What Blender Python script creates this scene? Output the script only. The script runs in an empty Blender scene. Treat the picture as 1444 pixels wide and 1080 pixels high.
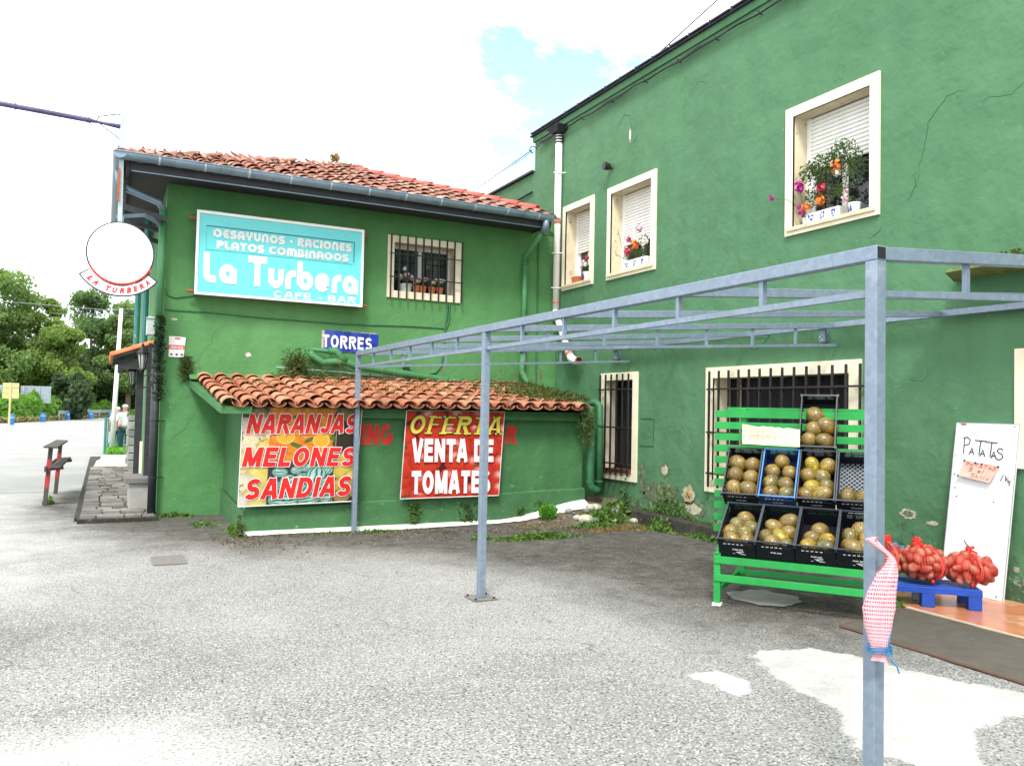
import bpy, math, random
import numpy as np
from math import sin, cos, pi, radians, sqrt, atan2
from mathutils import Vector, Matrix

S = bpy.context.scene
C = S.collection
rng = random.Random(7)
nrg = np.random.default_rng(11)

# ------------------------------------------------------------------ camera
cam_d = bpy.data.cameras.new('camera')
cam_d.sensor_width = 36.0
cam_d.lens = 1136.3 / 1444 * 36.0
cam_d.clip_start = 0.05
cam_d.clip_end = 2000
cam = bpy.data.objects.new('camera', cam_d)
C.objects.link(cam)
YAW, PITCH, ROLL = radians(26.79), radians(1.995), radians(1.1986)
_F = Vector((sin(YAW) * cos(PITCH), cos(YAW) * cos(PITCH), sin(PITCH)))
_R0 = Vector((cos(YAW), -sin(YAW), 0))
_U0 = _R0.cross(_F)
_R = _R0 * cos(ROLL) + _U0 * sin(ROLL)
_U = -_R0 * sin(ROLL) + _U0 * cos(ROLL)
cam.matrix_world = Matrix(((_R.x, _U.x, -_F.x, 0), (_R.y, _U.y, -_F.y, 0), (_R.z, _U.z, -_F.z, 1.6), (0, 0, 0, 1)))
S.camera = cam

# ------------------------------------------------------------------ view
S.view_settings.view_transform = 'Standard'
S.view_settings.look = 'None'
S.view_settings.exposure = 1.52
S.view_settings.gamma = 1.0
S.view_settings.use_curve_mapping = False
S.render.engine = 'CYCLES'
S.cycles.max_bounces = 6
S.cycles.transparent_max_bounces = 12

# ------------------------------------------------------------------ sun + sky
SUN_TO = Vector((-0.42, -0.62, 0.95)).normalized()
sun_d = bpy.data.lights.new('sun', 'SUN')
sun_d.energy = 1.5
sun_d.angle = radians(14)
sun_d.color = (1.0, 0.965, 0.9)
sun = bpy.data.objects.new('sun', sun_d)
C.objects.link(sun)
sun.rotation_euler = SUN_TO.to_track_quat('Z', 'Y').to_euler()

world = bpy.data.worlds.new('World')
S.world = world
world.use_nodes = True
wt = world.node_tree
wt.nodes.clear()


def wn(t, **kw):
    n = wt.nodes.new(t)
    for k, v in kw.items():
        setattr(n, k, v)
    return n


w_out = wn('ShaderNodeOutputWorld')
w_bg = wn('ShaderNodeBackground')
w_bg.inputs['Strength'].default_value = 0.1
w_sky = wn('ShaderNodeTexSky', sky_type='NISHITA')
w_sky.sun_disc = False
w_sky.sun_elevation = math.asin(SUN_TO.z)
w_sky.sun_rotation = atan2(SUN_TO.x, SUN_TO.y)
w_tc = wn('ShaderNodeTexCoord')
w_n = wn('ShaderNodeTexNoise')
w_n.inputs['Scale'].default_value = 3.2
w_n.inputs['Detail'].default_value = 7
w_n.inputs['Roughness'].default_value = 0.62
w_map = wn('ShaderNodeMapping')
w_map.inputs['Scale'].default_value = (1, 1, 1.9)
wt.links.new(w_tc.outputs['Generated'], w_map.inputs['Vector'])
wt.links.new(w_map.outputs['Vector'], w_n.inputs['Vector'])
# openings in the cloud: one where the photograph shows it, the rest where the noise runs low
w_dot = wn('ShaderNodeVectorMath', operation='DOT_PRODUCT')
BLUE_DIR = (_F + _R * ((822 - 722) / 1136.3) - _U * ((95 - 540) / 1136.3)).normalized()
w_dot.inputs[1].default_value = BLUE_DIR
w_nrm = wn('ShaderNodeVectorMath', operation='NORMALIZE')
wt.links.new(w_tc.outputs['Generated'], w_nrm.inputs[0])
wt.links.new(w_nrm.outputs[0], w_dot.inputs[0])
w_mr = wn('ShaderNodeMapRange')
w_mr.inputs['From Min'].default_value = 0.972
w_mr.inputs['From Max'].default_value = 1.0
w_mr.inputs['To Min'].default_value = 0.0
w_mr.inputs['To Max'].default_value = 0.295
wt.links.new(w_dot.outputs['Value'], w_mr.inputs['Value'])
w_sub = wn('ShaderNodeMath', operation='SUBTRACT')
wt.links.new(w_n.outputs['Fac'], w_sub.inputs[0])
wt.links.new(w_mr.outputs['Result'], w_sub.inputs[1])
w_cr = wn('ShaderNodeValToRGB')
w_cr.color_ramp.elements[0].position = 0.25
w_cr.color_ramp.elements[1].position = 0.36
wt.links.new(w_sub.outputs[0], w_cr.inputs['Fac'])
w_n2 = wn('ShaderNodeTexNoise')
w_n2.inputs['Scale'].default_value = 2.0
w_n2.inputs['Detail'].default_value = 4
wt.links.new(w_map.outputs['Vector'], w_n2.inputs['Vector'])
w_cc = wn('ShaderNodeValToRGB')
w_cc.color_ramp.elements[0].position = 0.35
w_cc.color_ramp.elements[0].color = (0.84, 0.89, 0.92, 1)
w_cc.color_ramp.elements[1].position = 0.6
w_cc.color_ramp.elements[1].color = (1, 1, 1, 1)
wt.links.new(w_n2.outputs['Fac'], w_cc.inputs['Fac'])
w_cs = wn('ShaderNodeVectorMath', operation='SCALE')
w_cs.inputs['Scale'].default_value = 8.6
wt.links.new(w_cc.outputs['Color'], w_cs.inputs[0])
w_ss = wn('ShaderNodeVectorMath', operation='MULTIPLY')
w_ss.inputs[1].default_value = (1.75, 2.0, 1.65)
wt.links.new(w_sky.outputs['Color'], w_ss.inputs[0])
w_mix = wn('ShaderNodeMix', data_type='RGBA')
wt.links.new(w_cr.outputs['Color'], w_mix.inputs['Factor'])
wt.links.new(w_ss.outputs[0], w_mix.inputs['A'])
wt.links.new(w_cs.outputs[0], w_mix.inputs['B'])
wt.links.new(w_mix.outputs['Result'], w_bg.inputs['Color'])
wt.links.new(w_bg.outputs[0], w_out.inputs[0])

# ------------------------------------------------------------------ materials


class G:
    """small helper round a material's node tree"""

    def __init__(s, name, rough=0.7, metal=0.0, spec=0.4):
        s.m = bpy.data.materials.new(name)
        s.m.use_nodes = True
        s.t = s.m.node_tree
        s.b = s.t.nodes['Principled BSDF']
        s.b.inputs['Roughness'].default_value = rough
        s.b.inputs['Metallic'].default_value = metal
        s.b.inputs['Specular IOR Level'].default_value = spec
        s.tc = s.n('ShaderNodeTexCoord')
        s.o = s.tc.outputs['Object']

    def n(s, t, **kw):
        n = s.t.nodes.new(t)
        for k, v in kw.items():
            setattr(n, k, v)
        return n

    def l(s, a, b):
        s.t.links.new(a, b)

    def noise(s, scale, detail=4, rough=0.55, vec=None, dist=0.0, stretch=None):
        v = vec or s.o
        if stretch:
            mp = s.n('ShaderNodeMapping')
            mp.inputs['Scale'].default_value = stretch
            s.l(v, mp.inputs['Vector'])
            v = mp.outputs['Vector']
        x = s.n('ShaderNodeTexNoise')
        x.inputs['Scale'].default_value = scale
        x.inputs['Detail'].default_value = detail
        x.inputs['Roughness'].default_value = rough
        x.inputs['Distortion'].default_value = dist
        s.l(v, x.inputs['Vector'])
        return x.outputs['Fac']

    def vor(s, scale, feature='F1', vec=None, out='Distance'):
        x = s.n('ShaderNodeTexVoronoi', feature=feature)
        x.inputs['Scale'].default_value = scale
        s.l(vec or s.o, x.inputs['Vector'])
        return x.outputs[out]

    def ramp(s, fac, *stops):
        r = s.n('ShaderNodeValToRGB')
        e = r.color_ramp.elements
        while len(e) < len(stops):
            e.new(0.5)
        for i, (p, c) in enumerate(stops):
            e[i].position = p
            e[i].color = (c, c, c, 1) if isinstance(c, (int, float)) else (*c, 1)
        s.l(fac, r.inputs['Fac'])
        return r.outputs['Color']

    def mix(s, fac, a, b, mode='MIX'):
        x = s.n('ShaderNodeMix', data_type='RGBA', blend_type=mode)
        for i, v in (('Factor', fac), ('A', a), ('B', b)):
            if isinstance(v, (int, float)):
                x.inputs[i].default_value = v if i == 'Factor' else (v, v, v, 1)
            elif isinstance(v, (tuple, list)):
                x.inputs[i].default_value = (*v, 1)
            else:
                s.l(v, x.inputs[i])
        return x.outputs['Result']

    def math(s, op, a, b=0.0):
        x = s.n('ShaderNodeMath', operation=op)
        for i, v in enumerate((a, b)):
            if isinstance(v, (int, float)):
                x.inputs[i].default_value = v
            else:
                s.l(v, x.inputs[i])
        return x.outputs[0]

    def col(s, v):
        if isinstance(v, (tuple, list)):
            s.b.inputs['Base Color'].default_value = (*v, 1)
        else:
            s.l(v, s.b.inputs['Base Color'])
        return s

    def bump(s, h, strength=0.3, dist=0.01, prev=None):
        x = s.n('ShaderNodeBump')
        x.inputs['Strength'].default_value = strength
        x.inputs['Distance'].default_value = dist
        s.l(h, x.inputs['Height'])
        if prev is not None:
            s.l(prev, x.inputs['Normal'])
        s.l(x.outputs[0], s.b.inputs['Normal'])
        return x.outputs[0]


def mat(name, col, rough=0.7, metal=0.0, spec=0.4, var=0.15, vs=4.0, bump=0.0, bs=60.0, rand=0.0, dirt=None, ds=6.0, dp=0.55, stretch=None):
    g = G(name, rough, metal, spec)
    lo = tuple(c * (1 - var) for c in col)
    hi = tuple(min(1, c * (1 + var)) for c in col)
    c = g.mix(g.ramp(g.noise(vs, 5, 0.6, stretch=stretch), (0.3, 0.0), (0.7, 1.0)), lo, hi)
    if dirt:
        f = g.ramp(g.noise(ds, 6, 0.7), (dp, 0.0), (dp + 0.1, 1.0))
        c = g.mix(f, c, dirt)
    if rand:
        oi = g.n('ShaderNodeObjectInfo')
        v = g.math('ADD', g.math('MULTIPLY', oi.outputs['Random'], 2 * rand), 1 - rand)
        x = g.n('ShaderNodeVectorMath', operation='SCALE')
        g.l(c, x.inputs[0])
        g.l(v, x.inputs['Scale'])
        c = x.outputs[0]
    g.col(c)
    if bump:
        g.bump(g.noise(bs, 4, 0.6), bump, 0.01)
    return g.m


def stucco(name, base, light, dark, chips=0.66, streak=0.5, moss=True, crack=.3, low=0.25):
    low_amount = low
    g = G(name, 0.78, 0, 0.3)
    c = g.mix(g.ramp(g.noise(0.55, 6, 0.62), (0.36, 0.0), (0.64, 1.0)), base, light)
    # rain streaks running down
    st = g.ramp(g.noise(2.2, 6, 0.62, stretch=(1, 1, 0.12)), (0.42, 0.0), (0.75, streak))
    c = g.mix(st, c, dark)
    c = g.mix(g.ramp(g.noise(3.2, 8, 0.72), (0.52, 0.0), (0.70, 0.75)), c, light)
    c = g.mix(g.ramp(g.noise(1.4, 9, 0.75, vec=g.o, dist=0.6), (0.55, 0.0), (0.70, 0.6)), c, dark)
    # small pale scuffs and nicks in the paint
    sc = g.ramp(g.noise(11, 8, 0.72, dist=0.3), (chips, 0.0), (chips + 0.04, 0.75))
    c = g.mix(sc, c, tuple(min(1, x * 1.7 + 0.06) for x in light))
    # hairline cracks
    v = g.n('ShaderNodeTexVoronoi', feature='DISTANCE_TO_EDGE')
    v.inputs['Scale'].default_value = 0.55
    nz = g.n('ShaderNodeTexNoise')
    nz.inputs['Scale'].default_value = 1.3
    nz.inputs['Detail'].default_value = 7
    g.l(g.o, nz.inputs['Vector'])
    ad = g.n('ShaderNodeVectorMath', operation='MULTIPLY_ADD')
    g.l(nz.outputs['Color'], ad.inputs[0])
    ad.inputs[1].default_value = (0.9, 0.9, 0.9)
    g.l(g.o, ad.inputs[2])
    g.l(ad.outputs[0], v.inputs['Vector'])
    ck = g.ramp(v.outputs['Distance'], (0.0, 1.0), (0.006, 0.0))
    ckm = g.math('MULTIPLY', ck, g.ramp(g.noise(0.7, 3), (0.58, 0.0), (0.66, crack)))
    c = g.mix(ckm, c, tuple(x * 0.35 for x in dark))
    if moss:
        sep = g.n('ShaderNodeSeparateXYZ')
        g.l(g.o, sep.inputs[0])
        low = g.n('ShaderNodeMapRange')
        low.inputs['From Min'].default_value = 0.1
        low.inputs['From Max'].default_value = 1.1
        low.inputs['To Min'].default_value = low_amount
        low.inputs['To Max'].default_value = 0.0
        g.l(sep.outputs['Z'], low.inputs['Value'])
        f = g.math('ADD', g.noise(4.5, 9, 0.78), low.outputs[0])
        c = g.mix(g.ramp(f, (0.68, 0.0), (0.76, 0.8)), c, (0.055, 0.085, 0.045))
        f2 = g.math('ADD', g.noise(7.5, 9, 0.78), g.math('MULTIPLY', low.outputs[0], 0.75))
        c = g.mix(g.ramp(f2, (0.72, 0.0), (0.75, 0.8)), c, (0.33, 0.36, 0.27))
    g.col(c)
    h = g.math('ADD', g.math('MULTIPLY', g.noise(2.2, 5, 0.5), 1.8), g.math('MULTIPLY', g.noise(14, 4, 0.5), 0.22))
    h = g.math('SUBTRACT', h, g.math('MULTIPLY', ckm, 0.6))
    b1 = g.bump(h, 0.5, 0.05)
    g.bump(g.noise(150, 3, 0.6), 0.10, 0.004, prev=b1)
    return g.m


M = {}
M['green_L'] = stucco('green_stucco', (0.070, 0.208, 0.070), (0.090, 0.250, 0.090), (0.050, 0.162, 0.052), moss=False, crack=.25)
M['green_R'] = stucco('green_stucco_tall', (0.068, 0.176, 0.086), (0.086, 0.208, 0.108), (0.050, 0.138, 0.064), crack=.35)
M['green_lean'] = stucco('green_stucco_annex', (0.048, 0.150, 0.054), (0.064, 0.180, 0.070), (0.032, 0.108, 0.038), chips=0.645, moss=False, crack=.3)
M['plinth'] = stucco('stained_green_plinth', (0.048, 0.140, 0.054), (0.064, 0.175, 0.070), (0.030, 0.085, 0.036), chips=0.62, crack=.4, low=0.13)
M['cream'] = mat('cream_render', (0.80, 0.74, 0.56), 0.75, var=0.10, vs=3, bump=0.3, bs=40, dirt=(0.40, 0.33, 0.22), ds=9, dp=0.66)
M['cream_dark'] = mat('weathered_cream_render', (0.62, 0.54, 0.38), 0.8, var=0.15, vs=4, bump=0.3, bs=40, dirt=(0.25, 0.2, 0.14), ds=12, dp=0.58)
M['white'] = mat('white_paint', (0.84, 0.84, 0.84), 0.5, var=0.05, vs=5, bump=0.05)
M['white_board'] = mat('white_board', (0.78, 0.80, 0.86), 0.35, var=0.04, vs=2, dirt=(0.6, 0.6, 0.6), ds=25, dp=0.72)
M['shutter'] = mat('white_shutter', (0.82, 0.82, 0.80), 0.45, var=0.05, vs=8)
M['glass'] = mat('dark_glass', (0.012, 0.018, 0.024), 0.06, spec=0.6, var=0.3)
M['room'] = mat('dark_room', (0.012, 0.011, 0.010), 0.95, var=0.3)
M['curtain'] = mat('dark_curtain', (0.016, 0.017, 0.021), 0.9, var=0.3, vs=10)
M['iron'] = mat('black_iron', (0.018, 0.016, 0.016), 0.55, var=0.3, vs=30, dirt=(0.10, 0.035, 0.02), ds=30, dp=0.62)
M['brown_sill'] = mat('brown_sill', (0.17, 0.05, 0.035), 0.6, var=0.2, vs=12)
M['terracotta'] = mat('terracotta', (0.52, 0.16, 0.07), 0.75, var=0.15, vs=18)
M['gutter'] = mat('zinc_gutter', (0.19, 0.27, 0.34), 0.42, 0.35, var=0.2, vs=3, bump=0.08, bs=20, dirt=(0.10, 0.14, 0.17), ds=7, dp=0.58)
M['dark_wood'] = mat('dark_stained_wood', (0.030, 0.032, 0.038), 0.7, var=0.35, vs=6, bump=0.3, bs=30, stretch=(1, 6, 6))
M['black_pipe'] = mat('black_pipe', (0.022, 0.030, 0.034), 0.5, var=0.3, vs=12, dirt=(0.2, 0.22, 0.22), ds=40, dp=0.72)
M['green_pipe'] = mat('green_painted_pipe', (0.045, 0.185, 0.070), 0.55, var=0.15, vs=6, bump=0.1, bs=25, dirt=(0.09, 0.24, 0.12), ds=14, dp=0.6)
M['green_pipe_dark'] = mat('dark_green_painted_pipe', (0.028, 0.13, 0.055), 0.55, var=0.18, vs=6, bump=0.1, bs=25, dirt=(0.03, 0.06, 0.03), ds=14, dp=0.6)
M['white_pipe'] = mat('white_pvc_pipe', (0.80, 0.78, 0.76), 0.45, var=0.06, vs=6, dirt=(0.5, 0.38, 0.33), ds=20, dp=0.70)
M['pipe_band'] = mat('red_brown_band', (0.42, 0.14, 0.11), 0.6)
M['steel'] = None
M['stand'] = mat('bright_green_paint', (0.014, 0.28, 0.055), 0.5, var=0.12, vs=8, bump=0.08, bs=60, dirt=(0.02, 0.25, 0.05), ds=16, dp=0.64)
M['crate_black'] = mat('black_crate_plastic', (0.005, 0.006, 0.011), 0.5, spec=0.3, var=0.25, vs=20)
M['crate_blue'] = mat('blue_crate_plastic', (0.012, 0.035, 0.13), 0.4, spec=0.5, var=0.2, vs=20)
M['crate_net'] = mat('grey_lattice_plastic', (0.22, 0.26, 0.30), 0.4, spec=0.5, var=0.2, vs=20)
M['print_white'] = mat('white_print', (0.80, 0.82, 0.84), 0.6, var=0.05)
M['cardboard'] = mat('pale_cardboard', (0.74, 0.66, 0.46), 0.85, var=0.08, vs=8, bump=0.1, bs=80)
M['card_pink'] = mat('pale_pink_card', (0.60, 0.42, 0.34), 0.85, var=0.10, vs=12, bump=0.1, bs=80)
M['ink_black'] = mat('black_marker', (0.02, 0.02, 0.025), 0.6)
M['ink_red'] = mat('faded_red_marker', (0.62, 0.16, 0.14), 0.7)
M['ink_pale'] = mat('faded_pale_marker', (0.60, 0.42, 0.33), 0.7)
M['ink_brown'] = mat('brown_marker', (0.32, 0.12, 0.10), 0.7)
M['sign_red'] = mat('red_letter_paint', (0.62, 0.03, 0.03), 0.5)
M['wall_red'] = mat('red_wall_paint', (0.55, 0.025, 0.02), 0.7, var=0.15, vs=20, dirt=(0.25, 0.06, 0.03), ds=30, dp=0.66)
M['letter_red'] = mat('poster_red_ink', (0.55, 0.018, 0.014), 0.5, spec=.25)
M['letter_white'] = mat('poster_white_ink', (0.72, 0.72, 0.72), 0.5)
M['letter_yellow'] = mat('poster_yellow_ink', (0.62, 0.50, 0.05), 0.5)
M['cyan'] = mat('cyan_sign_panel', (0.13, 0.62, 0.66), 0.35, var=0.06, vs=3, dirt=(0.09, 0.45, 0.5), ds=30, dp=0.72)
M['cyan_dark'] = mat('dark_teal_line', (0.02, 0.12, 0.17), 0.5)
M['cyan_faint'] = mat('faint_teal_line', (0.10, 0.48, 0.52), 0.5)
M['navy'] = mat('navy_edge', (0.012, 0.022, 0.05), 0.5)
M['tile_blue'] = mat('glazed_cobalt_tile', (0.012, 0.03, 0.30), 0.2, spec=0.6, var=0.25, vs=14, rand=0.25)
M['rust'] = mat('rusty_bracket', (0.30, 0.09, 0.04), 0.8, var=0.3, vs=30)
M['lamp_post'] = mat('pale_galvanised', (0.40, 0.48, 0.52), 0.5, 0.2, var=0.1, vs=4)
M['lamp_arm'] = mat('purple_grey_paint', (0.09, 0.07, 0.17), 0.5, var=0.4, vs=9, dirt=(0.4, 0.38, 0.42), ds=14, dp=0.6)
M['cable'] = mat('dark_cable', (0.015, 0.022, 0.022), 0.6)
M['wood_old'] = mat('weathered_dark_wood', (0.07, 0.062, 0.058), 0.8, var=0.35, vs=8, bump=0.3, bs=50, stretch=(8, 1, 8))
M['paint_red'] = mat('red_band_paint', (0.36, 0.03, 0.03), 0.6, dirt=(0.5, 0.45, 0.42), ds=20, dp=0.6)
M['bollard'] = mat('blue_bollard', (0.01, 0.15, 0.50), 0.5)
M['galv_far'] = mat('grey_metal_sheet', (0.30, 0.36, 0.42), 0.5, 0.3)
M['yellow_far'] = mat('yellow_back_of_sign', (0.52, 0.44, 0.20), 0.6)
M['fence_green'] = mat('teal_fence_paint', (0.03, 0.17, 0.16), 0.5, dirt=(0.3, 0.4, 0.4), ds=10, dp=0.62)
M['skin'] = mat('skin', (0.50, 0.28, 0.19), 0.6)
M['shirt'] = mat('white_shirt', (0.72, 0.72, 0.70), 0.9)
M['shirt_pink'] = mat('pale_pink_shirt', (0.74, 0.66, 0.66), 0.9)
M['trousers'] = mat('dark_teal_trousers', (0.025, 0.075, 0.085), 0.9)
M['cap'] = mat('pale_cap', (0.68, 0.68, 0.64), 0.9)
M['bag'] = mat('black_bag', (0.02, 0.02, 0.03), 0.7)
M['pallet'] = mat('blue_pallet_plastic', (0.008, 0.055, 0.34), 0.5, var=0.2, vs=9, bump=0.1, bs=60, dirt=(0.10, 0.13, 0.25), ds=22, dp=0.68)
M['potato'] = mat('reddish_potato', (0.36, 0.135, 0.085), 0.65, var=0.25, vs=16, rand=0.22, bump=0.2, bs=60, dirt=(0.24, 0.08, 0.04), ds=30, dp=0.6)
M['net_core'] = mat('dark_red_core', (0.12, 0.02, 0.012), 0.9)
M['red_ribbon'] = mat('red_plastic_ribbon', (0.72, 0.02, 0.015), 0.45)
M['blue_string'] = mat('blue_string', (0.02, 0.16, 0.36), 0.6)
M['mat_floor'] = mat('grey_brown_mat', (0.098, 0.088, 0.073), 0.95, var=0.16, vs=7, bump=0.8, bs=160, dirt=(0.13, 0.12, 0.10), ds=5, dp=0.60)
M['nosing'] = mat('pale_nosing', (0.60, 0.52, 0.38), 0.6)
M['manhole'] = mat('rusty_grey_cover', (0.16, 0.15, 0.135), 0.7, var=0.2, vs=18, bump=0.3, bs=60)
M['petal_pink'] = mat('pale_pink_petals', (0.72, 0.48, 0.54), 0.7, var=0.25, vs=60)
M['petal_white'] = mat('white_petals', (0.78, 0.76, 0.68), 0.7, var=0.12, vs=60)
M['petal_orange'] = mat('orange_petals', (0.82, 0.22, 0.04), 0.6, var=0.3, vs=60)
M['petal_red'] = mat('raspberry_petals', (0.55, 0.05, 0.10), 0.6, var=0.35, vs=60)
M['petal_magenta'] = mat('magenta_petals', (0.42, 0.02, 0.26), 0.6, var=0.25, vs=60)
M['pot_white'] = mat('white_glazed_pot', (0.82, 0.83, 0.85), 0.3, var=0.04)
M['pot_blue'] = mat('blue_glaze_motif', (0.02, 0.05, 0.42), 0.3, var=0.3, vs=40)
M['stem_brown'] = mat('brown_stem', (0.14, 0.08, 0.05), 0.8)
M['plaque'] = mat('white_plaque', (0.80, 0.79, 0.79), 0.5)
M['lamp_glass'] = mat('frosted_lantern_glass', (0.45, 0.48, 0.46), 0.3)
M['grey_box'] = mat('grey_meter_box', (0.50, 0.53, 0.54), 0.5)
M['bark'] = mat('bark', (0.09, 0.07, 0.05), 0.9, bump=0.5, bs=20)


def steel():
    g = G('galvanised_steel', 0.45, 0.35, 0.5)
    c = g.mix(g.ramp(g.vor(38, out='Color'), (0.2, 0.0), (0.8, 1.0)), (0.185, 0.240, 0.315), (0.225, 0.285, 0.365))
    c = g.mix(g.ramp(g.noise(6, 8, 0.7), (0.58, 0.0), (0.70, 0.5)), c, (0.40, 0.44, 0.48))
    c = g.mix(g.ramp(g.noise(2.5, 5, 0.6), (0.5, 0.0), (0.66, 0.4)), c, (0.17, 0.205, 0.265))
    g.col(c)
    g.bump(g.noise(30, 3), 0.06, 0.01)
    return g.m


M['steel'] = steel()


def asphalt(name, base, patch, stone, pit, sc=62.0, contrast=1.0, dark=None, zones=False):
    g = G(name, 0.9, 0, 0.25)
    c = g.mix(g.ramp(g.noise(0.45, 6, 0.6), (0.38, 0.0), (0.66, 1.0)), base, patch)
    if dark:
        c = g.mix(g.ramp(g.noise(0.22, 7, 0.62, dist=0.4), (0.50, 0.0), (0.60, 0.75)), c, dark)
    wob = g.n('ShaderNodeVectorMath', operation='MULTIPLY_ADD')
    nz = g.n('ShaderNodeTexNoise')
    nz.inputs['Scale'].default_value = 40
    g.l(g.o, nz.inputs['Vector'])
    g.l(nz.outputs['Color'], wob.inputs[0])
    wob.inputs[1].default_value = (0.02, 0.02, 0.02)
    g.l(g.o, wob.inputs[2])
    v1 = g.n('ShaderNodeTexVoronoi')
    v1.inputs['Scale'].default_value = sc
    g.l(wob.outputs[0], v1.inputs['Vector'])
    rnd = g.n('ShaderNodeSeparateColor')
    g.l(v1.outputs['Color'], rnd.inputs[0])
    is_stone = g.ramp(rnd.outputs[0], (0.50, 0.0), (0.58, 0.8))
    core = g.ramp(v1.outputs['Distance'], (0.38, 1.0), (0.62, 0.0))
    f = g.math('MULTIPLY', is_stone, core)
    c = g.mix(g.math('MULTIPLY', f, contrast), c, stone)
    # holes between the stones: a coarser and a finer set
    is_pit = g.ramp(g.noise(sc * 0.95, 3, 0.6), (0.37, 1.0), (0.45, 0.0))
    c = g.mix(g.math('MULTIPLY', is_pit, contrast * 0.9), c, pit)
    v2 = g.n('ShaderNodeTexVoronoi')
    v2.inputs['Scale'].default_value = sc * 0.50
    g.l(wob.outputs[0], v2.inputs['Vector'])
    r2 = g.n('ShaderNodeSeparateColor')
    g.l(v2.outputs['Color'], r2.inputs[0])
    p2 = g.math('MULTIPLY', g.ramp(r2.outputs[1], (0.56, 0.0), (0.60, 1.0)), g.ramp(v2.outputs['Distance'], (0.16, 1.0), (0.34, 0.0)))
    c = g.mix(g.math('MULTIPLY', p2, contrast * 0.8), c, pit)
    if zones:
        # a few wandering cracks and the seam of an old resurfacing
        wv = g.n('ShaderNodeVectorMath', operation='MULTIPLY_ADD')
        nw = g.n('ShaderNodeTexNoise')
        nw.inputs['Scale'].default_value = 1.1
        nw.inputs['Detail'].default_value = 8
        g.l(g.o, nw.inputs['Vector'])
        g.l(nw.outputs['Color'], wv.inputs[0])
        wv.inputs[1].default_value = (1.2, 1.2, 1.2)
        g.l(g.o, wv.inputs[2])
        vc = g.n('ShaderNodeTexVoronoi', feature='DISTANCE_TO_EDGE')
        vc.inputs['Scale'].default_value = 0.28
        g.l(wv.outputs[0], vc.inputs['Vector'])
        cr = g.math('MULTIPLY', g.ramp(vc.outputs['Distance'], (0.0, 1.0), (0.0035, 0.0)), g.ramp(g.noise(0.6, 4), (0.48, 0.0), (0.56, 0.6)))
        c = g.mix(cr, c, (0.07, 0.07, 0.065))
        # spilt and tracked stains
        c = g.mix(g.ramp(g.noise(1.3, 9, 0.72, dist=0.8), (0.60, 0.0), (0.68, 0.35)), c, (0.13, 0.13, 0.125))
        # shade by the buildings painted dark along with dirty tarmac, and a paler part
        da = g.n('ShaderNodeAttribute', attribute_name='shade_dirt')
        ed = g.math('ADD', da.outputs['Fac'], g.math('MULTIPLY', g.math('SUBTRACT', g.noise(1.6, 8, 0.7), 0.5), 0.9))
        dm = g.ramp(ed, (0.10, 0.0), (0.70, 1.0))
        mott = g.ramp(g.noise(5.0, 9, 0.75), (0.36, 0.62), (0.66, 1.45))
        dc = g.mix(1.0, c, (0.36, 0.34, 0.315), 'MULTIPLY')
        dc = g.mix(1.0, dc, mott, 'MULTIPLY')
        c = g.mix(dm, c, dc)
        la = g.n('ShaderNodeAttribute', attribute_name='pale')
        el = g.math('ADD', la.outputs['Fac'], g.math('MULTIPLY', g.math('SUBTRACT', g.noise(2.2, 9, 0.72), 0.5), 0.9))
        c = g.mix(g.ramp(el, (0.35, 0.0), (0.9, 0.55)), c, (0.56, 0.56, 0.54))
        # thin pale cement spread on the tarmac; the pits still show through it
        pa = g.n('ShaderNodeAttribute', attribute_name='cement')
        ep = g.math('ADD', pa.outputs['Fac'], g.math('MULTIPLY', g.math('SUBTRACT', g.noise(5.5, 10, 0.78), 0.5), 1.1))
        cm = g.ramp(ep, (0.46, 0.0), (0.56, 0.93))
        cem = g.mix(g.ramp(g.noise(3.0, 8, 0.7), (0.42, 0.0), (0.62, 1.0)), (0.54, 0.53, 0.505), (0.40, 0.395, 0.375))
        cem = g.mix(g.ramp(g.noise(26, 8, 0.75), (0.60, 0.0), (0.64, 0.7)), cem, (0.36, 0.36, 0.34))
        c = g.mix(cm, c, cem)
    g.col(c)
    h = g.math('SUBTRACT', g.math('MULTIPLY', f, 1.0), g.math('ADD', is_pit, p2))
    b1 = g.bump(h, 0.55, 0.006)
    g.bump(g.noise(2.0, 4), 0.2, 0.05, prev=b1)
    return g.m


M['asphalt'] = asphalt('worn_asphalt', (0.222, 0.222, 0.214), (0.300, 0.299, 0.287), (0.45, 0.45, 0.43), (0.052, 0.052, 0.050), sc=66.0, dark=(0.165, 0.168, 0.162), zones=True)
M['asphalt_dark'] = asphalt('dark_asphalt', (0.105, 0.10, 0.095), (0.15, 0.145, 0.135), (0.26, 0.26, 0.24), (0.04, 0.04, 0.04), contrast=0.7)
M['road'] = asphalt('road_asphalt', (0.27, 0.275, 0.27), (0.34, 0.34, 0.335), (0.42, 0.42, 0.41), (0.18, 0.18, 0.18), contrast=0.4)
M['concrete'] = mat('pale_concrete', (0.42, 0.41, 0.385), 0.9, var=0.12, vs=2.5, bump=0.4, bs=50, dirt=(0.38, 0.37, 0.34), ds=5, dp=0.62)
M['concrete_grey'] = mat('grey_concrete', (0.30, 0.30, 0.28), 0.9, var=0.15, vs=4, bump=0.4, bs=50)
M['lime'] = mat('lime_wash_edge', (0.74, 0.73, 0.66), 0.9, var=0.15, vs=12, bump=0.6, bs=40, dirt=(0.3, 0.3, 0.24), ds=10, dp=0.6)
M['kerb'] = mat('mossy_dark_kerb', (0.032, 0.032, 0.024), 0.95, var=0.5, vs=8, bump=0.9, bs=30, dirt=(0.20, 0.21, 0.15), ds=14, dp=0.62)
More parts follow.
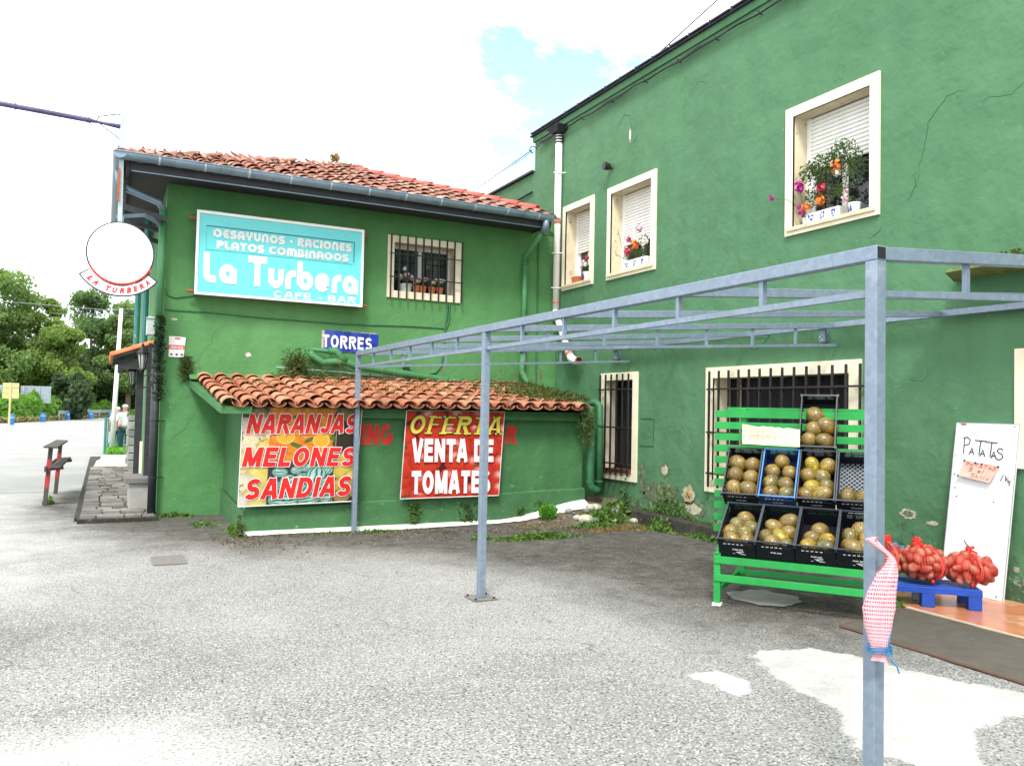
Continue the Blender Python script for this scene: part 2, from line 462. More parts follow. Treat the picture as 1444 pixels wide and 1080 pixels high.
M['slate'] = mat('paving_slate', (0.15, 0.14, 0.13), 0.8, var=0.3, vs=4, bump=0.5, bs=30, rand=0.45, dirt=(0.42, 0.40, 0.36), ds=5, dp=0.62)
M['stone_block'] = mat('grey_stone_block', (0.22, 0.23, 0.22), 0.85, var=0.25, vs=6, bump=0.5, bs=30, rand=0.3)
M['soil'] = mat('brown_soil', (0.11, 0.085, 0.06), 0.98, var=0.3, vs=5, bump=0.9, bs=25, dirt=(0.24, 0.22, 0.17), ds=12, dp=0.56)
M['grass_ground'] = mat('grassy_ground', (0.07, 0.12, 0.03), 0.95, var=0.4, vs=1.5)
M['floor_tile'] = mat('terracotta_floor', (0.46, 0.17, 0.075), 0.3, spec=0.5, var=0.16, vs=3, dirt=(0.60, 0.36, 0.22), ds=2, dp=0.5)


def leafmat(name, a, b, c3=None, scale=2.5, trans=0.4):
    g = G(name, 0.55, 0, 0.3)
    c = g.mix(g.ramp(g.noise(scale, 6, 0.7), (0.32, 0.0), (0.68, 1.0)), a, b)
    if c3:
        c = g.mix(g.ramp(g.noise(scale * 7, 3, 0.7), (0.58, 0.0), (0.66, 1.0)), c, c3)
    g.col(c)
    tr = g.n('ShaderNodeBsdfTranslucent')
    x = g.n('ShaderNodeVectorMath', operation='MULTIPLY')
    g.l(c, x.inputs[0])
    x.inputs[1].default_value = (1.6, 1.7, 0.7)
    g.l(x.outputs[0], tr.inputs['Color'])
    ms = g.n('ShaderNodeMixShader')
    ms.inputs[0].default_value = trans
    g.l(g.b.outputs[0], ms.inputs[1])
    g.l(tr.outputs[0], ms.inputs[2])
    g.l(ms.outputs[0], g.t.nodes['Material Output'].inputs[0])
    return g.m


M['leaf_tree'] = leafmat('tree_leaves', (0.10, 0.17, 0.065), (0.19, 0.29, 0.10), (0.26, 0.36, 0.16), 0.5)
M['leaf_tree2'] = leafmat('deep_tree_leaves', (0.08, 0.145, 0.065), (0.14, 0.23, 0.095), (0.20, 0.29, 0.14), 0.5)
M['leaf_tree3'] = leafmat('yellowish_tree_leaves', (0.10, 0.17, 0.045), (0.20, 0.29, 0.07), (0.28, 0.36, 0.13), 0.5)
M['leaf_bush'] = leafmat('dark_bush_leaves', (0.045, 0.080, 0.045), (0.075, 0.12, 0.06), None, 1)
M['fern'] = leafmat('fern_leaves', (0.07, 0.17, 0.03), (0.16, 0.32, 0.06), (0.05, 0.09, 0.02), 0.8)
M['weed'] = leafmat('weed_leaves', (0.06, 0.13, 0.025), (0.11, 0.21, 0.04), (0.16, 0.15, 0.06), 6, .25)
M['weed_bright'] = leafmat('bright_weed_leaves', (0.09, 0.27, 0.025), (0.15, 0.38, 0.05), None, 6, .25)
M['ivy'] = leafmat('dry_climber_leaves', (0.10, 0.13, 0.035), (0.05, 0.09, 0.025), (0.28, 0.20, 0.10), 8)
M['ivy_dark'] = leafmat('dark_climber_leaves', (0.015, 0.035, 0.015), (0.03, 0.06, 0.025), (0.2, 0.22, 0.18), 12)
M['dry'] = leafmat('dry_grass_stalks', (0.30, 0.20, 0.09), (0.20, 0.15, 0.06), None, 8)
M['house_leaf'] = leafmat('window_plant_leaves', (0.045, 0.085, 0.03), (0.09, 0.15, 0.05), (0.14, 0.2, 0.09), 12)


def tilemat(name, a, b, c3):
    g = G(name, 0.85, 0, 0.25)
    oi = g.n('ShaderNodeObjectInfo')
    geo = g.n('ShaderNodeNewGeometry')
    c = g.ramp(oi.outputs['Random'], (0.0, a), (0.45, b), (0.85, c3), (1.0, tuple(x * 0.55 for x in b)))
    g2 = g.ramp(g.noise(9, 6, 0.65, vec=geo.outputs['Position']), (0.35, 0.55), (0.7, 1.25))
    c = g.mix(1.0, c, g2, 'MULTIPLY')
    li = g.ramp(g.noise(14, 8, 0.7, vec=geo.outputs['Position']), (0.60, 0.0), (0.66, 0.7))
    c = g.mix(li, c, (0.42, 0.36, 0.27))
    g.col(c)
    g.bump(g.noise(40, 4, vec=geo.outputs['Position']), 0.4, 0.006)
    return g.m


M['roof_tile'] = tilemat('clay_tile', (0.42, 0.20, 0.15), (0.31, 0.14, 0.105), (0.50, 0.31, 0.24))
M['lean_tile'] = tilemat('orange_clay_tile', (0.48, 0.185, 0.10), (0.37, 0.135, 0.075), (0.54, 0.28, 0.17))
M['tile_under'] = mat('under_tile_clay', (0.16, 0.06, 0.035), 0.9, var=0.3, vs=12)
M['red_mortar'] = mat('red_hip_mortar', (0.55, 0.12, 0.10), 0.8, var=0.2, vs=6, bump=0.4, bs=20)
M['orange_tile'] = mat('porch_tile', (0.58, 0.17, 0.07), 0.8, var=0.15, vs=6)
M['slate_edge'] = mat('dark_roof_edge', (0.025, 0.028, 0.045), 0.6, var=0.3, vs=5)
M['flashing'] = mat('pale_flashing', (0.55, 0.52, 0.46), 0.8)


def melon_mat(name, base, stripe, blot):
    g = G(name, 0.28, 0, 0.6)
    oi = g.n('ShaderNodeObjectInfo')
    off = g.n('ShaderNodeVectorMath', operation='ADD')
    g.l(g.o, off.inputs[0])
    g.l(oi.outputs['Random'], off.inputs[1])
    sep = g.n('ShaderNodeSeparateXYZ')
    g.l(g.o, sep.inputs[0])
    ang = g.math('ARCTAN2', sep.outputs['Y'], sep.outputs['X'])
    nz = g.noise(3.2, 5, 0.7, vec=off.outputs[0])
    w = g.math('SINE', g.math('ADD', g.math('MULTIPLY', ang, 23.0), g.math('MULTIPLY', nz, 17.0)))
    line = g.ramp(g.math('ADD', g.math('MULTIPLY', w, 0.5), 0.5), (0.62, 0.0), (0.9, 0.8))
    c = g.mix(g.ramp(g.noise(2.2, 5, 0.6, vec=off.outputs[0]), (0.4, 0.0), (0.62, 1.0)), base, tuple(x * 0.62 for x in base))
    bl = g.ramp(g.noise(1.2, 2, 0.5, vec=off.outputs[0]), (0.56, 0.0), (0.66, 1.0))
    c = g.mix(bl, c, blot)
    c = g.mix(line, c, stripe)
    sc = g.n('ShaderNodeVectorMath', operation='SCALE')
    g.l(c, sc.inputs[0])
    g.l(g.math('ADD', g.math('MULTIPLY', oi.outputs['Random'], 0.5), 0.72), sc.inputs['Scale'])
    g.col(sc.outputs[0])
    g.bump(line, 0.35, 0.003)
    return g.m


M['melon'] = melon_mat('netted_melon_skin', (0.140, 0.088, 0.014), (0.33, 0.24, 0.08), (0.30, 0.18, 0.010))
M['melon_green'] = melon_mat('greenish_netted_melon_skin', (0.080, 0.072, 0.012), (0.29, 0.235, 0.08), (0.30, 0.20, 0.012))
M['melon_yellow'] = melon_mat('yellow_melon_skin', (0.28, 0.19, 0.012), (0.30, 0.22, 0.045), (0.68, 0.42, 0.008))


def net_mat(name, col, scale, cover, rough=0.5):
    g = G(name, rough, 0, 0.4)
    g.col(col)
    sep = g.n('ShaderNodeSeparateXYZ')
    g.l(g.tc.outputs['UV'], sep.inputs[0])
    a = g.math('FRACT', g.math('MULTIPLY', sep.outputs['X'], scale[0]))
    b = g.math('FRACT', g.math('MULTIPLY', sep.outputs['Y'], scale[1]))
    la = g.math('LESS_THAN', a, cover)
    lb = g.math('LESS_THAN', b, cover)
    f = g.math('MAXIMUM', la, lb)
    tr = g.n('ShaderNodeBsdfTransparent')
    ms = g.n('ShaderNodeMixShader')
    g.l(f, ms.inputs[0])
    g.l(tr.outputs[0], ms.inputs[1])
    g.l(g.b.outputs[0], ms.inputs[2])
    g.l(ms.outputs[0], g.t.nodes['Material Output'].inputs[0])
    return g.m


M['net_red'] = net_mat('red_net', (0.62, 0.02, 0.015), (64, 42), 0.20)
M['net_pink'] = net_mat('pink_white_net', (0.74, 0.40, 0.45), (40, 58), 0.45)


def print_mat(name):
    g = G(name, 0.5, 0, 0.3)
    a = g.n('ShaderNodeAttribute', attribute_name='Col')
    g.col(g.mix(1.0, a.outputs['Color'], (0.66, 0.60, 0.60), 'MULTIPLY'))
    return g.m


M['print'] = print_mat('printed_vinyl')

# ------------------------------------------------------------------ mesh helpers
class MB:
    def __init__(s):
        s.v = []
        s.f = []
        s.mi = []

    def add(s, vs, fs, mi=0):
        k = len(s.v)
        s.v += [tuple(p) for p in vs]
        for f in fs:
            s.f.append(tuple(i + k for i in f))
            s.mi.append(mi)

    def box(s, x0, x1, y0, y1, z0, z1, mi=0):
        s.add([(x0, y0, z0), (x1, y0, z0), (x1, y1, z0), (x0, y1, z0), (x0, y0, z1), (x1, y0, z1), (x1, y1, z1), (x0, y1, z1)],
              [(0, 3, 2, 1), (4, 5, 6, 7), (0, 1, 5, 4), (1, 2, 6, 5), (2, 3, 7, 6), (3, 0, 4, 7)], mi)

    def obox(s, c, ax, ay, az, hx, hy, hz, mi=0):
        """oriented box: centre, three unit axes, half sizes"""
        c, ax, ay, az = Vector(c), Vector(ax), Vector(ay), Vector(az)
        vs = []
        for sz in (-1, 1):
            for sx, sy in ((-1, -1), (1, -1), (1, 1), (-1, 1)):
                vs.append(c + ax * hx * sx + ay * hy * sy + az * hz * sz)
        s.add(vs, [(0, 3, 2, 1), (4, 5, 6, 7), (0, 1, 5, 4), (1, 2, 6, 5), (2, 3, 7, 6), (3, 0, 4, 7)], mi)

    def beam(s, a, b, w, h, mi=0, up=(0, 0, 1)):
        a, b = Vector(a), Vector(b)
        d = (b - a)
        L = d.length
        d.normalize()
        u = Vector(up)
        if abs(d.dot(u)) > 0.98:
            u = Vector((0, 1, 0))
        sx = d.cross(u).normalized()
        uu = sx.cross(d).normalized()
        s.obox((a + b) / 2, d, sx, uu, L / 2, w / 2, h / 2, mi)

    def quad(s, a, b, c, d, mi=0):
        s.add([a, b, c, d], [(0, 1, 2, 3)], mi)

    def poly(s, pts, mi=0):
        s.add(pts, [tuple(range(len(pts)))], mi)

    def tube(s, pts, r, n=8, mi=0, caps=True):
        pts = [Vector(p) for p in pts]
        rs = r if isinstance(r, (list, tuple)) else [r] * len(pts)
        rings = []
        prev = None
        for i, p in enumerate(pts):
            if i == 0:
                d = pts[1] - p
            elif i == len(pts) - 1:
                d = p - pts[i - 1]
            else:
                d = (pts[i + 1] - p).normalized() + (p - pts[i - 1]).normalized()
            if d.length < 1e-9:
                d = Vector((0, 0, 1))
            d.normalize()
            if prev is None:
                u = Vector((0, 0, 1)) if abs(d.z) < 0.9 else Vector((1, 0, 0))
                a = d.cross(u).normalized()
            else:
                a = (prev - d * prev.dot(d)).normalized()
            prev = a
            b = d.cross(a)
            rings.append([p + (a * cos(2 * pi * k / n) + b * sin(2 * pi * k / n)) * rs[i] for k in range(n)])
        vs = [q for R_ in rings for q in R_]
        fs = []
        for i in range(len(pts) - 1):
            for k in range(n):
                k2 = (k + 1) % n
                fs.append((i * n + k, i * n + k2, (i + 1) * n + k2, (i + 1) * n + k))
        if caps:
            fs.append(tuple(range(n - 1, -1, -1)))
            fs.append(tuple((len(pts) - 1) * n + k for k in range(n)))
        s.add(vs, fs, mi)

    def lathe(s, c, prof, n=16, mi=0, axis=(0, 0, 1)):
        """profile of (radius, height) round an axis through c"""
        c, z = Vector(c), Vector(axis).normalized()
        u = Vector((1, 0, 0)) if abs(z.x) < 0.9 else Vector((0, 1, 0))
        a = z.cross(u).normalized()
        b = z.cross(a)
        vs, fs = [], []
        for r, h in prof:
            for k in range(n):
                t = 2 * pi * k / n
                vs.append(c + z * h + (a * cos(t) + b * sin(t)) * r)
        for i in range(len(prof) - 1):
            for k in range(n):
                k2 = (k + 1) % n
                fs.append((i * n + k, i * n + k2, (i + 1) * n + k2, (i + 1) * n + k))
        fs.append(tuple(range(n - 1, -1, -1)))
        fs.append(tuple((len(prof) - 1) * n + k for k in range(n)))
        s.add(vs, fs, mi)

    def ball(s, c, rx, ry=None, rz=None, n=10, m=7, mi=0):
        ry = ry or rx
        rz = rz or rx
        vs = [(c[0], c[1], c[2] - rz)]
        for i in range(1, m):
            t = -pi / 2 + pi * i / m
            for k in range(n):
                p = 2 * pi * k / n
                vs.append((c[0] + rx * cos(t) * cos(p), c[1] + ry * cos(t) * sin(p), c[2] + rz * sin(t)))
        vs.append((c[0], c[1], c[2] + rz))
        fs = []
        for k in range(n):
            fs.append((0, 1 + (k + 1) % n, 1 + k))
            fs.append((len(vs) - 1, 1 + (m - 2) * n + k, 1 + (m - 2) * n + (k + 1) % n))
        for i in range(m - 2):
            for k in range(n):
                k2 = (k + 1) % n
                fs.append((1 + i * n + k, 1 + i * n + k2, 1 + (i + 1) * n + k2, 1 + (i + 1) * n + k))
        s.add(vs, fs, mi)

    def mesh(s, name, mats, smooth=False):
        me = bpy.data.meshes.new(name)
        me.from_pydata(s.v, [], s.f)
        for m in (mats if isinstance(mats, (list, tuple)) else [mats]):
            me.materials.append(m)
        if len(s.mi) and max(s.mi) > 0:
            me.polygons.foreach_set('material_index', s.mi)
        if smooth:
            me.polygons.foreach_set('use_smooth', [True] * len(me.polygons))
        me.update()
        return me

    def build(s, name, mats, parent=None, smooth=False, kind=None, label=None, bevel=0):
        return link(name, s.mesh(name, mats, smooth), parent, kind, label, bevel)


W = {}


def link(name, data, parent=None, kind=None, label=None, bevel=0):
    o = bpy.data.objects.new(name, data)
    C.objects.link(o)
    if parent is not None:
        o.parent = parent
        o.matrix_parent_inverse = W.get(parent.name, Matrix()).inverted()
    if kind:
        o['kind'] = kind
    if label:
        o['label'] = label
    if bevel:
        b = o.modifiers.new('bevel', 'BEVEL')
        b.width = bevel
        b.segments = 2
        b.limit_method = 'ANGLE'
    return o


def tag(o, label, cat, group=None):
    o['label'] = label
    o['category'] = cat
    if group:
        o['group'] = group
    return o


def thing(name, label, cat, loc=(0, 0, 0), group=None):
    o = bpy.data.objects.new(name, None)
    C.objects.link(o)
    o.location = loc
    o.empty_display_size = 0.2
    W[o.name] = Matrix.Translation(Vector(loc))
    return tag(o, label, cat, group)


def empty_part(name, parent, loc):
    o = bpy.data.objects.new(name, None)
    C.objects.link(o)
    o.parent = parent
    o.matrix_parent_inverse = W.get(parent.name, Matrix()).inverted()
    o.location = loc
    W[o.name] = Matrix.Translation(Vector(loc))
    return o


def wall_quads(mb, f, a0, a1, z0, z1, holes, mi=0):
    """wall sheet in (a, z), f maps it to 3-D; holes are (a0, a1, z0, z1)"""
    xs = sorted({a0, a1} | {h[0] for h in holes} | {h[1] for h in holes})
    zs = sorted({z0, z1} | {h[2] for h in holes} | {h[3] for h in holes})
    xs = [x for x in xs if a0 <= x <= a1]
    zs = [z for z in zs if z0 <= z <= z1]
    for i in range(len(xs) - 1):
        for j in range(len(zs) - 1):
            mx, mz = (xs[i] + xs[i + 1]) / 2, (zs[j] + zs[j + 1]) / 2
            if any(h[0] < mx < h[1] and h[2] < mz < h[3] for h in holes):
                continue
            mb.quad(f(xs[i], zs[j]), f(xs[i + 1], zs[j]), f(xs[i + 1], zs[j + 1]), f(xs[i], zs[j + 1]), mi)


def leaves_mesh(name, pts, size, material, up=0.3, aspect=1.6, seed=1, flat=None):
    """one mesh of small bent leaves, one at each point"""
    r = np.random.default_rng(seed)
    P = np.asarray(pts, float)
    n = len(P)
    if n == 0:
        P = np.zeros((1, 3))
        n = 1
    d = r.normal(size=(n, 3))
    d[:, 2] += up
    d /= np.linalg.norm(d, axis=1)[:, None]
    e = r.normal(size=(n, 3))
    if flat is not None:
        e = e * 0.45 + np.asarray(flat) * 1.0
    a = np.cross(d, e)
    a /= np.linalg.norm(a, axis=1)[:, None]
    sz = np.asarray(size) * r.uniform(0.6, 1.35, size=n)
    L = (sz * aspect)[:, None] * d
    Wd = sz[:, None] * a * 0.5
    nn = np.cross(d, a) * (sz * 0.18)[:, None]
    V = np.stack([P - L * 0.5, P + Wd + nn, P + L * 0.5, P - Wd + nn], 1).reshape(-1, 3)
    F = np.arange(n * 4).reshape(n, 4)
    me = bpy.data.meshes.new(name)
    me.vertices.add(n * 4)
    me.vertices.foreach_set('co', V.ravel())
    me.loops.add(n * 4)
    me.loops.foreach_set('vertex_index', F.ravel())
    me.polygons.add(n)
    me.polygons.foreach_set('loop_start', np.arange(0, n * 4, 4))
    me.polygons.foreach_set('loop_total', np.full(n, 4))
    me.materials.append(material)
    me.update(calc_edges=True)
    return me


def blob_points(c, r, n, seed=1, shell=0.55, clumps=0):
    """points in an ellipsoid, denser near its skin; optional clumping"""
    g = np.random.default_rng(seed)
    c, r = np.asarray(c, float), np.asarray(r, float)
    if clumps:
        cc = blob_points(c, r * 0.8, clumps, seed + 5, 0.6)
        k = g.integers(0, clumps, n)
        d = g.normal(size=(n, 3))
        d /= np.linalg.norm(d, axis=1)[:, None]
        rr = g.uniform(0.3, 1, n) ** 0.5
        s = g.uniform(0.20, 0.42, clumps)[k]
        return cc[k] + d * rr[:, None] * s[:, None] * r
    d = g.normal(size=(n, 3))
    d /= np.linalg.norm(d, axis=1)[:, None]
    rr = (shell + (1 - shell) * g.uniform(0, 1, n) ** 0.6)[:, None]
    return c + d * rr * r


# ------------------------------------------------------------------ lettering
def text_verts(s, bold=0.0, shear=0.0, spacing=1.0):
    cu = bpy.data.curves.new('lettering_tmp', 'FONT')
    cu.body = s
    cu.offset = bold
    cu.shear = shear
    cu.space_character = spacing
    cu.resolution_u = 4
    ob = bpy.data.objects.new('lettering_tmp', cu)
    C.objects.link(ob)
    dg = bpy.context.evaluated_depsgraph_get()
    me = bpy.data.meshes.new_from_object(ob.evaluated_get(dg))
    vs = np.array([tuple(v.co) for v in me.vertices])
    fs = [tuple(p.vertices) for p in me.polygons]
    bpy.data.objects.remove(ob)
    bpy.data.curves.remove(cu)
    bpy.data.meshes.remove(me)
    return vs, fs


def fit_text(mb, s, o, ux, uz, w, h, mi=0, bold=0.0, shear=0.0, spacing=1.0, box=None):
    """lay text in the parallelogram o, ux*w, uz*h"""
    vs, fs = text_verts(s, bold, shear, spacing)
    if box is None:
        x0, x1 = vs[:, 0].min(), vs[:, 0].max()
        y0, y1 = vs[:, 1].min(), vs[:, 1].max()
    else:
        x0, x1, y0, y1 = box
    o, ux, uz = Vector(o), Vector(ux), Vector(uz)
    pts = [o + ux * ((v[0] - x0) / (x1 - x0) * w) + uz * ((v[1] - y0) / (y1 - y0) * h) for v in vs]
    mb.add(pts, fs, mi)
    return (x0, x1, y0, y1)


def arc(cx, cy, rx, ry, a0, a1, n=14):
    return [(cx + rx * cos(radians(a0 + (a1 - a0) * i / n)), cy + ry * sin(radians(a0 + (a1 - a0) * i / n))) for i in range(n + 1)]


def ribbon(mb, pts, wd, f, depth, mi=0, closed=False):
    """flat stroke of width wd along 2-D points, f(x, y, depth) maps to 3-D"""
    P = []
    for p in pts:
        v = Vector((p[0], p[1], 0))
        if not P or (v - P[-1]).length > 1e-5:
            P.append(v)
    n = len(P)
    L, Rr = [], []
    for i in range(n):
        if closed:
            d0, d1 = P[i] - P[i - 1], P[(i + 1) % n] - P[i]
        else:
            d0 = P[i] - P[i - 1] if i else P[1] - P[0]
            d1 = P[i + 1] - P[i] if i < n - 1 else P[i] - P[i - 1]
        d0.normalize()
        d1.normalize()
        t = (d0 + d1)
        if t.length < 1e-6:
            t = d1
        t.normalize()
        nv = Vector((-t.y, t.x, 0))
        k = 1 / max(0.5, nv.dot(Vector((-d1.y, d1.x, 0))))
        L.append(P[i] + nv * wd / 2 * k)
        Rr.append(P[i] - nv * wd / 2 * k)
    vs = [f(p.x, p.y, depth) for p in L] + [f(p.x, p.y, depth) for p in Rr]
    fs = []
    for i in range(n if closed else n - 1):
        j = (i + 1) % n
        fs.append((n + i, n + j, j, i))
    mb.add(vs, fs, mi)


# rounded geometric capitals and small letters as strokes: width, [polylines]
def glyphs(t):
    h = 1 - t / 2
    lo = t / 2
    q = {}
    q['D'] = (0.95, [[(lo, lo), (lo, h)], [(lo + t * .5, h)] + arc(0.42, .5, .5 - lo + .02, .5 - lo, 90, -90) + [(lo + t * .5, lo)]])
    q['E'] = (0.72, [[(.68, h), (.38, h)] + arc(.38, .5, .38 - lo, h - .5, 90, 270) + [(.68, lo)], [(lo + .1, .5), (.62, .5)]])
    q['S'] = (0.68, [[(.64, h), (.30, h)] + arc(.30, .75 - t * .25, .26 - t * .2, .25 - t * .25, 90, 270, 8) + [(.38, .5)] + arc(.38, .25 + t * .25, .26 - t * .2, .25 - t * .25, 90, -90, 8) + [(.02, lo)]])
    q['A'] = (0.82, [[(lo, 0)] + arc(.41, .55, .41 - lo, h - .55, 180, 0) + [(.82 - lo, 0)], [(lo, .38), (.82 - lo, .38)]])
    q['Y'] = (0.80, [[(lo, 1)] + arc(.40, .72, .40 - lo, .28, 180, 360) + [(.80 - lo, 1)], [(.40, .46), (.40, 0)]])
    q['U'] = (0.80, [[(lo, 1)] + arc(.40, .45, .40 - lo, .45 - lo, 180, 360) + [(.80 - lo, 1)]])
    q['N'] = (0.80, [[(lo, 0)] + arc(.40, .55, .40 - lo, h - .55, 180, 0) + [(.80 - lo, 0)]])
    q['O'] = (0.98, [arc(.49, .5, .49 - lo, .5 - lo, 0, 360, 22)])
    q['R'] = (0.78, [[(lo, 0), (lo, h), (.42, h)] + arc(.42, .72, .30 - lo * .5, h - .72, 90, -90, 8) + [(lo + t * .5, .72 - (h - .72))], [(.36, .42), (.70, 0)]])
    q['P'] = (0.74, [[(lo, 0), (lo, h), (.40, h)] + arc(.40, .68, .30 - lo * .5, h - .68, 90, -90, 8) + [(lo + t * .5, .68 - (h - .68))]])
    q['B'] = (0.78, [[(lo, 0), (lo, 1)], [(lo + t * .5, h), (.40, h)] + arc(.40, .74, .26 - lo * .5, h - .74, 90, -90, 8), [(lo + t * .5, lo), (.42, lo)] + arc(.42, .28, .30 - lo * .5, .28 - lo, -90, 90, 8)])
    q['C'] = (0.80, [[(.78, h), (.46, h)] + arc(.46, .5, .46 - lo, h - .5, 90, 270) + [(.78, lo)]])
    q['I'] = (t, [[(lo, 0), (lo, 1)]])
    q['L'] = (0.60, [[(lo, 1), (lo, .35)] + arc(.35, .35, .35 - lo, .35 - lo, 180, 270, 6) + [(.58, lo)]])
    q['T'] = (0.74, [[(0, h), (.74, h)], [(.37, h - lo), (.37, 0)]])
    q['M'] = (1.14, [[(lo, 0)] + arc(.335, .62, .335 - lo, h - .62, 180, 0, 8) + [(.67 - lo, 0)], [(.67 - lo, .55)] + arc(.835 - lo * .5, .62, .305 - lo * .5, h - .62, 180, 0, 8) + [(1.14 - lo, 0)]])
    q['-'] = (0.40, [[(.05, .46), (.38, .46)]])
    q[' '] = (0.35, [])
    # small letters, x-height .74
    q['a'] = (0.78, [arc(.37, .37, .37 - lo, .37 - lo, 0, 360, 20), [(.78 - lo, 0), (.78 - lo, .58)]])
    q['u'] = (0.72, [[(lo, .74)] + arc(.36, .36, .36 - lo, .36 - lo, 180, 360) + [(.72 - lo, .74)]])
    q['r'] = (0.48, [[(lo, 0), (lo, .36)] + arc(.38, .36, .38 - lo, .38 - lo, 180, 88, 8) + [(.48, .74 - lo)]])
    q['b'] = (0.78, [[(lo, 1.12), (lo, .20)], arc(.41, .37, .37 - lo, .37 - lo, 0, 360, 20)])
    q['e'] = (0.76, [[(.10, .37), (.70, .37)], arc(.38, .37, .37 - lo, .37 - lo, 20, 318, 18)])
    q['l'] = (0.62, [[(lo, 1.12), (lo, .35)] + arc(.35, .35, .35 - lo, .35 - lo, 180, 270, 6) + [(.56, lo)]])
    q['t'] = (0.86, [[(0, 1.02), (.86, 1.02)], [(.43, 1.02 - lo), (.43, 0)]])
    return q


def stroke_text(mb, s, x0, x1, z0, z1, y, t=0.22, gap=0.10, mi=0, wt=None, fx=None):
    """text on the plane y facing -y, filling x0..x1 and one cap height z0..z1"""
    q = glyphs(t)
    tot = sum(q[c][0] for c in s) + gap * (len(s) - 1)
    kx = (x1 - x0) / tot
    kz = (z1 - z0)
    cur = 0.0
    n = 0
    for c in s:
        w, lines = q[c]
        for ln in lines:
            n += 1
            dep = (n % 4) * 0.0012

            def f(a, b, d, cur=cur):
                return (x0 + (cur + a) * kx, y - d, z0 + b * kz)
            closed = len(ln) > 18 and abs(ln[0][0] - ln[-1][0]) < 1e-6 and abs(ln[0][1] - ln[-1][1]) < 1e-6
            ribbon(mb, ln[:-1] if closed else ln, wt or t, f, dep, mi, closed)
        cur += w + gap


def block(t, s=.0):
    """bold upright sign-writer's capitals as strokes: width, [polylines]"""
    h, lo = 1 - t / 2, t / 2
    W_ = .74
    q = {}
    q['N'] = (.76, [[(lo, 0), (lo, 1)], [(lo, .96), (.76 - lo, .04)], [(.76 - lo, 0), (.76 - lo, 1)]])
    q['A'] = (.80, [[(lo * .8, 0), (.36, 1)], [(.44, 1), (.80 - lo * .8, 0)], [(.18, .30), (.62, .30)]])
    q['V'] = (.78, [[(lo * .8, 1), (.36, 0)], [(.42, 0), (.78 - lo * .8, 1)]])
    q['R'] = (.74, [[(lo, 0), (lo, 1)], [(t, h), (.44, h)] + arc(.44, .74, .30 - lo, h - .74, 90, -90, 8) + [(t, .74 - (h - .74))], [(.38, .46), (.68, 0)]])
    q['P'] = (.70, [[(lo, 0), (lo, 1)], [(t, h), (.42, h)] + arc(.42, .71, .28 - lo, h - .71, 90, -90, 8) + [(t, .71 - (h - .71))]])
    q['J'] = (.60, [[(.60 - lo, 1), (.60 - lo, .30)] + arc(.31, .30, .29 - lo, .30 - lo, 0, -175, 8)])
    q['S'] = (.70, [arc(.35, .73, .33 - lo, .27 - lo, 20, 180, 8) + arc(.35, .73, .33 - lo, .23, 180, 262, 5)[1:] + arc(.35, .28, .35 - lo, .235, 82, 0, 5) + arc(.35, .28, .35 - lo, .28 - lo, 0, -165, 8)[1:]])
    q['M'] = (.90, [[(lo, 0), (lo, 1)], [(lo + .03, .97), (.45, .05)], [(.45, .05), (.87 - lo, .97)], [(.90 - lo, 0), (.90 - lo, 1)]])
    q['E'] = (.64, [[(lo, 0), (lo, 1)], [(t, h), (.62, h)], [(t, .52), (.58, .52)], [(t, lo), (.64, lo)]])
    q['F'] = (.62, [[(lo, 0), (lo, 1)], [(t, h), (.62, h)], [(t, .52), (.56, .52)]])
    q['L'] = (.60, [[(lo, 0), (lo, 1)], [(t, lo), (.60, lo)]])
    q['O'] = (.80, [arc(.40, .5, .40 - lo, .5 - lo, 0, 360, 24)])
    q['C'] = (.76, [arc(.40, .5, .40 - lo, .5 - lo, 42, 318, 20)])
    q['G'] = (.80, [arc(.40, .5, .40 - lo, .5 - lo, 42, 330, 20), [(.80 - lo, .12), (.80 - lo, .46)], [(.44, .44), (.80, .44)]])
    q['D'] = (.76, [[(lo, 0), (lo, 1)], [(t, h), (.34, h)] + arc(.34, .5, .42 - lo, .5 - lo, 90, -90, 12) + [(t, lo)]])
    q['I'] = (t, [[(lo, 0), (lo, 1)]])
    q['T'] = (.68, [[(0, h), (.68, h)], [(.34, h), (.34, 0)]])
    q['K'] = (.74, [[(lo, 0), (lo, 1)], [(.64, 1), (t * .9, .42)], [(.30, .62), (.66, 0)]])
    q['U'] = (.74, [[(lo, 1), (lo, .35)] + arc(.37, .35, .37 - lo, .35 - lo, 180, 360, 10) + [(.74 - lo, 1)]])
    q['B'] = (.72, [[(lo, 0), (lo, 1)], [(t, h), (.42, h)] + arc(.42, .745, .26 - lo, h - .745, 90, -90, 8) + [(t, .49)], [(t, lo), (.42, lo)] + arc(.42, .28, .30 - lo, .28 - lo, -90, 90, 8)])
    q['-'] = (.40, [[(.04, .42), (.36, .42)]])
    q[' '] = (.30, [])
    return q


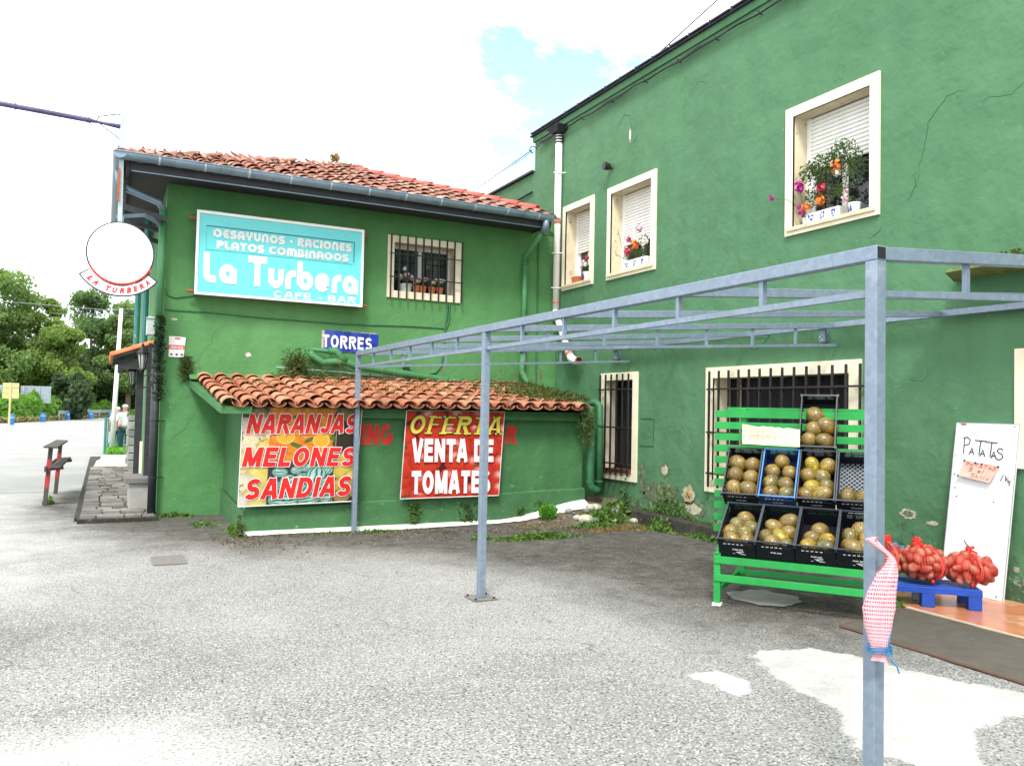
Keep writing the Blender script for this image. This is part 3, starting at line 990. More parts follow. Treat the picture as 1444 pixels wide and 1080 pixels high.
def block_text(mb, s, x0, x1, z0, z1, y, t=.24, gap=.09, mi=0, shear=0.0, rise=0.0, rim=0.0, rim_mi=1, rim_dy=.003, serif=False):
    """block capitals on the plane y facing -y, x0..x1 along the foot line; rim adds an outline behind"""
    q = block(t)
    tot = sum(q[c][0] for c in s) + gap * (len(s) - 1)
    kx = (x1 - x0) / tot
    kz = z1 - z0
    for layer in ((1, 0) if rim else (0,)):
        cur, n = 0.0, 0
        for c in s:
            w, lines = q[c]
            if serif:
                extra = []
                for ln in lines:
                    for e0 in (0, -1):
                        e1 = 1 if e0 == 0 else -2
                        if ln[e0][1] in (0, 1) and abs(ln[e0][1] - ln[e1][1]) > .4:
                            yy = .045 if ln[e0][1] == 0 else .955
                            extra.append([(ln[e0][0] - .21, yy), (ln[e0][0] + .21, yy)])
                lines = lines + extra
            for ln in lines:
                n += 1
                tw = t if not (serif and ln[0][1] == ln[-1][1] and len(ln) == 2) else t * .45

                def f(a, b, d, cur=cur):
                    xx = x0 + (cur + a) * kx + shear * b * kz
                    return (xx, y - d + (rim_dy if layer else 0), z0 + b * kz + rise * (xx - x0))
                closed = len(ln) > 18 and abs(ln[0][0] - ln[-1][0]) < 1e-6 and abs(ln[0][1] - ln[-1][1]) < 1e-6
                if layer:
                    l2 = list(ln)
                    if not closed:
                        for e0, e1 in ((0, 1), (-1, -2)):
                            v = Vector((l2[e0][0] - l2[e1][0], l2[e0][1] - l2[e1][1]))
                            v.normalize()
                            l2[e0] = (l2[e0][0] + v.x * rim, l2[e0][1] + v.y * rim)
                    ribbon(mb, l2[:-1] if closed else l2, tw + 2 * rim, f, (n % 4) * .0005, rim_mi, closed)
                else:
                    ribbon(mb, ln[:-1] if closed else ln, tw, f, (n % 5) * .0005, mi, closed)
            cur += w + gap


# thin hand lettering in a unit box
HAND = {
    'P': (.62, [[(.12, 0), (.10, 1)], [(0, .94), (.3, 1), (.55, .85), (.5, .6), (.18, .5)]]),
    'A': (.60, [[(.02, 0), (.3, .72), (.58, 0)], [(.14, .28), (.48, .3)]]),
    'T': (.80, [[(0, 1), (.8, .97)], [(.42, .98), (.38, .05)]]),
    'S': (.60, [[(.52, .72), (.4, .85), (.18, .84), (.08, .68), (.2, .52), (.45, .42), (.55, .22), (.42, .02), (.18, -.03), (.02, .12)]]),
    'B': (.5, [[(.08, 0), (.08, 1), (.4, .9), (.38, .6), (.1, .52), (.45, .4), (.42, .08), (.08, 0)]]),
    'O': (.5, [[(.25, 0), (.05, .3), (.1, .8), (.3, 1), (.48, .7), (.45, .25), (.25, 0)]]),
    'L': (.42, [[(.08, 1), (.08, 0), (.4, .05)]]),
    'E': (.45, [[(.42, 1), (.08, .96), (.08, 0), (.42, .04)], [(.08, .5), (.36, .52)]]),
    'F': (.45, [[(.42, 1), (.08, .96), (.08, 0)], [(.08, .5), (.36, .52)]]),
    'R': (.5, [[(.08, 0), (.08, 1), (.42, .9), (.4, .6), (.1, .5), (.45, 0)]]),
    'M': (.7, [[(.05, 0), (.1, 1), (.33, .4), (.58, 1), (.66, 0)]]),
    'N': (.55, [[(.05, 0), (.08, 1), (.46, .05), (.5, 1)]]),
    'K': (.5, [[(.08, 1), (.08, 0)], [(.45, .9), (.1, .45), (.48, 0)]]),
    'I': (.2, [[(.1, 1), (.1, 0)]]),
    'g': (.45, [[(.4, .5), (.2, .6), (.06, .4), (.15, .15), (.38, .25), (.42, .5), (.36, -.25), (.1, -.3)]]),
    'o': (.4, [[(.2, .05), (.05, .25), (.12, .52), (.3, .5), (.36, .25), (.2, .05)]]),
    'e': (.4, [[(.06, .3), (.34, .34), (.28, .55), (.1, .5), (.06, .2), (.2, .02), (.36, .1)]]),
    'l': (.2, [[(.1, .95), (.08, 0)]]),
    'k': (.4, [[(.06, .95), (.06, 0)], [(.34, .55), (.08, .28), (.36, 0)]]),
    '5': (.45, [[(.42, 1), (.1, .98), (.08, .6), (.35, .6), (.42, .3), (.3, .03), (.05, .05)]]),
    '/': (.4, [[(.05, 0), (.35, 1)]]),
    '.': (.2, [[(.06, .0), (.12, .06)]]),
    ' ': (.35, []),
}


def hand_text(mb, s, f, w, h, wd, mi=0, gap=.12, seed=1):
    """f(x, y, depth) maps metres to 3-D; text fills w x h"""
    g = random.Random(seed)
    tot = sum(HAND[c][0] for c in s) + gap * (len(s) - 1)
    k = w / tot
    cur = 0
    n = 0
    for c in s:
        ww, lines = HAND[c]
        dy = g.uniform(-.05, .05)
        for ln in lines:
            n += 1
            ribbon(mb, [((cur + a) * k, (b + dy) * h) for a, b in ln], wd, f, 0.0005 + (n % 3) * 0.0005, mi)
        cur += ww + gap


# ------------------------------------------------------------------ ground
mb = MB()
mb.quad((-160, -40, -0.03), (160, -40, -0.03), (160, 300, -0.03), (-160, 300, -0.03))
mb.build('ground', M['grass_ground'], kind='structure')

mb = MB()  # the forecourt, one sheet with a very slight roll
gx = np.concatenate([np.arange(-14, 2.9, .125), np.arange(2.9, 5.4, .045), np.arange(5.4, 12, .125)])
gy = np.concatenate([np.arange(-8, 1.9, .15), np.arange(1.9, 4.4, .045), np.arange(4.4, 22, .125)])
nx, ny = len(gx), len(gy)


def soft_poly(X, Y, poly, fall):
    """1 well inside the outline, 0 well outside, a gradual change of width fall"""
    inside = np.zeros(X.shape, bool)
    dist = np.full(X.shape, 1e9)
    k = len(poly)
    for i in range(k):
        (x1, y1), (x2, y2) = poly[i], poly[(i + 1) % k]
        cond = ((y1 > Y) != (y2 > Y))
        xi = (x2 - x1) * (Y - y1) / ((y2 - y1) if y2 != y1 else 1e-9) + x1
        inside ^= cond & (X < xi)
        dx, dy = x2 - x1, y2 - y1
        t = np.clip(((X - x1) * dx + (Y - y1) * dy) / (dx * dx + dy * dy), 0, 1)
        dist = np.minimum(dist, np.hypot(X - x1 - t * dx, Y - y1 - t * dy))
    sd = np.where(inside, dist, -dist)
    return np.clip(.5 + sd / fall, 0, 1)



def gz(x, y):
    return 0.0


for j in range(ny):
    for i in range(nx):
        mb.v.append((gx[i], gy[j], gz(gx[i], gy[j])))
for j in range(ny - 1):
    for i in range(nx - 1):
        a = j * nx + i
        mb.f.append((a, a + 1, a + nx + 1, a + nx))
        mb.mi.append(0)
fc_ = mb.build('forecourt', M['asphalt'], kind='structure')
XX, YY = np.meshgrid(gx, gy)
shade_dirt = soft_poly(XX, YY, [(-.6, 13.6), (0, 11.4), (0.7, 10.1), (1.6, 9.3), (2.9, 8.9), (3.5, 8.2), (4.0, 7.3), (4.3, 6.4), (4.3, 5.4), (4.4, 4.6), (4.8, 4.1), (7.4, 4.2), (7.4, 12.8), (.6, 12.8), (.6, 13.6)], 2.0)  # less-lit ground by the buildings and stall, painted in as shade
shade_dirt = np.maximum(shade_dirt, .28 * soft_poly(XX, YY, [(-1.4, 6.9), (-.62, 6.8), (-.1, 6.65), (-.3, 6.2), (-.6, 5.6), (-1.4, 5.2)], .35))
shade_dirt = np.maximum(shade_dirt, .75 * soft_poly(XX, YY, [(-.95, 14.1), (-.6, 13.2), (-.25, 12.4), (-.2, 18), (-.5, 17)], .5))
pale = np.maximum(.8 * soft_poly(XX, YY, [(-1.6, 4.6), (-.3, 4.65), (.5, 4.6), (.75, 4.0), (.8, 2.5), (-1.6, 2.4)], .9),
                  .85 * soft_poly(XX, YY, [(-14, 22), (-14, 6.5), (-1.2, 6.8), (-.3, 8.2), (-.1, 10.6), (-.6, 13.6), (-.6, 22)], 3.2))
cement = np.maximum(soft_poly(XX, YY, [(3.912, 4.115), (4.05, 4.18), (4.45, 4.09), (4.60, 3.75), (4.66, 3.40), (4.86, 3.05), (4.95, 2.75), (4.62, 2.72), (4.47, 2.714), (4.10, 2.70), (3.83, 2.498), (3.5, 2.2), (3.324, 2.814), (3.649, 3.184), (3.712, 3.664)], .30),
                    soft_poly(XX, YY, [(3.238, 3.98), (3.468, 3.955), (3.55, 3.80), (3.504, 3.684), (3.40, 3.60), (3.256, 3.533), (3.30, 3.75)], .26))
for nm_, arr in (('shade_dirt', shade_dirt), ('pale', pale), ('cement', cement)):
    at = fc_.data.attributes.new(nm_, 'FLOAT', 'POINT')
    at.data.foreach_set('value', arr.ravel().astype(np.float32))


def wavy(pts, step=0.08, amp=0.03, seed=1):
    """closed outline with an irregular edge"""
    g = random.Random(seed)
    out = []
    n = len(pts)
    for i in range(n):
        a, b = Vector((*pts[i], 0)), Vector((*pts[(i + 1) % n], 0))
        k = max(1, int((b - a).length / step))
        for q in range(k):
            p = a.lerp(b, q / k)
            out.append((p.x + g.gauss(0, amp), p.y + g.gauss(0, amp)))
    return out


def patch(name, pts, z, m, step=0.08, amp=0.03, seed=1, thick=0.0):
    mb = MB()
    o = wavy(pts, step, amp, seed)
    mb.poly([(x, y, z) for x, y in o])
    if thick:
        n = len(o)
        k = len(mb.v)
        mb.v += [(x, y, z - thick) for x, y in o]
        for i in range(n):
            mb.f.append((i, (i + 1) % n, k + (i + 1) % n, k + i))
            mb.mi.append(0)
    me = mb.mesh(name, m)
    # make the outline face up whatever way it was listed
    if me.polygons[0].normal.z < 0:
        me.flip_normals()
    return link(name, me, kind='structure')


# the main road leading away on the left and the strip in front of it
patch('road', [(-60, 13.9), (-0.35, 16.5), (-0.15, 23), (3.0, 60), (9.0, 121), (6, 121), (3, 107.5), (0, 94), (-3, 80.5), (-6, 67), (-12, 60), (-60, 50)], 0.004, M['road'], 2.0, 0.03, 3)
patch('concrete_patch', [(4.95, 5.45), (5.064, 5.66), (5.447, 5.64), (5.55, 5.3), (5.421, 5.10), (5.15, 5.04), (5.0, 5.15)], 0.009, M['concrete_grey'], 0.05, 0.012, 13)
patch('concrete_patch', [(4.55, 2.65), (4.5, 2.3), (4.0, 2.1), (5.5, 1.5), (6.5, 2.4), (5.2, 2.9)], 0.007, M['concrete_grey'], 0.06, 0.02, 15)

# manhole cover
mb = MB()
mb.box(0.48, 0.80, 8.72, 9.22, 0.003, 0.012)
t = mb.build('manhole_cover', M['manhole'])
tag(t, 'small rectangular rusty grey metal cover set in the tarmac', 'manhole cover')

# irregular stone path along the left wall of the bar
path = MB()
path.box(-0.27, 0.70, 12.05, 26.0, -0.02, 0.055)
path = path.build('path', M['kerb'], kind='structure')
rr = random.Random(4)
rows = []
y = 12.08
while y < 21.5:
    h = rr.uniform(0.22, 0.42)
    x = -0.25
    while x < 0.66:
        w = rr.uniform(0.18, 0.36)
        w = min(w, 0.68 - x)
        if w < 0.10:
            break
        sk = [rr.uniform(-0.03, 0.03) for _ in range(8)]
        z = 0.062 + rr.uniform(0, 0.022)
        g = 0.012
        a = [(x + g + sk[0] * .4, y + g + sk[1]), (x + w - g, y + g + sk[2]), (x + w - g + sk[3] * .4, y + h - g + sk[4] * .5), (x + g, y + h - g + sk[5] * .5)]
        m_ = MB()
        m_.add([(p[0], p[1], 0.045) for p in a] + [(p[0], p[1], z + rr.uniform(-.006, .006)) for p in a],
               [(4, 5, 6, 7), (0, 1, 5, 4), (1, 2, 6, 5), (2, 3, 7, 6), (3, 0, 4, 7)])
        m_.build('stone', M['slate'], path)
        x += w
    y += h
mb = MB()
mb.box(-0.31, -0.27, 12.3, 26.0, -0.02, 0.05)
mb.build('kerb', M['kerb'], kind='structure')
patch('concrete_slab', [(-0.2, 21.6), (0.7, 21.6), (0.7, 26.5), (0.0, 26.5)], 0.075, M['concrete'], 0.5, 0.02, 21)

# ------------------------------------------------------------------ tall green building (wall faces -x at x = 7.2)
XR = 7.2
tall = thing('two_storey_building', 'tall dark green stucco building on the right with cream framed windows', 'building', (XR, 6, 0))


def fR(a, z, x=XR):
    return (x, a, z)


win_R = {  # hole (inner opening) y0, y1, z0, z1 ; outer surround
    'W3': ((5.882, 6.953, 3.83, 5.155), (5.765, 7.073, 3.742, 5.27)),
    'W2': ((9.735, 10.805, 3.83, 5.125), (9.62, 10.912, 3.737, 5.235)),
    'W1': ((11.43, 12.235, 3.83, 5.135), (11.325, 12.337, 3.744, 5.242)),
    'L2': ((6.13, 8.31, 0.70, 2.09), (5.979, 8.455, 0.591, 2.233)),
    'L1': ((10.13, 10.90, 0.68, 2.12), (10.01, 11.02, 0.565, 2.237)),
    'L3': ((3.25, 4.20, 1.30, 2.12), (3.10, 4.352, 1.19, 2.244)),
}
mb = MB()
wall_quads(mb, fR, -4.0, 13.48, -0.05, 6.75, [w[0] for w in win_R.values()])
mb.quad((XR, 13.48, -0.05), (15, 13.48, -0.05), (15, 13.48, 6.75), (XR, 13.48, 6.75))
mb.quad((XR, -4, -0.05), (XR, -4, 6.75), (15, -4, 6.75), (15, -4, -0.05))
mb.quad((15, -4, -0.05), (15, -4, 6.75), (15, 13.48, 6.75), (15, 13.48, -0.05))
mb.build('wall', M['green_R'], tall)
mb = MB()
mb.box(XR - 0.03, 15.1, -4.05, 13.53, 6.75, 6.86)
mb.build('parapet_band', M['green_R'], tall)
rt = MB()
rt.box(XR - 0.075, 15.2, -4.1, 13.58, 6.86, 6.885)
rt = rt.build('roof', M['slate_edge'], tall)
ct = MB()
for i in range(1):
    ct.box(XR - 0.105, XR + 0.22, 0.0, 0.40, 0.0, 0.020)
    ct.box(XR - 0.105, XR + 0.22, 0.385, 0.40, 0.020, 0.036)
ct = ct.mesh('coping_tile', M['slate_edge'])
y = -3.9
while y < 13.3:
    o = link('coping_tile', ct, rt)
    o.location = (0, y, 6.888 + rng.uniform(0, .006))
    y += 0.425
# lower rear part that continues behind the bar's roof
mb = MB()
mb.quad((XR, 13.48, -0.05), (XR, 22, -0.05), (XR, 22, 6.17), (XR, 13.48, 6.17))
mb.quad((XR, 22, -0.05), (13, 22, -0.05), (13, 22, 6.17), (XR, 22, 6.17))
mb.quad((XR, 13.48, 6.17), (XR, 22, 6.17), (13, 22, 6.17), (13, 13.48, 6.17))
mb.build('rear_wall', M['green_R'], tall)
mb = MB()
mb.box(XR - 0.06, XR + 0.2, 13.50, 22.1, 6.175, 6.215)
mb.build('rear_roof_edge', M['slate_edge'], tall)

# cable bundle under the roof edge, with its clips
mb = MB()
for k in range(3):
    pts = []
    y = -3.5
    i = 0
    while y < 13.5:
        pts.append((XR - 0.045 - 0.01 * k, y, 6.66 - 0.012 * k + 0.012 * sin(y * 3.1 + k) + (-0.012 if i % 2 else 0.006)))
        y += 0.38
        i += 1
    mb.tube(pts, 0.011, 6)
mb.build('cable_bundle', M['cable'], tall)
mb = MB()
mb.tube([(XR, 0, 0), (XR - 0.05, 0, -0.01), (XR - 0.07, 0, 0.03)], 0.008, 5)
clipm = mb.mesh('cable_clip', M['cable'])
for y in (4.9, 5.8, 6.7, 7.5, 8.3, 9.1, 9.9, 10.8, 11.7, 12.6, 13.3):
    o = link('cable_clip', clipm, tall)
    o.location = (0, y, 6.635)
mb = MB()
mb.tube([(XR + 0.0, 13.40, 6.62), (XR - 0.09, 13.46, 6.66), (XR - 0.10, 13.53, 6.60), (XR - 0.02, 13.53, 6.55)], 0.012, 6)
mb.build('cable_hook', M['cable'], tall)
mb = MB()
mb.tube([(XR - 0.03, 13.52, 5.80), (XR - 0.04, 14.2, 5.765), (XR - 0.05, 15.2, 5.70)], 0.018, 6)
mb.build('rear_cable', M['cable'], tall)


def surround(name, key, parent, depth=0.22, mats=None, sill=True):
    """cream frame proud of the wall plus the reveal behind it"""
    (y0, y1, z0, z1), (Y0, Y1, Z0, Z1) = win_R[key]
    xf = XR - 0.028
    mb = MB()
    mb.box(xf, XR - 0.001, Y0, y0, Z0, Z1)
    mb.box(xf, XR - 0.001, y1, Y1, Z0, Z1)
    mb.box(xf, XR - 0.001, y0, y1, z1, Z1)
    mb.box(xf, XR - 0.001, y0, y1, Z0, z0)
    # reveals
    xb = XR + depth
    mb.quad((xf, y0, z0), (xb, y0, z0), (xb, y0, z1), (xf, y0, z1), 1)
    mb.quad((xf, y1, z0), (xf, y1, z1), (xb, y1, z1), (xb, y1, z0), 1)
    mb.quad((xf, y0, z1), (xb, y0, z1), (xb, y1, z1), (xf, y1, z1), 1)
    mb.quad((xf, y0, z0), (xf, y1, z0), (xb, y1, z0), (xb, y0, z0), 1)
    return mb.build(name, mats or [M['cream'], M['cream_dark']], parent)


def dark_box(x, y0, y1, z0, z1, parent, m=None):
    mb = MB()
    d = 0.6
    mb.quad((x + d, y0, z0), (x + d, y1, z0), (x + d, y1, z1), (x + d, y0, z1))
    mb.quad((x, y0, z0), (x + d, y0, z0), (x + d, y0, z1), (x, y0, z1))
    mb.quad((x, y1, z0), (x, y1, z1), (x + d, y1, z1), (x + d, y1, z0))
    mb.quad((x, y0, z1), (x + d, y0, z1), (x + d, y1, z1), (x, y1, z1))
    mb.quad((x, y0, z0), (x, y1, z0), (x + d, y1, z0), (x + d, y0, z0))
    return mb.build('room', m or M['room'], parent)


for key, shut in (('W3', 4.54), ('W2', 4.30), ('W1', 4.44)):
    (y0, y1, z0, z1), (Y0, Y1, Z0, Z1) = win_R[key]
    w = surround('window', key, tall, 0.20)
    xb = XR + 0.20
    dark_box(xb + 0.08, y0, y1, z0, z1, w)
    # sill moulding: a step along the bottom
    mb = MB()
    mb.box(XR - 0.055, XR - 0.029, Y0 + 0.035, Y1 - 0.035, Z0 + 0.048, Z0 + 0.078)
    mb.box(XR - 0.042, XR + 0.20, y0 + 0.001, y1 - 0.001, Z0 + 0.079, z0 + 0.006, 0)
    mb.build('sill', M['cream_dark'], w)
    # frame with side guides and a meeting stile
    mb = MB()
    t_ = 0.055
    mb.box(xb, xb + 0.05, y0, y0 + t_, z0, z1)
    mb.box(xb, xb + 0.05, y1 - t_, y1, z0, z1)
    ym = (y0 + y1) / 2
    mb.box(xb + 0.02, xb + 0.06, ym - 0.03, ym + 0.03, z0, shut + 0.02)
    mb.box(xb + 0.02, xb + 0.06, y0 + t_, y1 - t_, z0, z0 + 0.05)
    mb.box(xb + 0.03, xb + 0.06, y0 + t_, y0 + t_ + .05, z0 + .05, shut)
    mb.box(xb + 0.03, xb + 0.06, y1 - t_ - .05, y1 - t_, z0 + .05, shut)
    mb.build('window_frame', M['white'], w)
    mb = MB()
    mb.quad((xb + 0.05, y0, z0), (xb + 0.05, y0, shut), (xb + 0.05, y1, shut), (xb + 0.05, y1, z0))
    mb.build('pane', M['glass'], w)
    z = z1 - 0.002
    sl = MB()
    sl.add([(xb + .014, y0 + t_, 0), (xb + .002, y0 + t_, -.014), (xb + .002, y0 + t_, -.038), (xb + .014, y0 + t_, -.046),
            (xb + .014, y1 - t_, 0), (xb + .002, y1 - t_, -.014), (xb + .002, y1 - t_, -.038), (xb + .014, y1 - t_, -.046)],
           [(0, 1, 5, 4), (1, 2, 6, 5), (2, 3, 7, 6)])
    sl = sl.mesh('shutter_slat', M['shutter'])
    while z > shut:
        o = link('shutter_slat', sl, w)
        o.location = (0, 0, z)
        z -= 0.049
    mb = MB()
    mb.quad((xb + .018, y0 + t_, shut), (xb + .018, y1 - t_, shut), (xb + .018, y1 - t_, z1), (xb + .018, y0 + t_, z1))
    mb.build('shutter_back', M['cable'], w)

# barred ground-floor windows
for key in ('L1', 'L2', 'L3'):
    (y0, y1, z0, z1), (Y0, Y1, Z0, Z1) = win_R[key]
    w = surround('window', key, tall, 0.22, mats=[M['cream'], M['cream']])
    dark_box(XR + 0.22, y0, y1, z0, z1, w)
    if key == 'L3':
        continue
    mb = MB()
    mb.box(XR - 0.05, XR + 0.20, y0 + 0.001, y1 - 0.001, z0 - 0.002, z0 + 0.05)
    mb.build('sill', M['brown_sill'] if key == 'L1' else M['cream_dark'], w)
    # hanging curtain folds deep in the opening
    mb = MB()
    n = int((y1 - y0) / 0.03)
    for i in range(n):
        ya, yb = y0 + (y1 - y0) * i / n, y0 + (y1 - y0) * (i + 1) / n
        xa = XR + 0.28 + 0.02 * sin(i * 1.3)
        x2 = XR + 0.28 + 0.02 * sin((i + 1) * 1.3)
        mb.quad((xa, ya, z0), (x2, yb, z0), (x2, yb, z1), (xa, ya, z1))
    mb.build('curtain', M['curtain'], w, smooth=True)
    xg = XR - 0.09
    br = MB()
    hb = (z1 - z0) + 0.13
    br.box(-0.011, 0.011, -0.012, 0.012, 0, hb)
    br = br.mesh('bar', M['iron'])
    nb = 6 if key == 'L1' else 14
    ya, yb = (y0 + 0.02, y1 + 0.03) if key == 'L1' else (5.93, 8.31)
    for i in range(nb):
        o = link('bar', br, w)
        o.location = (xg, ya + (yb - ya) * i / (nb - 1), z0 - 0.04)
    for zz in ((z1 - 0.16), (z0 + z1) / 2 - 0.03, z0 + 0.13):
        mb = MB()
        mb.box(xg - 0.022, xg + 0.006, ya - 0.03, yb + 0.03, zz, zz + 0.022)
        for ye in (ya - 0.02, yb + 0.0):
            mb.box(xg - 0.01, XR - 0.02, ye, ye + 0.02, zz + 0.001, zz + 0.021)
        mb.build('cross_bar', M['iron'], w)
# stiles of the inner window L2, white
mb = MB()
for yy in (8.06, 8.27):
    mb.box(XR + 0.20, XR + 0.24, yy, yy + 0.03, 0.72, 2.08)
mb.build('inner_frame', M['cream_dark'], tall)

# white rain pipe: hopper, pipe, bands, slanting foot and open elbow
mb = MB()
mb.tube([(7.12, 12.43, 6.56), (7.12, 12.43, 3.42)], 0.062, 14)
wp = mb.build('rain_pipe', M['white_pipe'], tall, smooth=True)
mb = MB()
mb.tube([(7.11, 12.43, 3.40), (7.10, 12.28, 3.17), (7.09, 11.95, 2.70), (7.08, 11.88, 2.60)], 0.056, 14)
mb.build('slanting_pipe', M['white_pipe'], wp, smooth=True)
mb = MB()
mb.tube([(7.08, 11.90, 2.63), (7.08, 11.80, 2.52), (7.07, 11.66, 2.475), (7.06, 11.52, 2.47)], [0.060, 0.068, 0.068, 0.062], 14)
mb.build('elbow', M['white_pipe'], wp, smooth=True)
mb = MB()
for z in (4.95, 3.52):
    mb.lathe((7.12, 12.43, z), [(0.0645, 0), (0.0645, 0.04)], 14)
mb.tube([(7.08, 11.885, 2.61), (7.08, 11.845, 2.565)], 0.071, 12)
mb.tube([(7.055, 11.53, 2.47), (7.055, 11.505, 2.47)], 0.070, 12)
mb.build('band', M['pipe_band'], wp)
mb = MB()
mb.tube([(7.055, 11.52, 2.47), (7.055, 11.502, 2.47)], 0.058, 12)
mb.build('end_shade_cap', M['room'], wp)  # dark cap paints the shade inside the pipe mouth
mb = MB()
for z in (6.42, 6.47, 6.52):
    mb.lathe((7.12, 12.43, z), [(0.072, 0), (0.072, 0.022)], 14)
mb.build('collar', M['iron'], wp)
mb = MB()
mb.add([(7.02, 12.32, 6.60), (7.2, 12.32, 6.60), (7.2, 12.54, 6.60), (7.02, 12.54, 6.60), (6.97, 12.22, 6.70), (7.2, 12.22, 6.70), (7.2, 12.66, 6.70), (6.97, 12.66, 6.70)],
       [(0, 3, 2, 1), (4, 5, 6, 7), (0, 1, 5, 4), (1, 2, 6, 5), (2, 3, 7, 6), (3, 0, 4, 7)])
mb.build('hopper', M['slate_edge'], wp)
mb = MB()
for z in (5.86, 4.42, 3.80):
    mb.tube([(7.0, 12.40, z), (7.12, 12.355, z), (7.2, 12.30, z)], 0.009, 5)
    mb.tube([(7.12, 12.50, z), (7.055, 12.44, z), (7.10, 12.36, z)], 0.006, 5)
mb.build('pipe_clip', M['white_pipe'], wp)

# little floodlight above the middle window, vent pipe stub
mb = MB()
mb.tube([(XR, 10.83, 5.55), (XR - 0.06, 10.83, 5.565)], 0.02, 8)
mb.tube([(XR - 0.05, 10.83, 5.57), (XR - 0.15, 10.84, 5.58)], [0.055, 0.068], 12)
fl = mb.build('floodlight', M['iron'], tall)
# hinged rectangle of an old meter door, scored in the render
mb = MB()
for a in (((9.95, 1.53), (9.62, 1.53)), ((9.62, 1.53), (9.62, 1.13)), ((9.62, 1.13), (9.97, 1.12))):
    mb.beam((XR - 0.003, a[0][0], a[0][1]), (XR - 0.003, a[1][0], a[1][1]), 0.008, 0.012)
mb.build('meter_door_edge', M['green_pipe_dark'], tall)


# plaster broken off near the ground
def chip(parent, f, cy, cz, ry, rz, m1, m2, seed):
    g = random.Random(seed)
    mb = MB()
    n = 26
    o1 = [(cy + ry * cos(2 * pi * k / n) * g.uniform(.7, 1.15), cz + rz * sin(2 * pi * k / n) * g.uniform(.7, 1.15)) for k in range(n)]
    mb.poly([f(a, z, 0.004) for a, z in o1], 0)
    o2 = [(cy + (a - cy) * .62, cz + (z - cz) * .62) for a, z in o1]
    mb.poly([f(a, z, 0.007) for a, z in o2], 1)
    return mb.build('broken_plaster', [m1, m2], parent)


fw = lambda a, z, d: (XR - d, a, z)
fwL = lambda a, z, d: (a, 12.55 - d, z)
M['plaster_pale'] = mat('bare_pale_plaster', (0.42, 0.40, 0.30), 0.95, var=0.3, vs=14, bump=0.8, bs=40)
M['plaster_ochre'] = mat('bare_ochre_plaster', (0.48, 0.30, 0.15), 0.95, var=0.35, vs=14, bump=0.8, bs=40)
M['plaster_moss'] = mat('mossy_plaster', (0.10, 0.14, 0.07), 0.95, var=0.4, vs=14, bump=0.8, bs=40, dirt=(0.36, 0.40, 0.30), ds=16, dp=0.56)
chip(tall, fw, 9.33, 0.80, .13, .12, M['plaster_moss'], M['plaster_pale'], 1)
chip(tall, fw, 8.80, 0.50, .14, .14, M['plaster_pale'], M['plaster_ochre'], 2)
chip(tall, fw, 9.45, 0.47, .42, .17, M['plaster_moss'], M['plaster_moss'], 3)
chip(tall, fw, 8.72, 0.32, .3, .12, M['plaster_moss'], M['plaster_pale'], 4)
chip(tall, fw, 9.88, 0.62, .10, .28, M['plaster_moss'], M['plaster_moss'], 5)
chip(tall, fw, 5.42, 0.66, .10, .05, M['plaster_pale'], M['plaster_moss'], 6)
chip(tall, fw, 5.15, 0.60, .07, .025, M['plaster_pale'], M['plaster_pale'], 7)
chip(tall, fw, 10.33, 5.95, .035, .12, M['plaster_pale'], M['shutter'], 8)
chip(tall, fw, 4.35, 0.30, .03, .03, M['plaster_pale'], M['plaster_pale'], 9)


def crack(parent, f, pts, wd=0.012, m=None):
    mb = MB()
    g = random.Random(len(pts) * 7 + int(pts[0][0] * 10))
    q = []
    for i in range(len(pts) - 1):
        for k in range(6):
            t = k / 6
            q.append((pts[i][0] + (pts[i + 1][0] - pts[i][0]) * t + g.gauss(0, .008), pts[i][1] + (pts[i + 1][1] - pts[i][1]) * t + g.gauss(0, .008)))
    q.append(pts[-1])
    mb.tube([f(a, z, 0.0) for a, z in q], [wd * .34 * (0.35 + 0.65 * sin(pi * i / (len(q) - 1))) for i in range(len(q))], 4, caps=False)
    return mb.build('crack', m or M['crack'], parent)


M['crack'] = mat('dark_crack', (0.030, 0.085, 0.040), 0.95)
crack(tall, fw, [(10.75, 6.10), (10.5, 6.33), (10.35, 6.25), (10.30, 6.02)], .014)
crack(tall, fw, [(10.25, 5.80), (10.13, 5.90)], .014)
crack(tall, fw, [(5.35, 3.92), (5.27, 4.25), (5.20, 4.55), (5.02, 4.74), (4.80, 4.75)], .012)
crack(tall, fw, [(5.45, 3.8), (5.35, 3.95), (5.36, 4.1)], .012)
crack(tall, fw, [(5.88, 3.50), (5.74, 3.62)], .014)
crack(tall, fw, [(7.9, 2.55), (7.55, 2.42), (7.35, 2.55), (7.25, 2.68), (6.9, 2.70)], .016)
crack(tall, fw, [(7.35, 2.55), (7.65, 2.58)], .012)
crack(tall, fw, [(8.9, 6.1), (8.7, 6.22), (8.5, 6.12)], .008)
crack(tall, fw, [(4.7, 4.6), (4.4, 4.55), (4.1, 4.72)], .008)

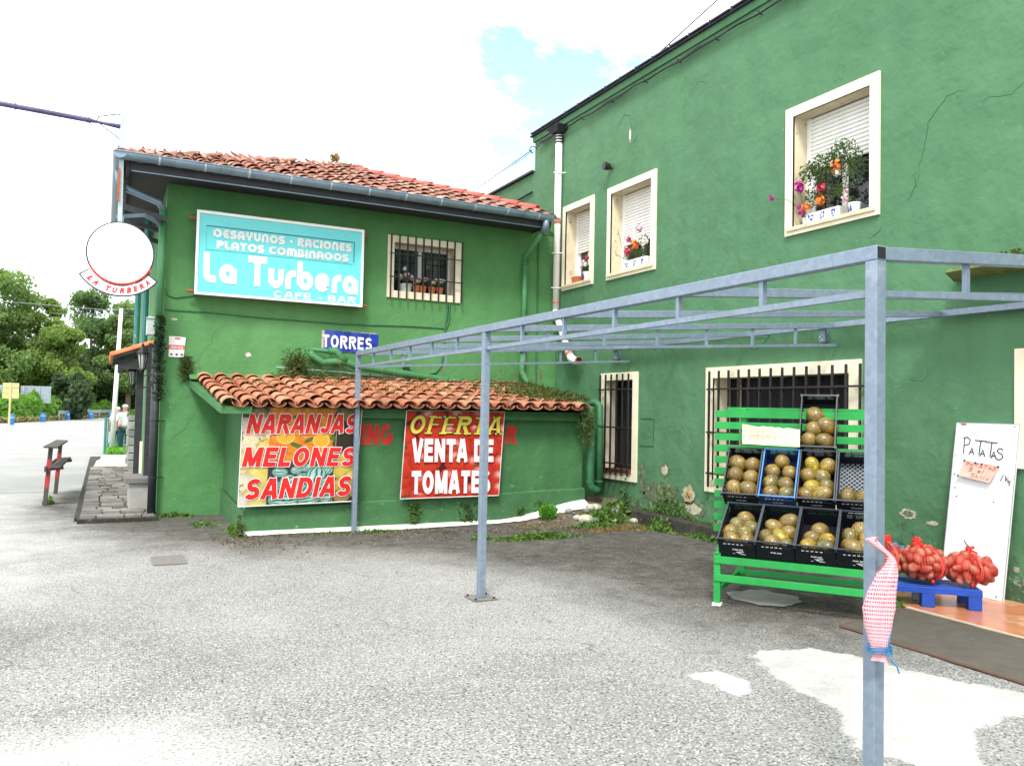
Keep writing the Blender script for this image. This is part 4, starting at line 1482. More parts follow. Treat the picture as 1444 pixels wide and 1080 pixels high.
# door canopy at the right edge with moss on it
cn = MB()
cn.add([(7.19, 4.93, 2.915), (7.19, 1.5, 3.00), (6.70, 1.5, 3.00), (6.72, 4.70, 2.925), (7.19, 4.85, 2.965), (7.19, 1.5, 3.06), (6.70, 1.5, 3.045), (6.72, 4.66, 2.955)],
       [(0, 1, 2, 3), (4, 7, 6, 5), (0, 3, 7, 4), (3, 2, 6, 7), (1, 5, 6, 2), (0, 4, 5, 1)])
cn = cn.build('door_canopy', mat('ochre_green_canopy', (0.16, 0.20, 0.06), 0.8, var=0.3, vs=10), tall)
pts = np.column_stack([nrg.uniform(6.78, 7.15, 500), nrg.uniform(3.4, 4.62, 500), np.zeros(500)])
pts[:, 2] = 2.985 + (4.8 - pts[:, 1]) * 0.02 + nrg.uniform(0, .05, 500)
link('moss', leaves_mesh('moss', pts, 0.03, M['ivy'], 0.6), cn, kind='stuff')

# wires in the sky
mb = MB()
mb.tube([(7.14, 13.50, 6.60), (6.993, 16.0, 6.339), (6.80, 21.0, 5.9)], 0.010, 5)
mb.tube([(7.14, 13.50, 6.56), (6.98, 16.0, 6.28), (6.6, 21.0, 5.85)], 0.007, 5)
t = mb.build('service_wire', M['cable'])
tag(t, 'pair of thin dark wires from the tall wall corner down over the red roof', 'wire')
mb = MB()
mb.tube([(7.34, 10.9, 6.885), (7.769, 9.0, 7.645), (7.982, 8.0, 7.95), (9.0, 3.5, 9.4)], 0.010, 5)
t = mb.build('overhead_wire', M['cable'])
tag(t, 'single thin wire rising in the sky above the tall roof edge', 'wire')

# low mossy kerb wall along the foot of the tall wall
kb = MB()
n = 30
g = random.Random(5)
prof = []
for i in range(n + 1):
    y = 5.7 + (10.62 - 5.7) * i / n
    prof.append((y, 0.10 + 0.09 * (i / n) + g.uniform(-.008, .008), 6.99 + g.uniform(-.012, .012)))
for i in range(n):
    (ya, za, xa), (yb, zb, xb2) = prof[i], prof[i + 1]
    kb.quad((xa - .02, ya, -.02), (xa, ya, za), (xb2, yb, zb), (xb2 - .02, yb, -.02))
    kb.quad((xa, ya, za), (7.198, ya, za + .02), (7.198, yb, zb + .02), (xb2, yb, zb))
kb.quad((6.97, 5.7, -.02), (7.198, 5.7, -.02), (7.198, 5.7, .12), (6.99, 5.7, .10))
t = kb.build('kerb_wall', M['kerb'])
tag(t, 'low dark mossy concrete kerb along the foot of the tall green wall', 'kerb')

# ------------------------------------------------------------------ the bar: low green building on the left
YL = 12.55
bar = thing('roadside_bar', 'lower green stucco bar building with a hipped clay tile roof and grey gutter', 'building', (0.71, YL, 0))
X0 = 0.71
mb = MB()
fL = lambda a, z: (a, YL, z)
wall_quads(mb, fL, X0, 7.198, -0.05, 4.80, [(4.13, 5.20, 3.52, 4.31)])
mb.quad((X0, YL, -.05), (X0, YL, 4.8), (X0, 22, 4.8), (X0, 22, -.05))
mb.quad((X0, 22, -.05), (X0, 22, 4.8), (7.198, 22, 4.8), (7.198, 22, -.05))
mb.build('wall', M['green_L'], bar)

# small barred window
w = MB()
yf = YL - 0.03
for a0, a1, z0, z1 in ((4.02, 4.13, 3.405, 4.42), (5.20, 5.31, 3.405, 4.42), (4.13, 5.20, 4.31, 4.42), (4.13, 5.20, 3.405, 3.52)):
    w.box(a0, a1, yf, YL - .001, z0, z1)
yb = YL + 0.2
w.quad((4.13, yf, 3.52), (4.13, yf, 4.31), (4.13, yb, 4.31), (4.13, yb, 3.52), 1)
w.quad((5.20, yf, 3.52), (5.20, yb, 3.52), (5.20, yb, 4.31), (5.20, yf, 4.31), 1)
w.quad((4.13, yf, 4.31), (5.20, yf, 4.31), (5.20, yb, 4.31), (4.13, yb, 4.31), 1)
w.quad((4.13, yf, 3.52), (4.13, yb, 3.52), (5.20, yb, 3.52), (5.20, yf, 3.52), 0)
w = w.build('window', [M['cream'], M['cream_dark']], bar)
mb = MB()
mb.box(4.13, 5.20, yb, yb + .04, 4.25, 4.31)
mb.box(4.13, 4.17, yb, yb + .04, 3.52, 4.25)
mb.box(5.16, 5.20, yb, yb + .04, 3.52, 4.25)
mb.box(4.62, 4.68, yb - .01, yb + .05, 3.52, 4.25)
mb.build('window_frame', mat('pale_window_frame', (0.55, 0.56, 0.56), 0.5), w)
mb = MB()
mb.quad((4.17, yb + .03, 3.52), (5.16, yb + .03, 3.52), (5.16, yb + .03, 4.25), (4.17, yb + .03, 4.25))
mb.build('pane', M['glass'], w)
brm = MB()
brm.box(-.011, .011, -.010, .010, 0, 1.03)
brm = brm.mesh('bar', M['iron'])
for i in range(10):
    o = link('bar', brm, w)
    o.location = (4.055 + (5.30 - 4.055) * i / 9, YL - .10, 3.395)
for zz in (4.10, 3.72):
    mb = MB()
    mb.box(4.03, 5.32, YL - .125, YL - .108, zz, zz + .018)
    mb.build('cross_bar', M['iron'], w)

# roof: front slope, left slope, right slope
EY, EZ, AX, AY, AZ = 11.84, 4.885, 4.0, 15.3, 6.20
SL = (AZ - EZ) / (AY - EY)
mb = MB()
th = -0.05
A = (AX, AY, AZ + th)
XE = 6.66
HY = 12.42
HR = (XE, HY, EZ + SL * (HY - EY) + th)
mb.poly([(0.08, EY, EZ + th), (XE, EY, EZ + th), HR, A])
mb.poly([(XE, EY, EZ + th), (XE, EY, EZ - .14), (XE, YL, EZ - .14), (XE, HY + .1, HR[2]), HR], 1)
mb.poly([(0.08, EY, EZ + th), A, (AX, 18.8, AZ + th), (0.08, 22.2, EZ + th)])
mb.poly([A, HR, (7.199, 12.7, 5.02), (7.199, 18.5, 5.02), (AX, 18.8, AZ + th)])
mb.poly([(AX, 18.8, AZ + th), (7.199, 18.5, 5.02), (7.199, 22.2, EZ + th), (0.08, 22.2, EZ + th)])
mb.poly([HR, (XE, YL, EZ - .14), (7.199, YL, EZ - .14), (7.199, 12.7, 5.02)], 2)
roof = mb.build('roof', [M['tile_under'], M['dark_wood'], M['green_L']], bar)


def tile_mesh(name, m, r0, r1, L, conv=True, n=9, th=0.014, zs=.80):
    """half-round clay tile, x across, y up the slope; wide end at y = 0"""
    vs, fs = [], []
    sgn = 1 if conv else -1
    for (yy, rr_, dz) in ((0, r0, 0.0), (L, r1, 0.0)):
        for rad in (rr_, rr_ - th):
            for k in range(n + 1):
                a = pi * k / n
                vs.append((-rad * cos(a), yy, sgn * rad * zs * sin(a) + dz))
    N = n + 1
    for k in range(n):
        fs.append((k, k + 1, 2 * N + k + 1, 2 * N + k))           # outer
        fs.append((N + k, 3 * N + k, 3 * N + k + 1, N + k + 1))     # inner
        fs.append((k, N + k, N + k + 1, k + 1))                     # front end
    fs.append((0, 2 * N, 3 * N, N))
    fs.append((n, N + n, 3 * N + n, 2 * N + n))
    me = bpy.data.meshes.new(name)
    me.from_pydata(vs, [], fs if conv else [f[::-1] for f in fs])
    me.materials.append(m)
    me.polygons.foreach_set('use_smooth', [len(f) == 4 for f in fs])
    me.update()
    return me


cover = tile_mesh('roof_tile', M['roof_tile'], 0.108, 0.086, 0.44)
chan = tile_mesh('channel_tile', M['roof_tile'], 0.10, 0.085, 0.44, False)


def lay(me, parent, name, x, y0, z0, s, sl, tiltx=0.0, jit=.012, g=rng, lift=0.0):
    """place a tile on the slope starting at eave point (x, y0, z0), s metres up the slope"""
    a = math.atan(sl)
    o = link(name, me, parent)
    o.location = (x + g.uniform(-jit, jit), y0 + s * cos(a) - lift * sin(a), z0 + s * sin(a) + lift * cos(a))
    o.rotation_euler = (a - 0.045 + g.uniform(-.02, .02), 0, tiltx + g.uniform(-.04, .04))
    return o


def join_tiles(me_list, name, parent, m):
    """many copies of a tile mesh in one mesh: list of (mesh, Matrix)"""
    V, Fc = [], []
    for me, mt in me_list:
        k = len(V)
        V += [tuple(mt @ v.co) for v in me.vertices]
        Fc += [tuple(i + k for i in p.vertices) for p in me.polygons]
    o = bpy.data.meshes.new(name)
    o.from_pydata(V, [], Fc)
    o.materials.append(m)
    o.polygons.foreach_set('use_smooth', [True] * len(o.polygons))
    o.update()
    return link(name, o, parent, kind='stuff')


a_ = math.atan(SL)
PX, PS = 0.238, 0.355
chans = []
cnt = 0
i = 0
x = 0.20
while x < XE - .03:
    ymax = AY + (x - AX) * (AY - EY) / (AX - 0.08) if x < AX else AY + (x - AX) * (HY - AY) / (XE - AX)
    smax = (ymax - EY) / cos(a_)
    s = -0.05
    k = 0
    while s < smax - 0.12:
        lay(cover, roof, 'roof_tile', x, EY, EZ - 0.005, s, SL, lift=0.002 + rng.uniform(0, .022))
        chans.append((chan, Matrix.Translation((x + PX / 2, EY + s * cos(a_), EZ + 0.025 + s * sin(a_))) @ Matrix.Rotation(a_ - 0.045, 4, 'X')))
        s += PS
        cnt += 1
    if x < AX:
        # the last tile of each row sticks up past the hip
        o = lay(chan, roof, 'channel_tile', x + rng.uniform(-.03, .03), EY, EZ + .075 + rng.uniform(0, .03), smax - .22, SL, lift=.02)
        o.rotation_euler.z += rng.uniform(-.25, .25)
        o.rotation_euler.x += rng.uniform(0.0, .12)
    x += PX
join_tiles(chans, 'channel_tiles', roof, M['roof_tile'])
# left slope, seen only edge on: its tiles as one part
al = math.atan((AZ - EZ) / (AX - 0.08))
tl = []
y = EY + 0.3
while y < 21.8:
    xm = 0.08 + (y - EY) * (AX - .08) / (AY - EY) if y < AY else AX - .1
    s = -0.04
    while s < (min(xm, AX) - 0.08) / cos(al) - 0.12:
        mt = Matrix.Translation((0.08 + s * cos(al), y + rng.uniform(-.02, .02), EZ + 0.03 + s * sin(al) + rng.uniform(0, .03))) @ Matrix.Rotation(-pi / 2, 4, 'Z') @ Matrix.Rotation(al - .04, 4, 'X')
        tl.append((cover, mt))
        s += PS
    y += PX
join_tiles(tl, 'left_slope_tiles', roof, M['roof_tile'])
# hip tiles: the left hip in clay, the right hip bedded in red mortar
hipm = tile_mesh('hip_tile', M['roof_tile'], 0.115, 0.09, 0.44)
hipr = tile_mesh('hip_tile', M['red_mortar'], 0.125, 0.10, 0.44)


def hip(a, b, me, lift, name='hip_tile'):
    a, b = Vector(a), Vector(b)
    d = (b - a)
    L = d.length
    d.normalize()
    s = -0.04
    while s < L - 0.2:
        o = link(name, me, roof)
        p = a + d * s + Vector((0, 0, lift))
        o.location = p
        o.rotation_euler = (math.asin(d.z) - 0.03, 0, atan2(d.y, d.x) - pi / 2 + rng.uniform(-.04, .04))
        s += 0.36


hip((0.10, EY - .02, EZ - .01), (AX, AY, AZ), hipm, 0.015)
hip((XE, HY, HR[2] + .06), (AX, AY, AZ), hipr, 0.03)
mb = MB()
N_ = 30
for k in range(N_):
    p0 = Vector((XE, HY - .02, HR[2] + .06)).lerp(Vector((AX, AY - .05, AZ)), k / N_)
    p1 = Vector((XE, HY - .02, HR[2] + .06)).lerp(Vector((AX, AY - .05, AZ)), (k + 1) / N_)
    hgt = .085 + rng.uniform(-.01, .02)
    mb.quad(p0 + Vector((0, -.10 + rng.uniform(-.02, .02), 0.02)), p1 + Vector((0, -.10, 0.02)), p1 + Vector((0, 0, hgt)), p0 + Vector((0, 0, hgt)))
mb.build('hip_mortar', M['red_mortar'], roof)
# pale plaster knob with a bit of growth at the apex
mb = MB()
mb.ball((AX - .05, AY - .1, AZ + .09), .16, .1, .07, 8, 5)
mb.ball((AX + .18, AY - .25, AZ + .05), .12, .08, .05, 8, 5)
mb.build('apex_mortar', M['flashing'], roof)
link('roof_weed', leaves_mesh('roof_weed', blob_points((AX - .22, AY - .1, AZ + .17), (.10, .08, .09), 120, 3, .3), .035, M['dry'], 1.2), roof, kind='stuff')

# soffit and fascia of dark boards
mb = MB()
mb.box(0.20, XE - .01, EY + .06, YL - .001, 4.775, 4.795)
mb.box(0.20, X0 - .001, YL, 22, 4.775, 4.795)
mb.build('soffit', M['dark_wood'], bar)
mb = MB()
mb.box(0.20, XE, EY + .02, EY + .055, 4.70, 4.88)
mb.box(0.16, 0.195, EY + .02, 22, 4.70, 4.88)
mb.build('fascia', M['dark_wood'], bar)
mb = MB()
mb.box(0.22, XE - .02, EY + .008, EY + .019, 4.700, 4.712)
mb.build('fascia_edge', M['gutter'], bar)

# gutter: half round along the front and the left side
mb = MB()
ng = 10
R_ = 0.085


def gutter_run(mb, p0, p1, side):
    """side: unit vector away from the wall"""
    p0, p1, side = Vector(p0), Vector(p1), Vector(side)
    k = len(mb.v)
    for p in (p0, p1):
        for rad in (R_, R_ - .006):
            for q in range(ng + 1):
                a = pi + pi * q / ng
                mb.v.append(tuple(p + side * (rad * cos(a)) + Vector((0, 0, rad * sin(a)))))
    N = ng + 1
    for q in range(ng):
        mb.f.append((k + q, k + q + 1, k + 2 * N + q + 1, k + 2 * N + q))
        mb.f.append((k + N + q, k + 3 * N + q, k + 3 * N + q + 1, k + N + q + 1))
        mb.mi += [0, 0]
    mb.f.append(tuple(k + q for q in range(N)))
    mb.f.append(tuple(k + 2 * N + q for q in range(N - 1, -1, -1)))
    mb.mi += [0, 0]


gutter_run(mb, (0.02, EY - .07, 4.90), (6.64, EY - .07, 4.885), (0, -1, 0))
gutter_run(mb, (0.07, EY - .15, 4.90), (0.07, 22, 4.87), (-1, 0, 0))
mb.tube([(0.0, EY - .155, 4.905), (6.64, EY - .155, 4.89)], .010, 6)
gut = mb.build('gutter', M['gutter'], bar, smooth=False)
mb = MB()
for q in range(ng):
    a, b = pi + pi * q / ng, pi + pi * (q + 1) / ng
    for dx in (0,):
        mb.add([(dx - .012, -(R_ + .004) * cos(a), (R_ + .004) * sin(a)), (dx + .012, -(R_ + .004) * cos(a), (R_ + .004) * sin(a)),
                (dx + .012, -(R_ + .004) * cos(b), (R_ + .004) * sin(b)), (dx - .012, -(R_ + .004) * cos(b), (R_ + .004) * sin(b))], [(0, 1, 2, 3)])
strap = mb.mesh('gutter_strap', M['lamp_post'])
x = 0.55
while x < 6.5:
    o = link('gutter_strap', strap, gut)
    o.location = (x, EY - .07, 4.90 - .015 * x / 7.1)
    x += 0.58

# downpipe at the right end
mb = MB()
mb.tube([(6.52, EY - .07, 4.83), (6.52, EY - .07, 4.72), (6.52, EY + .02, 4.62)], .055, 12)
dp_ = mb.build('downpipe', M['gutter'], bar, smooth=True)
mb = MB()
mb.tube([(6.52, EY + .02, 4.63), (6.50, 12.42, 4.33), (6.49, 12.44, 4.20)], .050, 12)
mb.tube([(6.49, 12.44, 4.22), (6.48, 12.44, 2.56)], .050, 12)
mb.tube([(6.48, 12.44, 2.58), (6.46, 12.44, 2.30), (6.50, 12.36, 2.15), (6.56, 12.28, 2.03)], .056, 12)
mb.build('lower_pipe', M['green_pipe'], dp_, smooth=True)
mb = MB()
for z in (3.05, 4.15, 2.58):
    mb.lathe((6.48, 12.44, z), [(.057, 0), (.057, .02)], 12)
mb.build('pipe_clip', M['green_pipe_dark'], dp_)
mb = MB()
mb.tube([(6.80, YL - .02, 4.7), (6.80, YL - .02, 2.0)], .014, 6)
mb.build('conduit', M['green_pipe_dark'], bar)

# left gutter outlet: swan neck to the corner, green above and black below
mb = MB()
mb.tube([(0.07, 12.35, 4.82), (0.08, 12.38, 4.66), (0.20, 12.40, 4.58), (0.60, 12.42, 4.45), (0.655, 12.43, 4.36)], .052, 12)
sw = mb.build('corner_downpipe', M['gutter'], bar, smooth=True)
mb = MB()
mb.tube([(0.655, 12.43, 4.38), (0.648, 12.45, 2.45)], .050, 12)
mb.build('green_pipe', M['green_pipe'], sw, smooth=True)
mb = MB()
mb.tube([(0.640, 12.45, 2.46), (0.640, 12.45, 0.03)], .056, 12)
mb.build('black_pipe', M['black_pipe'], sw, smooth=True)
mb = MB()
for z in (1.35, 0.55, 2.2):
    mb.lathe((0.640, 12.45, z), [(.062, 0), (.062, .02)], 12)
    mb.tube([(0.69, 12.42, z + .01), (0.78, 12.54, z + .01)], .006, 5)
mb.build('pipe_clip', M['iron'], sw)
# side eave brackets
for y in (12.3, 13.2, 14.1):
    mb = MB()
    mb.beam((0.10, y, 4.32), (0.70, y, 4.20), .05, .07)
    mb.beam((0.14, y + .052, 4.80), (0.14, y + .052, 4.30), .05, .05)
    mb.build('eave_bracket', M['black_pipe'], bar)

# wires and conduits on the front wall
for pts in ([(0.72, YL - .012, 3.26), (0.76, YL - .012, 3.16), (0.86, YL - .012, 3.13), (1.12, YL - .012, 3.19)],
            [(0.72, YL - .012, 2.955), (1.38, YL - .012, 2.95), (2.0, YL - .012, 2.925), (2.61, YL - .012, 2.922), (3.3, YL - .012, 2.915), (3.74, YL - .012, 2.93), (4.4, YL - .012, 2.955), (5.05, YL - .012, 2.96)],
            [(5.10, YL - .015, 3.40), (5.055, YL - .015, 2.97), (5.03, YL - .015, 2.52), (5.00, YL - .015, 2.33), (4.90, YL - .015, 2.21), (4.72, YL - .015, 2.17), (4.55, YL - .015, 2.20), (4.41, YL - .015, 2.25)],
            [(5.13, YL - .015, 3.40), (5.12, YL - .015, 3.10), (5.08, YL - .015, 2.97)]):
    mb = MB()
    mb.tube(pts, .009 if pts[0][0] < 5 else .015, 6)
    mb.build('wall_wire', M['green_pipe_dark'], bar)
mb = MB()
mb.box(4.33, 4.43, YL - .05, YL - .001, 2.20, 2.30)
mb.build('junction_box', M['iron'], bar)
crack(bar, fwL, [(0.80, 1.0), (1.05, 1.25), (1.25, 1.6)], .008)
crack(bar, fwL, [(2.1, 3.1), (2.25, 3.0), (2.2, 2.8)], .006)
chip(bar, fwL, 1.9, 2.36, .05, .04, M['plaster_pale'], M['shutter'], 31)
chip(bar, fwL, 0.86, 2.82, .05, .02, M['plaster_pale'], M['plaster_pale'], 32)

# waste pipes running down across the front wall
mb = MB()
mb.tube([(2.80, 12.47, 2.44), (2.84, 12.44, 2.38), (2.99, 12.42, 2.285), (3.08, 12.42, 2.30), (3.30, 12.42, 2.325), (3.50, 12.42, 2.255), (5.185, 12.42, 2.075), (6.60, 12.42, 1.985)], .058, 12)
wpz = mb.build('waste_pipe', M['green_pipe'], bar, smooth=True)
mb = MB()
mb.tube([(2.80, 12.47, 2.45), (2.82, 12.45, 2.485), (3.05, 12.44, 2.47), (3.12, 12.44, 2.46)], .036, 10)
mb.tube([(3.08, 12.44, 2.47), (3.18, 12.41, 2.48), (3.26, 12.40, 2.38), (3.36, 12.42, 2.30)], [.058, .062, .058, .056], 12)
mb.build('branch_pipe', M['green_pipe'], wpz, smooth=True)
mb = MB()
mb.tube([(3.4, 12.47, 2.14), (6.2, 12.47, 2.02)], .010, 6)
mb.tube([(2.3, 12.47, 2.19), (4.9, 12.47, 2.10)], .008, 6)
mb.build('thin_pipe', M['lamp_post'], bar)

# left side of the bar: door frame, pipes and boxes seen at a grazing angle
for x, y, z in ((0.48, 16.2, 2.4), (0.56, 14.9, 2.6)):
    mb = MB()
    mb.tube([(x, y, 4.8), (x, y, z)], .05, 8)
    mb.build('side_pipe', M['fence_green'], bar)
mb = MB()
mb.box(0.52, 0.64, 13.0, 13.25, 2.62, 2.86)
mb.add([(0.50, 12.98, 2.86), (0.66, 12.98, 2.86), (0.66, 13.27, 2.86), (0.50, 13.27, 2.86), (0.56, 13.1, 2.90)], [(0, 1, 4), (1, 2, 4), (2, 3, 4), (3, 0, 4)])
mb.build('meter_box', M['grey_box'], bar)
# porch: tiled lean roof on dark posts
porch = MB()
porch.add([(0.10, 14.3, 2.30), (0.705, 14.3, 2.53), (0.705, 17.4, 2.53), (0.10, 17.4, 2.30), (0.10, 14.3, 2.34), (0.705, 14.3, 2.57), (0.705, 17.4, 2.57), (0.10, 17.4, 2.34)],
          [(0, 3, 2, 1), (4, 5, 6, 7), (0, 1, 5, 4), (1, 2, 6, 5), (2, 3, 7, 6), (3, 0, 4, 7)])
porch = porch.build('porch', M['dark_wood'], bar)
tm = tile_mesh('porch_tile', M['orange_tile'], 0.10, 0.085, 0.34)
for j in range(13):
    for k in range(2):
        o = link('porch_tile', tm, porch)
        o.location = (0.075 + k * .30, 14.38 + j * .235, 2.335 + k * .115)
        o.rotation_euler = (math.atan(.38), 0, -pi / 2 + rng.uniform(-.03, .03))
        o.rotation_mode = 'XYZ'
mb = MB()
mb.box(0.17, 0.70, 14.38, 14.46, 2.15, 2.29)
mb.box(0.20, 0.28, 14.47, 17.2, 2.17, 2.28)
mb.build('porch_beam', M['dark_wood'], porch)
for q in ((0.455, 0.565, 14.55, 14.66, 0.05, 2.15), (0.60, 0.70, 14.2, 14.3, 0.05, 2.5), (0.56, 0.66, 13.4, 13.5, 0.05, 1.95)):
    mb = MB()
    mb.box(*q)
    mb.build('porch_post', M['dark_wood'], porch)
mb = MB()
mb.box(0.635, 0.705, 12.75, 14.1, 0.30, 2.45)
mb.build('wall_board', M['dark_wood'], porch)
mb = MB()
mb.box(0.52, 0.56, 14.0, 14.04, 0.35, 1.0)
mb.build('pale_stick', M['cream'], porch)

# dark climber on the corner pipe
pts = np.column_stack([nrg.normal(.665, .035, 1500), nrg.normal(12.42, .03, 1500), nrg.uniform(1.65, 2.85, 1500)])
t = link('climbing_plant', leaves_mesh('climbing_plant', pts, .028, M['ivy_dark'], 0.2))
tag(t, 'dark small-leaved climber round the black corner pipe under the meter box', 'climbing plant')


def lantern(x, y, z, label):
    t = thing('wall_lantern', label, 'lantern', (x, y, z), 'black wall lanterns at the porch')
    mb = MB()
    mb.lathe((x, y, z), [(.035, -.20), (.075, .04)], 6)
    mb.build('lamp_glass', M['lamp_glass'], t)
    mb = MB()
    mb.lathe((x, y, z), [(.10, .04), (.105, .055), (.045, .13), (.02, .16), (.025, .19), (.006, .22)], 6)
    mb.build('lamp_cap', M['iron'], t)
    mb = MB()
    for k in range(6):
        a = 2 * pi * k / 6
        mb.tube([(x + .038 * cos(a), y + .038 * sin(a), z - .20), (x + .079 * cos(a), y + .079 * sin(a), z + .045)], .006, 4)
    mb.lathe((x, y, z), [(.02, -.25), (.045, -.22), (.045, -.19)], 6)
    mb.build('lantern_cage', M['iron'], t)
    mb = MB()
    mb.tube([(x, y, z - .23), (x + .03, y, z - .30), (x + .10, y, z - .27), (.72, y, z - .20)], .012, 6)
    mb.build('lantern_arm', M['iron'], t)


lantern(0.51, 13.9, 2.33, 'black lantern with frosted glass nearest the green corner of the bar')
lantern(0.44, 15.9, 2.12, 'black lantern half hidden behind the nearer one on the porch')

# bench block of stone by the corner
t = thing('stone_bench', 'grey stone block seat with an overhanging slab by the bar corner', 'bench', (.48, 13.3, .06))
mb = MB()
mb.box(0.36, 0.62, 12.98, 13.75, 0.05, 0.43)
mb.build('base', M['concrete_grey'], t, bevel=.01)
mb = MB()
mb.box(0.305, 0.63, 12.93, 13.85, 0.435, 0.51)
mb.build('seat', M['slate'], t, bevel=.008)

# ------------------------------------------------------------------ annex with the tiled lean-to roof
YF = 10.42
annex = thing('lean_to_annex', 'low green annex with a wavy orange tile lean-to roof against the bar', 'annex', (4, YF, 0))
mb = MB()
x0, x1 = 1.60, 6.48
mb.quad((x0, YF, -.05), (x1, YF, -.05), (x1, YF, 1.60), (x0, YF, 1.60))
mb.poly([(x0, YF, -.05), (x0, YF, 1.62), (x0, YL, 1.94), (x0, YL, -.05)])
mb.poly([(x1, YF, -.05), (x1, YL, -.05), (x1, YL, 1.94), (x1, YF, 1.62)])
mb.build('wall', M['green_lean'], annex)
mb = MB()
n = 24
for i in range(n):
    a, b = i / n, (i + 1) / n
    xa, xb_ = x0 - .03 + (x1 - x0 + .06) * a, x0 - .03 + (x1 - x0 + .06) * b
    za, zb = .30 + .15 * a + .004 * sin(i), .30 + .15 * b + .004 * sin(i + 1)
    mb.quad((xa, YF - .045, -.05), (xb_, YF - .045, -.05), (xb_, YF - .04, zb), (xa, YF - .04, za))
    mb.quad((xa, YF - .04, za), (xb_, YF - .04, zb), (xb_, YF - .002, zb + .02), (xa, YF - .002, za + .02))
mb.poly([(x0 - .03, YF - .045, -.05), (x0 - .03, YF - .04, .30), (x0 - .03, YL, .38), (x0 - .03, YL, -.05)])
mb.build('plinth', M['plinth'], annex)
mb = MB()
mb.box(x0 - .1, 6.36, 10.315, YF - .002, 1.47, 1.578)
mb.build('eave_beam', M['green_lean'], annex)
mb = MB()  # concrete verge at the left end
mb.add([(1.24, 10.14, 1.50), (1.60, 10.14, 1.50), (1.60, YL, 1.86), (1.08, YL, 1.86), (1.24, 10.14, 1.585), (1.60, 10.14, 1.585), (1.60, YL, 1.945), (1.08, YL, 1.945)],
       [(0, 3, 2, 1), (4, 5, 6, 7), (0, 1, 5, 4), (1, 2, 6, 5), (2, 3, 7, 6), (3, 0, 4, 7)])
mb.build('verge', M['green_lean'], annex)
EY2, ZL = 10.12, 1.585
SL2 = (1.975 - ZL) / (YL - EY2)
mb = MB()
mb.quad((1.28, EY2 + .04, ZL - .01), (6.30, EY2 + .04, ZL + .05), (6.6, YL, 1.99), (1.20, YL, 1.955))
mb.quad((6.30, EY2 + .04, ZL + .05), (6.44, EY2 + .04, 1.5), (6.6, YL, 1.7), (6.6, YL, 1.99))
roof2 = mb.build('roof', M['tile_under'], annex)
mb = MB()
mb.box(x0, 6.40, EY2 + .05, YF, 1.579, 1.584)
mb.build('eave_board', M['green_lean'], annex)
lt = tile_mesh('roof_tile', M['lean_tile'], 0.106, 0.086, 0.46)
lc = tile_mesh('channel_tile', M['lean_tile'], 0.098, 0.082, 0.46, False, zs=.60)
a2 = math.atan(SL2)
chans = []
NX = 23
for i in range(NX):
    xe = 1.345 + (6.30 - 1.345) * i / (NX - 1)
    zl = ZL + 0.05 * (xe - 1.2) / 5.1
    for k in range(7):
        s = -0.03 + k * .375
        xx = xe + (-.045 * (NX - 1 - i) / NX) * k * .3
        o = lay(lt, roof2, 'roof_tile', xx, EY2, zl + .016, s, SL2, jit=.010, lift=.006 + rng.uniform(0, .012))
        if rng.random() < .08:
            o.rotation_euler.z += rng.uniform(-.12, .12)
        if k == 0 and i < NX - 1:
            o = link('channel_tile', lc, roof2)
            o.location = (xx + .111, EY2 - .02 + s + .03, zl + .052)
            o.rotation_euler = (a2 - .045, 0, rng.uniform(-.03, .03))
        elif i < NX - 1:
            chans.append((lc, Matrix.Translation((xx + .111, EY2 + s * cos(a2), zl + .045 + s * sin(a2))) @ Matrix.Rotation(a2 - .045, 4, 'X')))
join_tiles(chans, 'upper_channel_tiles', roof2, M['lean_tile'])
# mortar between roof and wall
mb = MB()
k = 50
for i in range(k):
    xa, xb_ = 1.08 + 5.5 * i / k, 1.08 + 5.5 * (i + 1) / k
    h1 = .06 + .015 * sin(i * 1.7)
    mb.quad((xa, YL - .16 + .02 * sin(i * 2.3), 1.965), (xb_, YL - .16 + .02 * sin((i + 1) * 2.3), 1.965), (xb_, YL - .004, 2.0 + h1), (xa, YL - .004, 2.0 + h1))
mb.build('wall_mortar', M['green_L'], annex)

# painted words on the annex wall, half hidden by the banners
mb = MB()
block_text(mb, 'PARKING', 2.33, 3.475, 1.110, 1.390, YF - .004, t=.26)
mb.build('lettering', M['wall_red'], annex)
mb = MB()
block_text(mb, 'PARTICULAR', 3.66, 5.352, 1.125, 1.390, YF - .004, t=.26)
mb.build('lettering', M['wall_red'], annex)

# pair of pipes at the right end of the annex
mb = MB()
mb.tube([(6.57, 10.35, 1.70), (6.57, 10.34, .56), (6.585, 10.34, .50), (6.67, 10.34, .44), (6.73, 10.34, .42)], .058, 12)
pp = mb.build('annex_pipe', M['green_pipe_dark'], annex, smooth=True)
mb = MB()
mb.tube([(6.60, 10.62, 1.72), (6.74, 10.47, 1.76), (6.745, 10.38, 1.70), (6.75, 10.36, .36)], .060, 12)
mb.build('annex_pipe', M['green_pipe_dark'], annex, smooth=True)
mb = MB()
for z in (1.40, .55):
    mb.lathe((6.57, 10.345, z), [(.065, 0), (.065, .03)], 12)
    mb.lathe((6.75, 10.365, z), [(.067, 0), (.067, .03)], 12)
mb.build('pipe_collar', M['green_pipe_dark'], annex)
# small box lamp at the left corner
mb = MB()
mb.box(1.62, 1.665, YF - .06, YF - .005, 1.26, 1.44)
mb.build('corner_lamp', M['grey_box'], annex)
